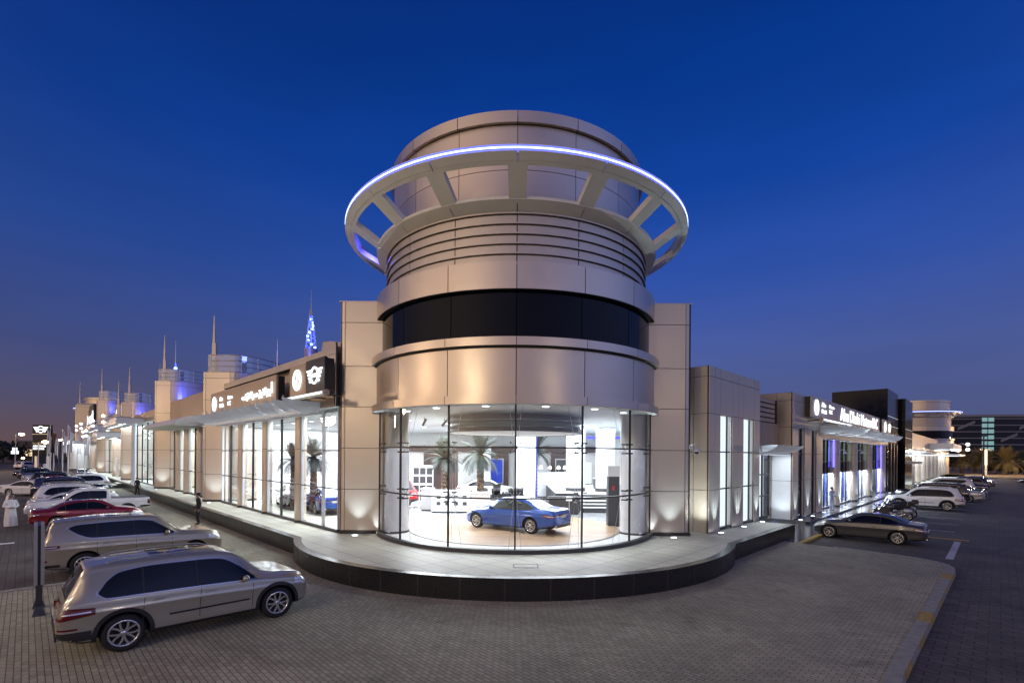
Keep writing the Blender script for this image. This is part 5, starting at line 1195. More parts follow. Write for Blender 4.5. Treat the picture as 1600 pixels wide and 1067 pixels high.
def make_car(kind, label, cat, pm, lightglass=False, group=None, spokes=5, chrome_dlo=False, extras=True):
    d = KINDS_[kind]; s, me = make_body(d); L = d['L']; W_ = d['W']
    a = thing(d['name'], label, cat, (0, 0, 0), group=group, local=True); ox = -L / 2
    def put(mb, name, parent=a, **k):
        for i, v in enumerate(mb.v): mb.v[i] = v + Vector((ox, 0, 0))
        return mb.build(name, parent, **k)
    me_ = me.copy(); me_.transform(Matrix.Translation((ox, 0, 0))); me_.materials[0] = pm
    b = bpy.data.objects.new('body', me_); COL.objects.link(b); b.parent = a
    gm = M['cglass_l'] if lightglass else M['cglass']
    # side windows
    lo = lambda x: pch(d['dlo_lo'], x); hi = lambda x: pch(d['dlo_hi'], x)
    x0, x1 = d['dlo_lo'][0][0], d['dlo_lo'][-1][0]
    for sg in (1, -1):
        if chrome_dlo:
            mb = MB(); s.patch(mb, frange(x0 - .05, x1 + .06, 46), lambda x: lo(min(max(x, x0), x1)) - .028, lambda x: max(hi(min(max(x, x0), x1)) + .028, lo(min(max(x, x0), x1)) + .01), sg, .004, M['chrome']); put(mb, 'window_surround', recalc=False)
        mb = MB(); s.patch(mb, frange(x0 - .012, x1 + .012, 46), lambda x: lo(min(max(x, x0), x1)) - .010, lambda x: hi(min(max(x, x0), x1)) + .010, sg, .006, M['trimblack']); fr_ = put(mb, 'window_frame', recalc=False)
        cuts = [x0, *d['pillars'], x1]
        for p, q in zip(cuts[:-1], cuts[1:]):
            mb = MB(); s.patch(mb, frange(p + (.018 if p != x0 else .004), q - (.018 if q != x1 else .004), 18), lo, hi, sg, .010, gm); sub(put(mb, 'side_window', recalc=False), fr_)
    if 'rear' in d:
        mb = MB(); s.toppatch(mb, frange(d['rear'][0], d['rear'][1], 14), lambda x: min(pch(d['rw'], x) * .93, s.y(x, s.sec(x)[-6][1])) - .015, .008, gm); put(mb, 'rear_window', recalc=False)
    mb = MB(); s.toppatch(mb, frange(d['wind'][0], d['wind'][1], 14), lambda x: pch(d['rw'], x) * .90 - .01, .008, gm); put(mb, 'windscreen', recalc=False)
    if d.get('sunroof'): mb = MB(); s.toppatch(mb, frange(*d['sunroof'], 8), lambda x: .44, .004, M['cglass']); put(mb, 'sunroof', recalc=False)
    # door seams, handles, mouldings
    for sg in (1, -1):
        mb = MB()
        for x in d['seams']:
            rows = []
            z0, z1 = pch(d['bot'], x) + .16, pch(d['belt'], x) + .0
            for j in range(9):
                z = z0 + (z1 - z0) * j / 8; xx = x + d.get('seamlean', 0) * (j / 8) ** 2
                rows.append([(xx - .006, sg * (s.y(xx, z) + .0022), z), (xx + .006, sg * (s.y(xx, z) + .0022), z)])
            mb.grid(rows, M['trimblack'], False)
        put(mb, 'door_seam', recalc=False)
        if extras:
            for x, z in d['handles']:
                mb = MB(); y = s.y(x, z); mb.tube([(x - .10, sg * (y + .005), z), (x - .06, sg * (y + .035), z + .005), (x + .06, sg * (y + .035), z + .005), (x + .10, sg * (y + .005), z)], .016, pm if not d.get('chromeh') else M['chrome'], 6); put(mb, 'door_handle')
            if d.get('mould'):
                mb = MB(); xa, xb, za, zb_ = d['mould']; s.patch(mb, frange(xa, xb, 16), lambda x: za + (zb_ - za) * (x - xa) / (xb - xa) - .018, lambda x: za + (zb_ - za) * (x - xa) / (xb - xa) + .018, sg, .014, M['trimblack'], 2); put(mb, 'side_moulding', recalc=False)
            if d.get('clad2'):
                for xa in (d['xr'], d['xr'] + d['wb']):
                    mb = MB(); rows = []
                    for i in range(25):
                        w = PI * (-.06 + 1.12 * i / 24); r0 = d['arch'] - .012; r1 = d['arch'] + .065; zc = d['rw_'] + .01
                        rows.append([(xa + r * math.cos(w), sg * (s.y(xa + r * math.cos(w), max(zc + r * math.sin(w), .3)) + .012), zc + r * math.sin(w)) for r in (r0, (r0 + r1) / 2, r1)])
                    mb.grid(rows, M['trimblack']); put(mb, 'arch_trim', recalc=False)
        # mirror
        x, z = d['mirror']; y = s.y(x, z); mb = MB(); mb.sphere((x + .02, sg * (y + .12), z + .06), .12, pm, 12, 8, (.62, .85, .62)); mb.tube([(x + .05, sg * (y - .02), z - .02), (x + .03, sg * (y + .08), z + .01)], .03, M['trimblack'], 6); put(mb, 'mirror')
        # lamps
        (xa, xb, za, zb_, zc, zd) = d['tail']
        mb = MB(); s.patch(mb, [xa + (xb - xa) * (i / 12) ** 1.6 for i in range(13)], lambda x: za + (zc - za) * (x - xa) / (xb - xa), lambda x: zb_ + (zd - zb_) * (x - xa) / (xb - xa), sg, .008, M['tail']); tl_ = put(mb, 'taillight', recalc=False)
        mb = MB(); zm = lambda x: ((za + (zc - za) * (x - xa) / (xb - xa)) + (zb_ + (zd - zb_) * (x - xa) / (xb - xa))) / 2
        s.patch(mb, [xa + (xb - .06 - xa) * (i / 8) ** 1.5 for i in range(9)], lambda x: zm(x) - .012, lambda x: zm(x) + .012, sg, .012, M['chrome'], 2); sub(put(mb, 'lens_bar', recalc=False), tl_)
        (xa, xb, za, zb_, zc, zd) = d['head']
        mb = MB(); s.patch(mb, frange(xa, xb, 12), lambda x: za + (zc - za) * (x - xa) / (xb - xa), lambda x: zb_ + (zd - zb_) * (x - xa) / (xb - xa), sg, .008, M['head']); put(mb, 'headlight', recalc=False)
        if d.get('rail'):
            mb = MB(); xa, xb = d['rail']; pts = []
            for i in range(13): x = xa + (xb - xa) * i / 12; yy = pch(d['rw'], x) - .11; pts.append((x, sg * yy, s.z(x, yy) + (.045 if 0 < i < 12 else .0)))
            mb.tube(pts, .018, M['chrome'] if d.get('chromeh') else pm, 6); put(mb, 'roof_rail')
        if d.get('fog'):
            mb = MB(); x, w, z, h = d['fog']; s.patch(mb, frange(x, x + w, 5), lambda q: z, lambda q: z + h, sg, .010, M['tail'], 2); put(mb, 'reflector', recalc=False)
            mb = MB(); mb.tube([(.12, sg * W_ * .33, pch(d['bot'], .1) + .03), (-.02, sg * W_ * .33, pch(d['bot'], .1) + .03)], .05, M['chrome'], 12); put(mb, 'exhaust_pipe')
    # tail: plate, lower bumper
    zt_ = d['platez']; mb = MB(); xp = .0
    mb.box(-.016, .01, -.26, .26, zt_ - .055, zt_ + .055, M['plate']); put(mb, 'number_plate')
    if d.get('bumper'):
        z0, z1 = d['bumper']; mb = MB()
        for sg in (1, -1): s.patch(mb, [.004 + .5 * (i / 10) ** 1.5 for i in range(11)], lambda x: max(z0, pch(d['bot'], x) + .01), lambda x: z1, sg, .010, M['trimblack'], 3)
        mb.box(-.014, .02, -pch(d['hw'], 0) * .97, pch(d['hw'], 0) * .97, z0 + .02, z1, M['trimblack']); put(mb, 'lower_bumper', recalc=False)
    # grille
    mb = MB(); zg = d['grille']; xg = L
    for sg in (1, -1): mb.box(xg - .02, xg + .012, .03 * sg if sg > 0 else -.30, .30 if sg > 0 else -.03, zg[0], zg[1], M['trimblack'])
    put(mb, 'grille')
    # wheels
    for xa in (d['xr'], d['xr'] + d['wb']):
        for sg in (1, -1):
            tm, rm = wheel_mesh(d['rw_'], d['tw'], d['rim'], spokes)
            o = bpy.data.objects.new('wheel', tm); COL.objects.link(o); o.parent = a
            o.location = (xa + ox, sg * (W_ / 2 - d['tw'] / 2 - .035), d['rw_']); o.rotation_euler = (0, .3, 0 if sg > 0 else PI)
            r = bpy.data.objects.new('rim', rm); COL.objects.link(r); r.parent = o
    if lightglass:
        mb = MB()
        for x in d['seats']:
            for y in (-.38, .38): mb.box(x - .12, x + .1, y - .22, y + .22, .5, d['belt'][3][1] + .14, M['seat']); mb.box(x - .06, x + .04, y - .12, y + .12, d['belt'][3][1] + .15, d['belt'][3][1] + .32, M['seat'])
        put(mb, 'seat')
    return a
def place(o, side, s, t, z=RZ, out=False, jit=0.):
    """nose toward the building (out=True: tail toward it)"""
    p = P(side, s, t, z); o.location = p
    n = Vector((R2 * (1 if side == 'r' else -1), -R2, 0)); d = n if out else -n
    o.rotation_euler = (0, 0, math.atan2(d.y, d.x) + jit); return o
def repaint(o, pm):
    for ch in o.children_recursive:
        if ch.type == 'MESH' and ch.name.split('.')[0] in ('body', 'mirror', 'door_handle', 'roof_rail', 'cargo_bed'):
            for i, sl in enumerate(ch.material_slots):
                if sl.material and sl.material.name.endswith('_paint'): sl.link = 'OBJECT'; sl.material = pm
    return o

KINDS_ = {
 'suv': dict(id='suv', name='parked_car', L=4.86, W=1.94, wb=2.93, xr=1.0, rw_=.375, tw=.285, rim=.262, arch=.435,
   top=[(0, .80), (.03, .90), (.07, 1.00), (.12, 1.10), (.28, 1.40), (.40, 1.65), (.47, 1.715), (.7, 1.745), (1.2, 1.77), (2.0, 1.785), (2.6, 1.755), (2.95, 1.70), (3.25, 1.52), (3.62, 1.19), (3.85, 1.125), (4.2, 1.09), (4.48, 1.04), (4.66, .975), (4.77, .90), (4.83, .80), (4.86, .68)],
   bot=[(0, .46), (.1, .40), (.4, .30), (1, .27), (4, .27), (4.5, .28), (4.75, .34), (4.86, .44)],
   belt=[(0, .76), (.06, .93), (.14, 1.06), (.6, 1.10), (2, 1.08), (3.3, 1.02), (3.9, 1.0), (4.4, .945), (4.66, .87), (4.80, .76), (4.86, .62)],
   hw=[(0, .72), (.03, .80), (.08, .855), (.2, .90), (.5, .945), (1.0, .968), (2, .962), (3.6, .962), (4.1, .955), (4.45, .925), (4.68, .855), (4.79, .77), (4.84, .68), (4.86, .60)],
   rw=[(0, .66), (.15, .70), (.5, .60), (1.0, .635), (2.0, .655), (2.9, .635), (3.3, .665), (3.7, .76), (4.2, .78), (4.6, .68), (4.86, .46)],
   dlo_lo=[(.62, 1.22), (.72, 1.135), (1.3, 1.12), (2.3, 1.095), (3.0, 1.07), (3.42, 1.06)], dlo_hi=[(.62, 1.235), (.74, 1.41), (.98, 1.56), (1.6, 1.615), (2.3, 1.605), (2.75, 1.565), (3.1, 1.375), (3.42, 1.085)], pillars=[1.32, 2.28],
   rear=(.135, .40), wind=(3.60, 2.99), seams=[1.30, 2.30, 3.36], seamlean=.04, handles=[(1.55, .955), (2.50, .94)], mirror=(3.18, 1.05), mould=(1.75, 3.3, .60, .60),
   tail=(.0, .56, .78, 1.03, .86, .98), head=(4.36, 4.82, .80, .935, .72, .86), rail=(.75, 2.75), sunroof=(1.5, 2.72), platez=.80, grille=(.58, .80), bumper=(.38, .56), clad=.36, clad2=True, fog=(.02, .28, .60, .035)),
 'large_suv': dict(id='large_suv', name='parked_car', L=5.15, W=2.0, wb=3.08, xr=1.12, rw_=.40, tw=.285, rim=.275, arch=.465,
   top=[(0, .86), (.03, 1.0), (.08, 1.13), (.14, 1.22), (.22, 1.50), (.30, 1.75), (.38, 1.83), (.8, 1.875), (1.6, 1.915), (2.6, 1.90), (3.05, 1.84), (3.40, 1.62), (3.80, 1.265), (4.05, 1.235), (4.6, 1.20), (4.88, 1.14), (5.04, 1.05), (5.11, .94), (5.15, .80)],
   bot=[(0, .48), (.1, .42), (.4, .32), (1, .29), (4.4, .29), (4.8, .32), (5.05, .40), (5.15, .48)],
   belt=[(0, .84), (.06, 1.06), (.14, 1.18), (.6, 1.21), (2, 1.19), (3.4, 1.14), (4.1, 1.115), (4.7, 1.07), (4.98, .98), (5.10, .86), (5.15, .74)],
   hw=[(0, .80), (.03, .86), (.08, .90), (.2, .93), (.5, .965), (1.1, .995), (2, .985), (3.8, .985), (4.3, .985), (4.75, .955), (4.98, .885), (5.09, .81), (5.15, .72)],
   rw=[(0, .76), (.15, .78), (.4, .68), (1.0, .70), (2.0, .71), (3.0, .68), (3.4, .71), (3.85, .80), (4.4, .84), (4.9, .76), (5.15, .55)],
   dlo_lo=[(.72, 1.60), (.95, 1.42), (1.30, 1.28), (2.2, 1.255), (3.0, 1.23), (3.58, 1.20)], dlo_hi=[(.72, 1.625), (.9, 1.69), (1.3, 1.715), (1.9, 1.73), (2.5, 1.725), (2.9, 1.67), (3.2, 1.49), (3.58, 1.225)], pillars=[1.42, 2.42],
   rear=(.15, .30), wind=(3.78, 3.10), seams=[1.42, 2.46, 3.5], seamlean=.0, handles=[(1.65, 1.08), (2.68, 1.06)], mirror=(3.32, 1.20), chromeh=True,
   tail=(.0, .50, .98, 1.12, 1.02, 1.10), head=(4.66, 5.09, .90, 1.05, .86, 1.0), sunroof=(1.7, 2.4), rail=None, platez=.92, grille=(.62, .95), bumper=(.42, .50), clad=0, fog=(.05, .16, .60, .05)),
 'sedan': dict(id='sedan', name='parked_car', L=4.90, W=1.86, wb=2.92, xr=1.10, rw_=.335, tw=.25, rim=.235, arch=.385,
   top=[(0, .68), (.03, .86), (.07, .98), (.14, 1.02), (.5, 1.055), (.85, 1.09), (1.15, 1.22), (1.55, 1.385), (2.0, 1.445), (2.5, 1.46), (2.9, 1.42), (3.25, 1.24), (3.60, 1.015), (3.9, .97), (4.4, .88), (4.65, .79), (4.82, .66), (4.90, .54)],
   bot=[(0, .40), (.1, .34), (.4, .25), (1, .20), (4, .19), (4.5, .20), (4.78, .26), (4.90, .36)],
   belt=[(0, .62), (.07, .82), (.2, .90), (.8, .945), (2, .925), (3.4, .885), (3.9, .855), (4.4, .77), (4.7, .65), (4.90, .48)],
   hw=[(0, .66), (.03, .75), (.08, .80), (.2, .85), (.5, .895), (1.1, .925), (2, .925), (3.6, .925), (4.1, .91), (4.5, .84), (4.72, .74), (4.84, .64), (4.90, .50)],
   rw=[(0, .60), (.15, .72), (.8, .70), (1.15, .62), (1.6, .56), (2.3, .58), (2.9, .56), (3.3, .63), (3.65, .72), (4.2, .74), (4.6, .62), (4.90, .40)],
   dlo_lo=[(1.05, 1.04), (1.2, .99), (1.7, .975), (2.4, .965), (3.0, .95), (3.42, .94)], dlo_hi=[(1.05, 1.055), (1.3, 1.17), (1.65, 1.285), (2.1, 1.335), (2.5, 1.335), (2.8, 1.28), (3.1, 1.14), (3.42, .955)], pillars=[1.42, 2.30],
   rear=(.90, 1.52), wind=(3.58, 2.95), seams=[1.40, 2.32, 3.34], seamlean=.03, handles=[(1.62, .80), (2.55, .79)], mirror=(3.12, .94),
   tail=(.0, .48, .70, .83, .76, .87), head=(4.30, 4.84, .66, .76, .52, .64), rail=None, platez=.74, grille=(.44, .62), bumper=(.28, .36), clad=0, fog=(.02, .2, .44, .03), seats=(1.75, 2.65)),
 'coupe': dict(id='coupe', name='parked_car', L=4.60, W=1.79, wb=2.76, xr=1.05, rw_=.325, tw=.25, rim=.232, arch=.375,
   top=[(0, .66), (.03, .84), (.07, .95), (.14, .985), (.4, 1.00), (.68, 1.03), (1.0, 1.17), (1.4, 1.315), (1.8, 1.365), (2.25, 1.375), (2.6, 1.345), (2.95, 1.20), (3.35, .985), (3.65, .945), (4.1, .87), (4.35, .79), (4.52, .66), (4.60, .54)],
   bot=[(0, .38), (.1, .32), (.4, .24), (1, .19), (3.7, .18), (4.2, .19), (4.48, .25), (4.60, .34)],
   belt=[(0, .60), (.07, .80), (.2, .875), (.8, .925), (2, .90), (3.2, .865), (3.7, .83), (4.1, .76), (4.4, .64), (4.60, .47)],
   hw=[(0, .63), (.03, .72), (.08, .77), (.2, .82), (.5, .865), (1.05, .892), (2, .885), (3.4, .885), (3.8, .875), (4.2, .81), (4.42, .71), (4.54, .61), (4.60, .48)],
   rw=[(0, .58), (.15, .68), (.65, .66), (1.0, .58), (1.5, .53), (2.1, .55), (2.6, .53), (3.0, .60), (3.4, .70), (3.9, .71), (4.3, .60), (4.60, .38)],
   dlo_lo=[(1.05, 1.00), (1.2, .965), (1.6, .945), (2.2, .935), (2.8, .92), (3.15, .91)], dlo_hi=[(1.05, 1.015), (1.3, 1.13), (1.6, 1.215), (1.95, 1.255), (2.3, 1.255), (2.55, 1.20), (2.85, 1.07), (3.15, .925)], pillars=[1.72],
   rear=(.72, 1.36), wind=(3.33, 2.68), seams=[1.70, 3.08], seamlean=.02, handles=[(1.95, .78)], mirror=(2.86, .91),
   tail=(.0, .46, .68, .80, .73, .84), head=(4.02, 4.54, .66, .75, .52, .63), rail=None, platez=.70, grille=(.43, .60), bumper=(.26, .34), clad=0, fog=(.02, .2, .42, .03), seats=(1.5, 2.3)),
 'pickup': dict(id='pickup', name='pickup_truck', L=5.85, W=2.03, wb=3.64, xr=1.18, rw_=.40, tw=.27, rim=.245, arch=.47,
   top=[(0, 1.10), (.02, 1.17), (.06, 1.19), (1.2, 1.20), (1.90, 1.205), (1.98, 1.25), (2.04, 1.70), (2.12, 1.80), (2.6, 1.86), (3.3, 1.86), (3.65, 1.80), (3.95, 1.60), (4.30, 1.27), (4.55, 1.22), (5.2, 1.18), (5.6, 1.12), (5.78, .98), (5.85, .82)],
   bot=[(0, .62), (.3, .55), (1, .50), (2, .42), (4.5, .40), (5.3, .42), (5.7, .46), (5.85, .52)],
   belt=[(0, 1.05), (.06, 1.15), (1.2, 1.16), (2.0, 1.17), (3.2, 1.15), (4.2, 1.12), (5.0, 1.08), (5.6, .98), (5.85, .76)],
   hw=[(0, .93), (.03, .96), (.1, .975), (.5, .985), (1.1, 1.005), (2, .99), (4.2, .99), (5.0, .995), (5.5, .95), (5.75, .86), (5.85, .76)],
   rw=[(0, .88), (1.9, .90), (2.05, .72), (2.5, .74), (3.4, .73), (3.9, .77), (4.35, .85), (5.2, .86), (5.85, .62)],
   dlo_lo=[(2.20, 1.23), (2.6, 1.22), (3.2, 1.21), (3.7, 1.20), (4.08, 1.19)], dlo_hi=[(2.20, 1.66), (2.5, 1.70), (3.2, 1.70), (3.5, 1.63), (3.8, 1.46), (4.08, 1.215)], pillars=[3.02],
   rear=(1.995, 2.06), wind=(4.28, 3.70), seams=[2.10, 3.02, 4.08], seamlean=0, handles=[(2.30, 1.04), (3.2, 1.02)], mirror=(3.85, 1.18),
   tail=(.0, .14, .78, 1.08, .78, 1.08), head=(5.45, 5.80, .90, 1.06, .86, 1.0), rail=None, platez=.72, grille=(.72, 1.02), bumper=(.60, .70), clad=0, seats=()),
}
_d = KINDS_['suv']   # short blunt front overhang
_f = lambda x: x if x < 4.2 else 4.2 + (x - 4.2) * .80
for _k in ('top', 'bot', 'belt', 'hw', 'rw'): _d[_k] = [(_f(x), v) for x, v in _d[_k]]
_d['head'] = (_f(4.36), _f(4.82), *_d['head'][2:]); _d['L'] = _f(4.86)
# ---- left of the forecourt
GL = 'vehicles parked along the left side'
c = make_car('suv', 'champagne coloured suv parked nearest the camera with dark tinted windows', 'car', M['p_tan'], group=GL, chrome_dlo=True); place(c, 'l', -2.62, 13.29, 0.0)
suv0 = c
c = make_car('large_suv', 'big beige suv parked just behind the champagne suv with one swept chrome edged window line', 'car', M['p_gold'], group=GL, chrome_dlo=True, spokes=6); place(c, 'l', 6.3, 13.2)
lsuv0 = c
c = make_car('sedan', 'dark red saloon parked between the beige suv and the white pickup', 'car', M['p_red'], group=GL, spokes=7); place(c, 'l', 20.4, 13.5); red0 = c
c = make_car('pickup', 'white crew cab pickup parked with its tail toward the building', 'pickup truck', M['p_white'], group=GL, spokes=6); place(c, 'l', 24.4, 13.2, out=True); pick0 = c
mb = MB(); d = KINDS_['pickup']; mb.box(.05 - 2.925, 1.92 - 2.925, -.86, .86, 1.19, 1.222, M['trimblack']); mb.build('bed_cover', c)
def again(src, label, pm, group, side, s, t, out=False, z=RZ, jit=0.):
    o = copy_tree(src); o['label'] = label; o['group'] = group
    repaint(o, pm); return place(o, side, s, t, z, out, jit)
again(red0, 'low white coupe like car tucked beyond the white pickup bonnet', M['p_white'], GL, 'l', 27.6, 13.6)
again(suv0, 'white suv with black windows two places beyond the white pickup', M['p_white'], GL, 'l', 31.2, 13.4)
again(suv0, 'pale tan suv beyond the white suv in the left row', M['p_gold'], GL, 'l', 35.0, 13.2)
again(red0, 'navy saloon with gleaming nose in the left row', M['p_navy'], GL, 'l', 38.8, 12.9)
again(lsuv0, 'dark blue suv just beyond the navy saloon', M['p_navy'], GL, 'l', 42.4, 13.2)
again(red0, 'dark red saloon whose boot sticks out of the left row', M['p_red'], GL, 'l', 58.6, 13.7)
again(suv0, 'white crossover with red tail lamp toward the building in the left row', M['p_white'], GL, 'l', 51.5, 12.0, out=True)
again(red0, 'silver saloon between the dark blue suv and the white crossover', M['p_silver'], GL, 'l', 46.2, 12.9)
again(suv0, 'black suv among the flagpoles', M['p_black'], GL, 'l', 61.5, 13.4)
again(red0, 'white saloon among the flagpoles', M['p_white'], GL, 'l', 66.5, 13.6)
again(red0, 'silver saloon near the white bollard in the left row', M['p_silver'], GL, 'l', 73, 14.0)
again(suv0, 'dark suv at the far end of the left row', M['p_navy'], GL, 'l', 80, 14.5)
again(red0, 'black saloon farthest away in the left row before the sign tower', M['p_black'], GL, 'l', 90, 15.0)
again(red0, 'dark saloon standing by the far porch of the left side', M['p_black'], GL, 'l', 84, 9.9, jit=1.57)
again(red0, 'black saloon on the drive beside the terrace steps', M['p_black'], GL, 'l', 68, 9.9, jit=1.57)
again(red0, 'silver saloon passing under the big entrance canopy', M['p_silver'], GL, 'l', 60.5, 10.0, jit=1.57)
o = copy_tree(red0); o['label'] = 'white saloon driving across the road at the left edge'; o['group'] = 'cars on the road'; repaint(o, M['p_white']); o.location = (-44.6, 22.6, RZ); o.rotation_euler = (0, 0, .0)
o = copy_tree(suv0); o['label'] = 'white van like car far away on the left road'; o['group'] = 'cars on the road'; repaint(o, M['p_white']); o.location = (-110.5, 88, RZ); o.rotation_euler = (0, 0, 1.7)
for i, (x, y, pm, lb) in enumerate(((-96, 95, 'p_black', 'dark car far off in front of the lit shop'), (-104, 97, 'p_silver', 'silver car far off beside the sign tower'), (-90, 93, 'p_navy', 'navy car far off behind the flags'))):
    o = copy_tree(red0); o['label'] = lb; o['group'] = 'cars on the road'; repaint(o, M[pm]); o.location = (x, y, RZ); o.rotation_euler = (0, 0, .2 * i)
# ---- right side
GR = 'vehicles parked along the right side'
c = make_car('coupe', 'dark grey two door coupe parked nearest on the right', 'car', M['p_grey'], group=GR, spokes=5, lightglass=False); place(c, 'r', 13.85, 11.3); coupe0 = c
again(suv0, 'white suv with black windows parked beyond the motorcycles', M['p_white'], GR, 'r', 35.2, 11.75)
again(red0, 'black saloon just behind the white suv on the right', M['p_black'], GR, 'r', 38.6, 11.2)
again(lsuv0, 'big black suv in the right row', M['p_black'], GR, 'r', 42.4, 11.6)
again(red0, 'silver saloon with its boot beside the big black suv', M['p_silver'], GR, 'r', 46.6, 12.6)
again(red0, 'grey saloon in the middle of the right row', M['p_grey'], GR, 'r', 51, 12.7)
again(lsuv0, 'pale grey van like car with a white pillar in the right row', M['p_silver'], GR, 'r', 57, 11.6)
again(red0, 'navy saloon beyond the pale grey van like car', M['p_navy'], GR, 'r', 62, 12.6)
again(suv0, 'navy suv toward the far end of the right row', M['p_navy'], GR, 'r', 68, 12.8)
again(red0, 'dark saloon toward the far end of the right row', M['p_grey'], GR, 'r', 76, 13.2)
again(red0, 'silver saloon farthest away in the right row', M['p_silver'], GR, 'r', 86, 13.5)
again(red0, 'dark saloon cut off at the right edge of the picture', M['p_black'], GR, 'r', 97, 20.6)
# ---- inside the showroom
GI = 'cars inside the showroom'
c = make_car('sedan', 'glossy metallic blue saloon on the round oak platform in the showroom', 'car', M['p_blue'], lightglass=True, group=GI, spokes=5); c.location = (.06, -.62, TZ + .035); c.rotation_euler = (0, 0, math.radians(145)); blue0 = c
o = copy_tree(suv0); o['label'] = 'bright red suv half hidden by the white column at the left of the curved glass'; o['group'] = GI; repaint(o, M['p_brightred']); o.location = (-8.45, 8.6, TZ); o.rotation_euler = (0, 0, math.radians(150))
for ch_ in o.children_recursive:
    pass
o = copy_tree(blue0); o['label'] = 'blue saloon seen tail on through the left wing door'; o['group'] = GI; o.location = (-11.0, 5.8, TZ); o.rotation_euler = (0, 0, math.radians(125))
o = copy_tree(red0); o['label'] = 'silver saloon behind the left wing glass next to the blue one'; o['group'] = GI; repaint(o, M['p_silver']); o.location = (-14.0, 8.4, TZ); o.rotation_euler = (0, 0, math.radians(120))
o = copy_tree(red0); o['label'] = 'white saloon deep in the showroom beside the big white column'; o['group'] = GI; repaint(o, M['p_white']); o.location = (-2.2, 15.2, TZ); o.rotation_euler = (0, 0, math.radians(10))
# ------------------------------------------------------------------ people and small street things
M['skin'] = mat('skin', (.30, .17, .11), .55, 0, .06, 20); M['navy_cloth'] = mat('dark_uniform_cloth', (.010, .011, .018), .8, 0, .25, 12); M['suit'] = mat('charcoal_suit_cloth', (.016, .016, .020), .75, 0, .2, 12)
M['robe'] = mat('white_robe_cloth', (.74, .73, .72), .8, 0, .05, 8, bump=.1); M['hair'] = mat('black_hair', (.008, .007, .006), .6, 0, .2, 30); M['shirt'] = mat('pale_blue_shirt', (.52, .60, .70), .8, 0, .06, 12)
M['shoe'] = mat('black_shoe', (.01, .01, .01), .35, 0, .1, 20); M['orange'] = mat('cone_orange', (.70, .12, .03), .55, 0, .1, 10); M['flagw'] = mat('white_flag_cloth', (.62, .62, .68), .85, 0, .06, 2); M['flagb'] = mat('dark_flag_cloth', (.02, .02, .03), .85, 0, .1, 2); M['flagbr'] = mat('brown_flag_cloth', (.16, .08, .04), .85, 0, .1, 2)
def person(name, label, loc, rz, top, leg, arms='down', stride=.0, group=None, turn=0.):
    a = thing(name, label, 'person', loc, rz, group=group, local=True)
    V = [(0, 0, .96), (0, 0, 1.12), (0, .01, 1.36), (0, 0, 1.50), (0, .02, 1.58), (0, .02, 1.70)]; Rr = [(.15, .11), (.145, .10), (.17, .11), (.058, .058), (.078, .09), (.075, .088)]
    Ed = [(0, 1), (1, 2), (2, 3), (3, 4), (4, 5)]
    def ch(par, pts):
        for p, r in pts:
            V.append(p); Rr.append((r, r)); Ed.append((par, len(V) - 1)); par = len(V) - 1
        return par
    nz = ch(4, [((.0, .10, 1.635), .016)])
    for sg in (-1, 1):
        f_ = stride * sg
        ch(0, [((.10 * sg, .0 + f_ * .02, .88), .095), ((.105 * sg, .03 + f_ * .5, .50), .066), ((.105 * sg, -.02 + f_, .10), .045), ((.12 * sg, .13 + f_, .045), .042)])
        if arms == 'down': el, wr_ = (.26 * sg, -.03, 1.15), (.27 * sg, .05, .91)
        elif arms == 'front': el, wr_ = (.27 * sg, .02, 1.16), (.05 * sg, .24, 1.08)
        else: el, wr_ = (.28 * sg, .03, 1.17), (.12 * sg, .30, 1.22)
        w = ch(2, [((.20 * sg, 0, 1.44), .064), (el, .045), (wr_, .031)])
        e, wv = Vector(el), Vector(wr_); d = (wv - e).normalized(); side = Vector((0, 1, 0)) if abs(d.y) < .7 else Vector((0, 0, 1)); side = (side - d * side.dot(d)).normalized()
        hand = wv + d * .06; h = ch(w, [(tuple(hand), .034)])
        for k, ln in enumerate((.055, .07, .075, .065)):
            b0 = hand + d * .035 + side * (.028 - .019 * k); b1 = b0 + d * ln * .6; b2 = b1 + (d * .8 + d.cross(side) * sg * .5) * ln * .45; ch(h, [(tuple(b0), .010), (tuple(b1), .009), (tuple(b2), .008)])
        ch(h, [(tuple(hand + side * .04 - d * .01), .012), (tuple(hand + side * .062 + d * .03), .009)])
    me = bpy.data.meshes.new('b'); me.from_pydata(V, Ed, []); o = bpy.data.objects.new('b', me); COL.objects.link(o)
    md = o.modifiers.new('s', 'SKIN'); md.use_smooth_shade = True; ss = o.modifiers.new('u', 'SUBSURF'); ss.levels = 1; ss.render_levels = 1
    for i, sv in enumerate(me.skin_vertices[0].data): sv.radius = Rr[i]; sv.use_root = (i == 0)
    dg = bpy.context.evaluated_depsgraph_get(); m2 = bpy.data.meshes.new_from_object(o.evaluated_get(dg)); bpy.data.objects.remove(o)
    m2.materials.clear()
    for q in (top, leg, M['skin'], M['shoe']): m2.materials.append(q)
    for p in m2.polygons:
        c = p.center; p.use_smooth = True
        armz = abs(c.x) > .17 or c.y > .17
        k = 0
        if c.z > 1.53: k = 2
        elif c.z < .09: k = 3
        elif c.z < .97 and abs(c.x) < .2 and c.y < .22: k = 1
        if arms == 'down' and abs(c.x) > .21 and c.z < .90: k = 2
        if arms != 'down' and c.y > .235: k = 2
        p.material_index = k
    b = bpy.data.objects.new('body', m2); COL.objects.link(b); b.parent = a
    return a
def hair(a, m=None, z=1.70):
    mb = MB(); mb.sphere((0, -.005, z - .03), .105, m or M['hair'], 14, 8, (.92, 1.06, .85)); mb.v = [Vector((v.x, v.y if v.z > z - .06 else min(v.y, .0), v.z)) for v in mb.v]; mb.build('hair', a)
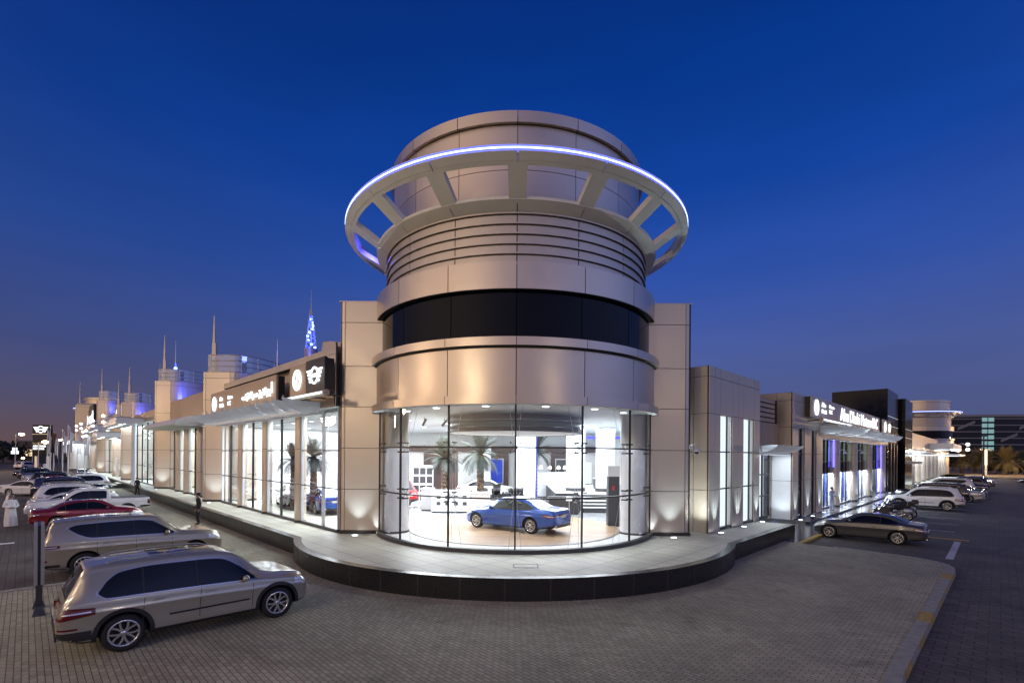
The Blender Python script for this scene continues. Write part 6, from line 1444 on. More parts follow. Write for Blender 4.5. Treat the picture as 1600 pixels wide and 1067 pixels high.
def robe(a):
    mb = MB(); n = 40; rows = []
    for (z, rx, ry, fo) in ((1.50, .075, .075, 0), (1.46, .17, .10, 0), (1.36, .205, .135, 0), (1.15, .185, .14, .004), (.95, .20, .16, .010), (.6, .225, .18, .018), (.3, .245, .20, .024), (.08, .26, .215, .028)):
        rows.append([((rx + fo * math.sin(7 * w) * 1.0) * math.cos(w), (ry + fo * math.sin(7 * w)) * math.sin(w), z) for w in [2 * PI * i / n for i in range(n + 1)]])
    mb.grid(rows, M['robe']); mb.build('robe', a)
    mb = MB()
    for sg in (-1, 1): mb.tube([(.17 * sg, 0, 1.43), (.27 * sg, .02, 1.16), (.10 * sg, .22, 1.09)], [.085, .075, .065], M['robe'], 12)
    mb.build('sleeve', a)
    mb = MB(); rows = []
    for z, r, dy in ((1.77, .03, 0), (1.74, .085, 0), (1.66, .115, -.005), (1.55, .135, -.02), (1.42, .20, -.03), (1.32, .22, -.05)):
        rows.append([(r * math.sin(w), dy - r * math.cos(w) * (.9 if z > 1.5 else .62), z) for w in [math.radians(-125 + 250 * i / 24) for i in range(25)]])
    mb.grid(rows, M['robe']); hs = mb.build('headscarf', a)
    mb = MB(); mb.lathe([(.112, 1.70), (.124, 1.705), (.124, 1.72), (.112, 1.725)], M['black'], 20, closed=True); sub(mb.build('head_cord', a), hs)
p = person('person', 'guard in dark uniform standing on the pavers before the left wing, facing the shopfront', P('l', 15.35, 9.3, -.02), math.radians(140), M['navy_cloth'], M['navy_cloth'], 'down'); hair(p); 
mb = MB(); mb.lathe([(.105, 1.70), (.115, 1.73), (.12, 1.77), (.06, 1.795), (0, 1.80)], M['navy_cloth'], 16); mb.box(-.07, .07, .08, .16, 1.705, 1.715, M['black']); mb.build('cap', p)
p = person('person', 'man in a dark suit walking away near the terrace steps', P('l', 38.4, 9.0, -.02), math.radians(-10), M['suit'], M['suit'], 'down', .10); hair(p)
p = person('person', 'man in a white robe and headscarf standing in front on the dark road', (-27.2, 3.7, RZ), math.radians(-120), M['robe'], M['robe'], 'front', group='men in white robes'); robe(p)
p = person('person', 'second man in a white robe half hidden behind the other robed man', (-28.2, 4.6, RZ), math.radians(-60), M['robe'], M['robe'], 'front', group='men in white robes'); robe(p)
p = person('person', 'man in a pale shirt beyond the white saloon at the left edge', (-49.5, 28.5, RZ), 2.6, M['shirt'], M['suit'], 'down'); hair(p)
p = person('person', 'person in a pale shirt standing close to the blue lit glass on the right', P('r', 25.3, 7.35, .09), math.radians(200), M['shirt'], M['shirt'], 'front'); hair(p)
# traffic cone
cn = thing('traffic_cone', 'orange and white traffic cone on the road behind the beige suv', 'traffic cone', P('l', 10.66, 13.93 + 1.6, RZ), local=True); cn.location = (-17.5, -2.35, RZ)
m = MB(); m.box(-.2, .2, -.2, .2, 0, .04, M['black']); m.build('base', cn)
m = MB(); m.lathe([(.15, .04), (.12, .22)], M['orange'], 20); m.lathe([(.12, .22), (.085, .42)], M['white_alu'], 20); m.lathe([(.085, .42), (.06, .56)], M['orange'], 20); m.lathe([(.06, .56), (.04, .68)], M['white_alu'], 20); m.lathe([(.04, .68), (.03, .75), (0, .755)], M['orange'], 20); m.build('cone', cn)
# totem sign seen edge on
rdv = Vector((-11.5, 11.8, 0)).normalized(); sdv = Vector((rdv.y, -rdv.x, 0)); b0 = Vector((-11.62, -10.75, 0))
ts = thing('sign_board', 'tall narrow sign board seen edge on beside the tail of the champagne suv', 'sign', b0)
m = MB(); m.obox(b0 + rdv * .45 + Vector((0, 0, 1.45)), rdv, sdv, (0, 0, 1), .45, .028, .74, M['black']); m.obox(b0 + rdv * .02 + Vector((0, 0, .40)), rdv, sdv, (0, 0, 1), .04, .06, .34, M['darktrim']); m.build('core', ts)
for sg in (-1, 1): m = MB(); m.obox(b0 + rdv * .45 + sdv * .062 * sg + Vector((0, 0, 1.44)), rdv, sdv, (0, 0, 1), .455, .033, .75, M['grey_post']); m.build('face_panel', ts)
for k in (.02, .86):
    m = MB(); c = b0 + rdv * k; w = .062
    m.hexa([c + sdv * i * .12 + rdv * j * .10 + Vector((0, 0, 0)) for i, j in ((-1, -1), (1, -1), (1, 1), (-1, 1))] + [c + sdv * i * w + rdv * j * .05 + Vector((0, 0, .22)) for i, j in ((-1, -1), (1, -1), (1, 1), (-1, 1))], M['darktrim']); m.build('foot', ts)
# flags
def flag(x, y, h, ms, lbl, wdt=.85, drop=4.2):
    a = thing('flagpole', lbl, 'flagpole', (x, y, RZ), group='flagpoles along the left parking row', local=True)
    mb = MB(); mb.tube([(0, 0, 0), (0, 0, h * .6), (0, 0, h)], [.085, .07, .045], M['white_alu'], 10); mb.lathe([(.2, 0), (.2, .06), (.09, .1)], M['white_alu'], 12); mb.sphere((0, 0, h), .07, M['chrome'], 8, 6); mb.build('pole', a)
    mb = MB(); rows = []
    for i in range(11):
        u = i / 10; zt = h - .1 - 1.55 * u ** .75; zb = h - .25 - drop + .3 * math.sin(u * 5)
        rows.append([(.06 + wdt * u * (1 - .25 * math.sin(PI * j / 8) * u), .16 * math.sin(u * 9 + j * .35), zt + (zb - zt) * j / 8) for j in range(9)])
    mb.grid(rows[:6], ms[0]); mb.grid(rows[5:], ms[-1]); mb.build('flag', a, recalc=False)
W_ = M['flagw']
for (px, d, h, ms, l) in ((74, 85, 7.9, [W_], 'flagpole with a white flag right of the sign tower, back row'), (78.5, 73, 8.1, [M['flagb'], M['flagbr']], 'flagpole with a dark and brown flag next to the sign tower'), (84, 88, 7.6, [W_], 'flagpole with a white flag just right of the dark flag'), (97.8, 85, 8.0, [W_], 'flagpole with a white flag left of the tall middle pole'), (106.5, 73, 8.2, [W_], 'tall middle flagpole with a white flag in the front row'), (120.8, 85, 7.9, [W_], 'flagpole with a white flag near the glowing strip canopy'), (132.5, 71, 7.7, [W_], 'flagpole at the right end of the flag row')):
    flag(-.12 + (px - 800) / 760 * d, -22.6 + d, h, ms, l)
bl_ = thing('bollard', 'short white bollard post among the parked cars at the far left', 'bollard', (-77.5, 58, RZ), local=True); m = MB(); m.lathe([(.22, 0), (.22, 2.0), (.0, 2.05)], M['white_wall'], 14); m.build('post', bl_)
m = MB(); m.lathe([(.26, .0), (.26, .12), (.22, .12)], M['darktrim'], 14); m.build('foot', bl_)
# dome cameras on gooseneck arms
def domecam(p, outv, lbl):
    a = thing('security_camera', lbl, 'security camera', p, group='dome cameras', local=True); o = Vector(outv).normalized()
    mb = MB(); mb.tube([(0, 0, 0), o * .10 + Vector((0, 0, .10)), o * .24 + Vector((0, 0, .13)), o * .34 + Vector((0, 0, .06)), o * .36 + Vector((0, 0, -.02))], .022, M['white_alu'], 8); mb.obox((0, 0, 0), o, (o.y, -o.x, 0), (0, 0, 1), .02, .06, .09, M['white_alu']); mb.build('arm', a)
    mb = MB(); c = o * .36; prof = [(.03, .0), (.07, -.04), (.11, -.12), (.145, -.17), (.145, -.21)]; mb.lathe(prof, M['white_alu'], 18, (c.x, c.y)); mb.build('hood', a)
    mb = MB(); mb.sphere(c + Vector((0, 0, -.21)), .10, M['cglass'], 14, 8); mb.build('dome', a)
domecam((7.38, -2.16, 4.38), (.35, -1, 0), 'white dome camera on a curved arm at the edge of the right pylon')
domecam(P('r', 28.95, 7.12, 4.45), (R2, -R2, 0), 'white dome camera on the first column of the right wing')
domecam(P('r', 35.75, 7.12, 4.5), (R2, -R2, 0), 'white dome camera on the second column of the right wing')
# motorcycles
def moto(label, loc, rz, case=True, bodym=None):
    a = thing('motorcycle', label, 'motorcycle', loc, rz, group='motorcycles parked on the right', local=True); bm_ = bodym or M['p_black']
    def lat(mb, c, prof, m, n=28):
        vs = []; q = len(prof)
        for i in range(n):
            w = 2 * PI * i / n
            for r, y in prof: vs.append((c[0] + r * math.cos(w), y, c[1] + r * math.sin(w)))
        mb.add(vs, [[i * q + j, ((i + 1) % n) * q + j, ((i + 1) % n) * q + (j + 1) % q, i * q + (j + 1) % q] for i in range(n) for j in range(q)], m, True)
    for x, w in ((-.74, .085), (.78, .06)):
        mb = MB(); lat(mb, (x, .32), [(.235, -w), (.30, -w), (.32, -w * .5), (.32, w * .5), (.30, w), (.235, w)], M['rubber']); o = mb.build('wheel', a)
        mb = MB(); lat(mb, (x, .32), [(.215, -.04), (.24, -.05), (.24, .05), (.215, .04)], M['rim'])
        for i in range(5): e = 2 * PI * i / 5; mb.tube([(x, 0, .32), (x + .22 * math.cos(e), 0, .32 + .22 * math.sin(e))], .018, M['rim'], 6)
        lat(mb, (x, .32), [(.11, .06), (.145, .06), (.145, .066), (.11, .066)], M['steel']); mb.tube([(x, -.08, .32), (x, .08, .32)], .035, M['darktrim'], 8); sub(mb.build('rim', a), o)
    mb = MB()
    for sg in (-1, 1): mb.tube([(.78, .09 * sg, .32), (.62, .09 * sg, .78), (.52, .09 * sg, 1.0)], [.028, .026, .022], M['chrome'], 8)
    mb.build('fork', a)
    mb = MB(); mb.sphere((.80, 0, .36), .36, bm_, 16, 8, (1, .22, 1)); mb.v = [v for v in mb.v]; 
    mb.v = [Vector((v.x, v.y, max(v.z, .60 + abs(v.x - .8) * .02))) for v in mb.v]; mb.build('front_mudguard', a)
    mb = MB(); mb.sphere((.16, 0, .86), .32, bm_, 16, 10, (1, .52, .55)); mb.build('fuel_tank', a)
    mb = MB(); mb.tube([(-.02, 0, .86), (-.35, 0, .83), (-.62, 0, .88), (-.90, 0, .94)], [.11, .15, .13, .06], M['rubber'], 12); mb.build('seat', a)
    mb = MB(); mb.sphere((.10, 0, .48), .26, M['darktrim'], 12, 8, (1, .75, .8)); mb.box(-.16, .18, -.17, .17, .28, .5, M['steel']); mb.tube([(-.74, -.11, .32), (-.30, -.11, .42), (.0, -.08, .44)], .035, M['darktrim'], 8)
    for sg in (-1, 1): mb.sphere((.12, .24 * sg, .46), .12, M['steel'], 10, 8)
    mb.build('engine', a)
    mb = MB(); mb.tube([(.35, .10, .42), (.1, .15, .26), (-.3, .17, .30)], .03, M['chrome'], 8); mb.tube([(-.3, .17, .30), (-.55, .19, .42), (-.98, .21, .60)], [.05, .065, .06], M['chrome'], 12); mb.build('exhaust', a)
    mb = MB(); rows = [[(.52 + .26 * u, (.05 + .22 * math.sin(PI * (.15 + .8 * (1 - u)))) * (2 * j / 8 - 1), 1.02 - .28 * u - .10 * abs(2 * j / 8 - 1) ** 2) for j in range(9)] for u in [i / 6 for i in range(7)]]
    mb.grid(rows, bm_)
    for sg in (-1, 1): mb.grid([[(.70 - .55 * v, sg * (.20 + .05 * math.sin(PI * v)), .78 - .42 * u + .04 * v) for u in (0, .33, .66, 1)] for v in [i / 5 for i in range(6)]], bm_)
    mb.build('fairing', a)
    mb = MB(); mb.sphere((.76, 0, .86), .085, M['head'], 12, 8, (.7, 1.25, .8)); mb.build('headlight', a)
    mb = MB(); mb.grid([[(.62 - .16 * u, .17 * (2 * j / 6 - 1), .98 + .26 * u - .08 * abs(2 * j / 6 - 1)) for j in range(7)] for u in (0, .5, 1)], M['glass']); mb.build('windshield', a, recalc=False)
    mb = MB(); mb.tube([(.36, -.40, 1.05), (.46, -.2, 1.06), (.50, 0, 1.02), (.46, .2, 1.06), (.36, .40, 1.05)], .016, M['darktrim'], 8); mb.build('handlebar', a)
    for sg in (-1, 1):
        mb = MB(); mb.tube([(.44, .26 * sg, 1.06), (.47, .33 * sg, 1.22)], .009, M['black'], 6); mb.sphere((.46, .36 * sg, 1.25), .07, M['chrome'], 10, 6, (.3, 1, .62)); mb.build('mirror', a)
    mb = MB(); mb.tube([(-.62, 0, .78), (-.95, 0, .86), (-1.05, 0, .74)], [.07, .06, .05], bm_, 8); mb.box(-1.08, -1.03, -.07, .07, .80, .86, M['tail']); mb.build('tail', a)
    if case:
        mb = MB(); mb.box(-1.12, -.74, -.24, .24, .98, 1.22, M['black']); mb.box(-1.08, -.78, -.20, .20, 1.22, 1.27, M['black']); mb.build('top_case', a)
    for sg in (-1, 1):
        if case: mb = MB(); mb.sphere((-.72, .28 * sg, .66), .24, M['p_silver'], 12, 8, (1.15, .55, .75)); mb.build('pannier', a)
    mb = MB(); mb.tube([(-.1, .1, .3), (-.16, .34, .01)], .014, M['darktrim'], 6); mb.build('side_stand', a)
    return a
for (s, t, j, cs, bm_, l) in ((24.3, 11.0, .18, True, M['p_grey'], 'grey touring motorcycle with panniers nearest behind the grey coupe'), (26.4, 11.0, .12, True, M['p_black'], 'black motorcycle with a top case in the middle of the three'), (28.4, 10.6, .2, False, M['p_grey'], 'motorcycle without luggage standing farthest back beside the white suv')):
    p = P('r', s, t, RZ); moto(l, p, math.radians(135) + j, cs, bm_)
# ------------------------------------------------------------------ far surroundings
M['leafdark'] = mat('dark_foliage', (.030, .036, .018), .8, 0, .5, 1.2); M['leafwarm'] = mat('dusty_palm_leaf', (.16, .13, .055), .7, 0, .35, 2); M['bark'] = mat('tree_bark', (.09, .06, .04), .9, 0, .3, 4)
M['offglass'] = mat('navy_office_glass', (.006, .011, .026), .12, 0, .25, .15, spec=.3); M['offband'] = mat('pale_office_band', (.20, .21, .25), .6, 0, .08, .4)
M['stair_lit'] = emis('lit_stairwell', (.50, .90, .95), .42)
def tree(x, y, h, r, lbl, seed, leaf=None, n=900, group=None):
    rd = random.Random(seed); a = thing('tree', lbl, 'tree', (x, y, RZ), group=group, local=True); mb = MB()
    mb.tube([(0, 0, 0), (.05 * h, 0, h * .3), (.02 * h, .02 * h, h * .6)], [.05 * h * .5, .035 * h * .5, .015 * h], M['bark'], 7)
    for k in range(4): w = k * 1.7; mb.tube([(.04 * h, 0, h * .3), (r * .4 * math.cos(w), r * .4 * math.sin(w), h * .55)], [.012 * h, .005 * h], M['bark'], 5)
    mb.build('trunk', a); mb = MB()
    cl = [(Vector((rd.uniform(-.75, .75) * r, rd.uniform(-.75, .75) * r, h * rd.uniform(.42, .86))), r * rd.uniform(.28, .5)) for _ in range(14)]
    for i in range(n):
        c, q = cl[i % 14]; d = Vector((rd.gauss(0, 1), rd.gauss(0, 1), rd.gauss(0, .8))).normalized(); p = c + d * q * rd.uniform(.55, 1.05); u = d.cross(Vector((rd.random(), rd.random(), rd.random()))).normalized(); v = d.cross(u)
        s_ = r * .085 * rd.uniform(.6, 1.5); mb.add([p - u * s_, p + v * s_ * .6, p + u * s_, p - v * s_ * .6], [(0, 1, 2, 3)], leaf or M['leafdark'])
    mb.build('crown', a, recalc=False); return a
def wp(px, d): return -.12 + (px - 800) / 760 * d, -22.6 + d
# curved glass office block
of = thing('office_building', 'big curved dark glass office block with a lit stairwell far away on the right', 'office building', (235, 190, 0))
C0 = (238, 330); RO = 140
m = MB(); m.lathe([(RO, 0), (RO, 22.5), (RO - 25, 22.5), (RO - 25, 0)], M['offglass'], 60, C0, -36, 40, closed=True, smooth=False); m.build('glass_body', of)
for k in range(8):
    z = 1.2 + 2.85 * k
    m = MB(); m.lathe([(RO - .5, z), (RO + .35, z), (RO + .35, z + .42), (RO - .5, z + .42)], M['offband'], 60, C0, -36.1, 40, closed=True, smooth=False); m.build('floor_band', of)
m = MB(); m.lathe([(RO - 2, 22.2), (RO + .6, 22.2), (RO + .6, 23.2), (RO - 2, 23.2)], M['offband'], 60, C0, -36.1, 40, closed=True, smooth=False); m.build('roof_edge', of)
for (a0, z0, a1, z1) in ((-33.0, 11.6, -29.6, 8.6), (-34.2, 20.2, -31.8, 17.2), (-16, 17, -13.4, 20), (-9.4, 11.6, -6.8, 14.5), (-6.5, 17, -4.2, 20)):
    m = MB(); q = []
    for i in range(7):
        u = i / 6; w = math.radians(a0 + (a1 - a0) * u); z = z0 + (z1 - z0) * u; q.append([(C0[0] + (RO + o_) * math.sin(w), C0[1] - (RO + o_) * math.cos(w), z + dz) for o_, dz in ((.1, -.6), (.45, -.6), (.45, .6), (.1, .6))])
    m.grid([r_ + [r_[0]] for r_ in q], M['offband'], False); m.build('diagonal_band', of)
for k in range(8):
    z = 1.9 + 2.6 * k
    m = MB(); m.lathe([(RO + .36, z), (RO + .42, z), (RO + .42, z + 1.75), (RO + .36, z + 1.75)], M['stair_lit'], 4, C0, -12.35, -10.5, closed=True, smooth=False); o = m.build('window', of)
    m = MB(); m.lathe([(RO + .43, z), (RO + .46, z), (RO + .46, z + 1.75), (RO + .43, z + 1.75)], M['offband'], 1, C0, -11.55, -11.40, closed=True, smooth=False); sub(m.build('mullion', of), o)
for i, (px, d, h, R_, l, sd) in enumerate(((1503, 125, 3.4, 3.0, 'date palm at the far right, partly hidden by the right wing', 21), (1536, 128, 3.6, 3.6, 'date palm lit warm beside the bright lamp post', 22), (1524, 138, 3.2, 3.3, 'smaller date palm behind the bright lamp post', 24), (1573, 118, 3.2, 3.9, 'date palm with wide drooping fronds nearest the right edge', 23))):
    x, y = wp(px, d); palm((x, y, RZ), h, R_, 44, l, M['leafwarm'], group='date palms far right', seed=sd, tr=.3)
for i, (px, d, h, r, l) in enumerate(((1488, 150, 5.5, 4.2, 'dark bushy tree just right of the far showroom'), (1514, 160, 6, 4.5, 'dark tree between the far palms'), (1552, 152, 6.2, 5, 'dark tree behind the bright lamp post'), (1562, 128, 3.0, 3.2, 'low dark bush left of the nearest date palm'), (1592, 122, 3.0, 4.2, 'low dark bush under the nearest date palm'), (1600, 160, 6.5, 5.5, 'dark tree at the right edge of the picture'), (1535, 165, 6.5, 5.5, 'dark tree in the middle of the far tree row'), (1578, 168, 7, 5.5, 'dark tree below the lit stairwell'))):
    x, y = wp(px, d); tree(x, y, h, r, l, 40 + i, group='trees far right')
for i, (px, d, h, r, l) in enumerate(((4, 165, 7, 6, 'dark tree at the left edge of the picture'), (20, 185, 8, 7, 'dark tree behind the lit shop sign'), (-14, 150, 7, 6, 'dark tree just outside the left edge'), (48, 200, 6, 6, 'dark tree left of the sign tower'), (34, 175, 5, 5, 'low dark tree beside the far van'))):
    x, y = wp(px, d); tree(x, y, h, r, l, 60 + i, group='trees far left')
M['farwall'] = mat('far_building_wall', (.13, .10, .09), .85, 0, .15, .5)
def farb(px0, px1, d, z, lbl, win=0, m_=None):
    x0, y = wp(px0, d); x1, _ = wp(px1, d); a = thing('low_building', lbl, 'building', ((x0 + x1) / 2, y, RZ), group='low buildings on the left horizon'); mb = MB(); mb.box(x0, x1, y, y + 14, RZ, z, m_ or M['farwall']); mb.build('wall', a)
    mb = MB(); mb.box(x0 - .2, x1 + .2, y - .2, y + 14.2, z, z + .4, M['concrete']); mb.build('roof', a)
    for i in range(win):
        u = x0 + (x1 - x0) * (i + .5) / win; mb = MB(); mb.box(u - .7, u + .7, y - .05, y + .05, z * .3, z * .62, M['lampwarm']); mb.build('window', a)
M['lampwarm'] = emis('warm_window', (1, .75, .45), 1.6)
farb(-60, 14, 210, 6.5, 'long low building at the left edge of the horizon', 7); farb(28, 52, 175, 7.5, 'low building with upright posts left of the sign tower', 3); farb(80, 150, 190, 6.5, 'low building behind the flagpoles', 5, M['brown_panel'])
# lit shop sign and small lamps on the left horizon
x, y = wp(23, 150); sh = thing('shop_sign', 'small white lit shop sign on the left horizon', 'sign', (x, y, RZ)); m = MB(); m.box(x - .12, x + .12, y, y + .2, RZ, 3.2, M['grey_post']); m.build('post', sh); m = MB(); m.box(x - .7, x + .7, y - .05, y + .1, 4.1, 5.0, M['sign_lit']); m.box(x - 1.1, x + 1.1, y - .05, y + .1, 3.1, 4.0, M['sign_lit']); m.build('lit_panel', sh)
for i, (px, py, d) in enumerate(((5, 703, 190), (9, 704, 195), (20, 704, 200), (48, 703, 190), (92, 688, 150), (96, 687, 150), (36, 716, 150), (117, 700, 160))):
    x, y = wp(px, d); z = 4 + (705 - py) * d / 760; a = thing('street_lamp', ['sodium lamp at the very left edge of the horizon', 'sodium lamp second from the left edge on the horizon', 'sodium lamp above the lit shop sign', 'small sodium lamp left of the sign tower', 'floodlight left of the glowing strip canopy', 'floodlight second left of the glowing strip canopy', 'lamp low beside the far van', 'small lamp under the glowing strip canopy'][i], 'street lamp', (x, y, RZ), group='distant lamps', local=True)
    m = MB(); m.tube([(0, 0, 0), (0, 0, z - RZ)], .08, M['grey_post'], 6); m.build('pole', a); m = MB(); m.sphere((0, 0, z - RZ), .38, M['lamps'], 8, 6, (1, 1, .6)); m.build('lens', a)
# lamp posts on the right
x, y = wp(1537, 79)
a = thing('street_lamp', 'unlit dark lamp post standing on the road at the far right', 'street lamp', (x, y, RZ), group='street lamps', local=True); m = MB(); m.tube([(0, 0, 0), (0, 0, 4), (0, 0, 7.7)], [.14, .12, .09], M['darktrim'], 8); m.build('pole', a); m = MB(); m.box(-.55, .55, -.18, .18, 7.62, 7.80, M['darktrim']); m.build('lamp_head', a)
x, y = wp(1540, 112)
a = thing('street_lamp', 'short lamp post glowing warm among the far palms', 'street lamp', (x, y, RZ), group='street lamps', local=True); m = MB(); m.tube([(0, 0, 0), (0, 0, 2.5)], .25, M['white_wall'], 8); m.build('pole', a)
m = MB(); m.tube([(0, 0, 2.5), (0, 0, 6.0)], .28, emis('warm_tube', (1, .78, .5), 2.2), 8); m.build('light_tube', a); m = MB(); m.box(-1.5, 1.5, -.25, .25, 6.0, 6.2, M['darktrim']); m.build('lamp_head', a)
point('palm_lamp', (x, y - 1.5, 5.2), 2600, (1, .68, .34), .4)
gs = MB(); x0, y0 = wp(1460, 112); gs.prism([wp(1470, 100), wp(1700, 92), wp(1700, 118), wp(1465, 122)], -.3, RZ + .18, M['sand']); struct(gs.build('verge'))
# ------------------------------------------------------------------ lamps of the place
WARM = (1, .66, .40); COOL = (.86, .95, 1)
# showroom ceiling lighting
for a_ in range(-75, 76, 25):
    q = pol(5.2, a_, 5.7); spot('rotunda_downlight', q, (q.x * .8, q.y * .8, 0), 210, (.95, .98, 1), 135, .7, .1)
for a_ in range(0, 360, 60):
    q = pol(2.0, a_, 4.94); spot('drum_downlight', q, (q.x * 1.2, q.y * 1.2, 0), 130, (.95, .98, 1), 140, .7, .1)
area('hall_ceiling_light', (0, 8, 5.7), 14, 12, 3900, (.92, .96, 1))
q = P('l', 12.5, 1.5, 5.75); area('left_wing_ceiling_light', q, 17, 9, 5000, (.92, .97, 1), (0, 0, math.radians(-45 + 180)))
q = P('l', 31, 2.5, 5.85); area('left_second_ceiling_light', q, 15, 7, 3000, (.88, .95, 1), (0, 0, math.radians(135)))
q = P('l', 49, 3, 7.1); area('left_hall_ceiling_light', q, 16, 7, 2600, (.75, .88, 1), (0, 0, math.radians(135)))
q = P('l', 73, 3, 6.8); area('left_far_ceiling_light', q, 24, 7, 3000, (.8, .9, 1), (0, 0, math.radians(135)))
q = P('r', 38, 5.9, 2.72); area('right_wing_ceiling_light', q, 27, 1.4, 3200, (.80, .88, 1), (0, 0, math.radians(45)))
q = P('r', 38, 5.0, 5.2); area('right_wing_upper_light', q, 27, 2.2, 420, (.8, .95, .75), (0, 0, math.radians(45)))
q = P('r', 14.2, 6.8, 4.1); area('porch_light', q, 4.6, 1.2, 150, (.9, .97, 1), (0, 0, math.radians(45)))
for s in (80, 124): q = P('r', s, 8.2, 4.3); area('awning_light', q, 16, 1.6, 900, COOL, (0, 0, math.radians(45)))
q = P('r', 100, 7.6, 5.0); area('far_porch_light', q, 60, 1.2, 1500, COOL, (0, 0, math.radians(45)))
for s0, s1, z in ((50, 62.5, 6.85), (74, 84, 6.9), (66, 72, 5.75)): q = P('l', (s0 + s1) / 2, 8.2, z); area('canopy_light', q, s1 - s0 - .5, 2, 420, COOL, (0, 0, math.radians(135)))
q = P('l', 106, 9, 5.3); area('far_canopy_light', q, 26, 2.5, 1200, COOL, (0, 0, math.radians(135)))
# added spots brighten the fin awnings from below, no lamps hang there
for i in range(7): spot('awning_fill', P('l', 6 + 2.2 * i, 7.2, 4.9), P('l', 6 + 2.2 * i, 7.75, 6.0), 16, COOL, 130, .8, .03)
for i in range(9): spot('awning_fill', P('r', 25 + 3 * i, 7.3, 4.6), P('r', 25 + 3 * i, 7.85, 6.0), 60, COOL, 130, .8, .03)
for i in range(3): spot('sign_wash', P('r', 22 + 9 * i, 9.2, 5.9), P('r', 22 + 9 * i, 7.4, 7.4), 70, COOL, 120, .9, .05)  # added spots give the right sign its even glow
# in-ground uplights
UG = 'in ground uplights along the walls'
def uplight(pos, tgt, e, lbl, size=70, col=(.68, .87, 1)):
    a = thing('uplight', lbl, 'uplight', pos, group=UG, local=True)
    mb = MB(); mb.lathe([(.0, .012), (.12, .012)], M['lampuw'], 16, smooth=False); mb.build('lens', a)
    mb = MB(); mb.lathe([(.12, -.02), (.12, .018), (.16, .018), (.17, -.02)], M['steel'], 20); mb.build('bezel', a)
    spot('uplight_beam', Vector(pos) + Vector((0, 0, .05)), tgt, e, col, size, .9, .05)
def upl_wall(side, s, t, z, e, lbl, d=.32, h=2.5, size=70):
    p = P(side, s, t + d, z); uplight(p, P(side, s, t - .12, z + 4.2), e, lbl, size)
for sg, l in ((-1, 'uplight set in the terrace at the foot of the left pylon'), (1, 'uplight set in the terrace at the foot of the right pylon')):
    uplight((6.55 * sg, -2.62, TZ), (6.55 * sg, -2.05, TZ + 4.2), 400, l, 66)
for s, l in ((5.55, 'uplight at the corner of the first grey block'), (8.27, 'uplight between the two slit windows'), (10.85, 'uplight at the far end of the first grey block by the door')): upl_wall('r', s, 7.0, TZ, 620, l, .30, size=52)
for s, l in ((17.7, 'uplight at the near corner of the second grey block'), (20.5, 'uplight between the narrow slits of the second grey block'), (23.5, 'uplight at the far end of the second grey block')): upl_wall('r', s, 7.0, .11, 620, l, .30, size=52)
for s, l in ((29.15, 'uplight before the first column of the right wing'), (35.95, 'uplight before the second column of the right wing'), (43.0, 'uplight before the third column of the right wing'), (51, 'uplight before the last column next to the black block')): upl_wall('r', s, 7.1, .11, 480, l, .4)
uplight((6.05, 0 - .2, TZ), P('r', 4.94, 6.0, 3), 1, 'uplight in the gap between the right pylon and the grey block', 90)
for (X, Y, w, e, l) in ((-20.4, 10.72, 1.9, 420, 'uplight at the foot of the nearest clad tower'), (-32.4, 22.3, 1.6, 420, 'uplight at the foot of the second clad tower'), (-46.3, 35.5, 1.4, 460, 'uplight at the foot of the third clad tower'), (-54.3, 44, 1.3, 420, 'uplight at the foot of the narrow tower'), (-66.4, 55.7, 1.5, 460, 'uplight at the foot of the violet tower')):
    uplight((X, Y - .75, TZ), (X, Y + .1, TZ + 3.4), e * .9, l, 84)
for s in (8.2, 12.85, 17.2): spot('column_uplight', P('l', s, 7.15, TZ + .05), P('l', s, 6.6, 3.2), 70, (.8, .9, 1), 60, .8, .05)
spot('end_wall_uplight', P('r', 4.05, 7.2, TZ + .1), P('r', 4.94, 5.9, 4.6), 620, (.86, .97, .95), 100, .9, .1)
spot('end_wall_uplight', P('r', 16.2, 6.5, .3), P('r', 17.0, 6.4, 2.6), 90, (.88, .97, 1), 110, .9, .1)
# sign glow
q = P('l', 4.5, 7.9, 6.25); 
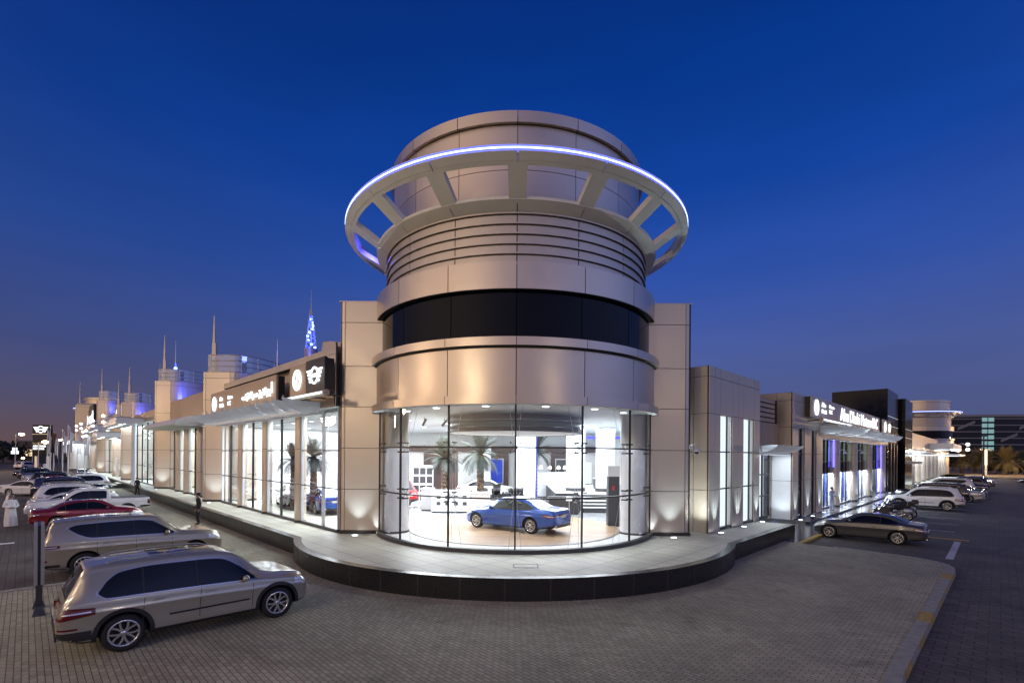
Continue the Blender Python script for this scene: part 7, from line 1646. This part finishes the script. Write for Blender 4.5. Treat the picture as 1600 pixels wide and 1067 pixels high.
# street lamps: tall car-park lanterns, two of them behind the camera
def street_lamp(pos, h, lbl, e, heads=2, col=WARM, group='street lamps', ang=0., size=2.4):
    a = thing('street_lamp', lbl, 'street lamp', pos, ang, group=group, local=True)
    mb = MB(); mb.tube([(0, 0, 0), (0, 0, .5), (0, 0, h)], [.13, .11, .06], M['grey_post'], 10); mb.lathe([(.22, 0), (.22, .12), (.13, .16)], M['darktrim'], 12); mb.build('pole', a)
    for k in range(heads):
        sg = 1 if k == 0 else -1
        mb = MB(); mb.tube([(0, 0, h - .1), (.5 * sg, 0, h + .05), (.9 * sg, 0, h + .08)], .04, M['grey_post'], 8); mb.box(min(.7 * sg, 1.5 * sg), max(.7 * sg, 1.5 * sg), -.16, .16, h + .06, h + .2, M['darktrim']); hd = mb.build('lamp_head', a)
        mb = MB(); mb.sphere((1.1 * sg, 0, h + .05), .14 * size, M['lamps'], 12, 8, (1, .8, .5)); sub(mb.build('lens', a), hd)
    if e: point('street_lamp_light', (pos[0], pos[1], pos[2] + h - .35), e, col, 1.3)
    return a
street_lamp((-16, -30, RZ), 11, 'car park lamp standing behind the camera on the left', 3500, col=(1, .80, .54))
street_lamp((-30, -14, RZ), 11, 'car park lamp standing off the left edge near the red saloon', 2700, col=(1, .72, .48))
street_lamp((15, -33, RZ), 11, 'car park lamp standing behind the camera on the right', 1100, col=(1, .84, .62))
street_lamp((-52, 2, RZ), 11, 'car park lamp off the left edge beside the white saloon', 3600, col=(1, .72, .46))
street_lamp((-80, 26, RZ), 11, 'car park lamp off the left edge beyond the white saloon', 4200, col=(1, .72, .46))
for (x, y, h, l, e) in ((-122.6, 97.4, 8.2, 'sodium lamp farthest left over the car park', 0), (-100, 80, 6.0, 'lower sodium lamp just right of the farthest left one', 0), (-118, 97, 8.4, 'sodium lamp left of the dark sign tower', 0), (-112, 101.5, 8.8, 'sodium lamp glowing behind the white flags', 0)):
    street_lamp((x, y, RZ), h, l, e, heads=1, size=4.2, ang=.4)
point('far_left_sodium', (-105, 70, 9), 5000, WARM, .5)
point('far_right_sodium', (128, 84, 9), 7000, (1, .62, .30), .5)
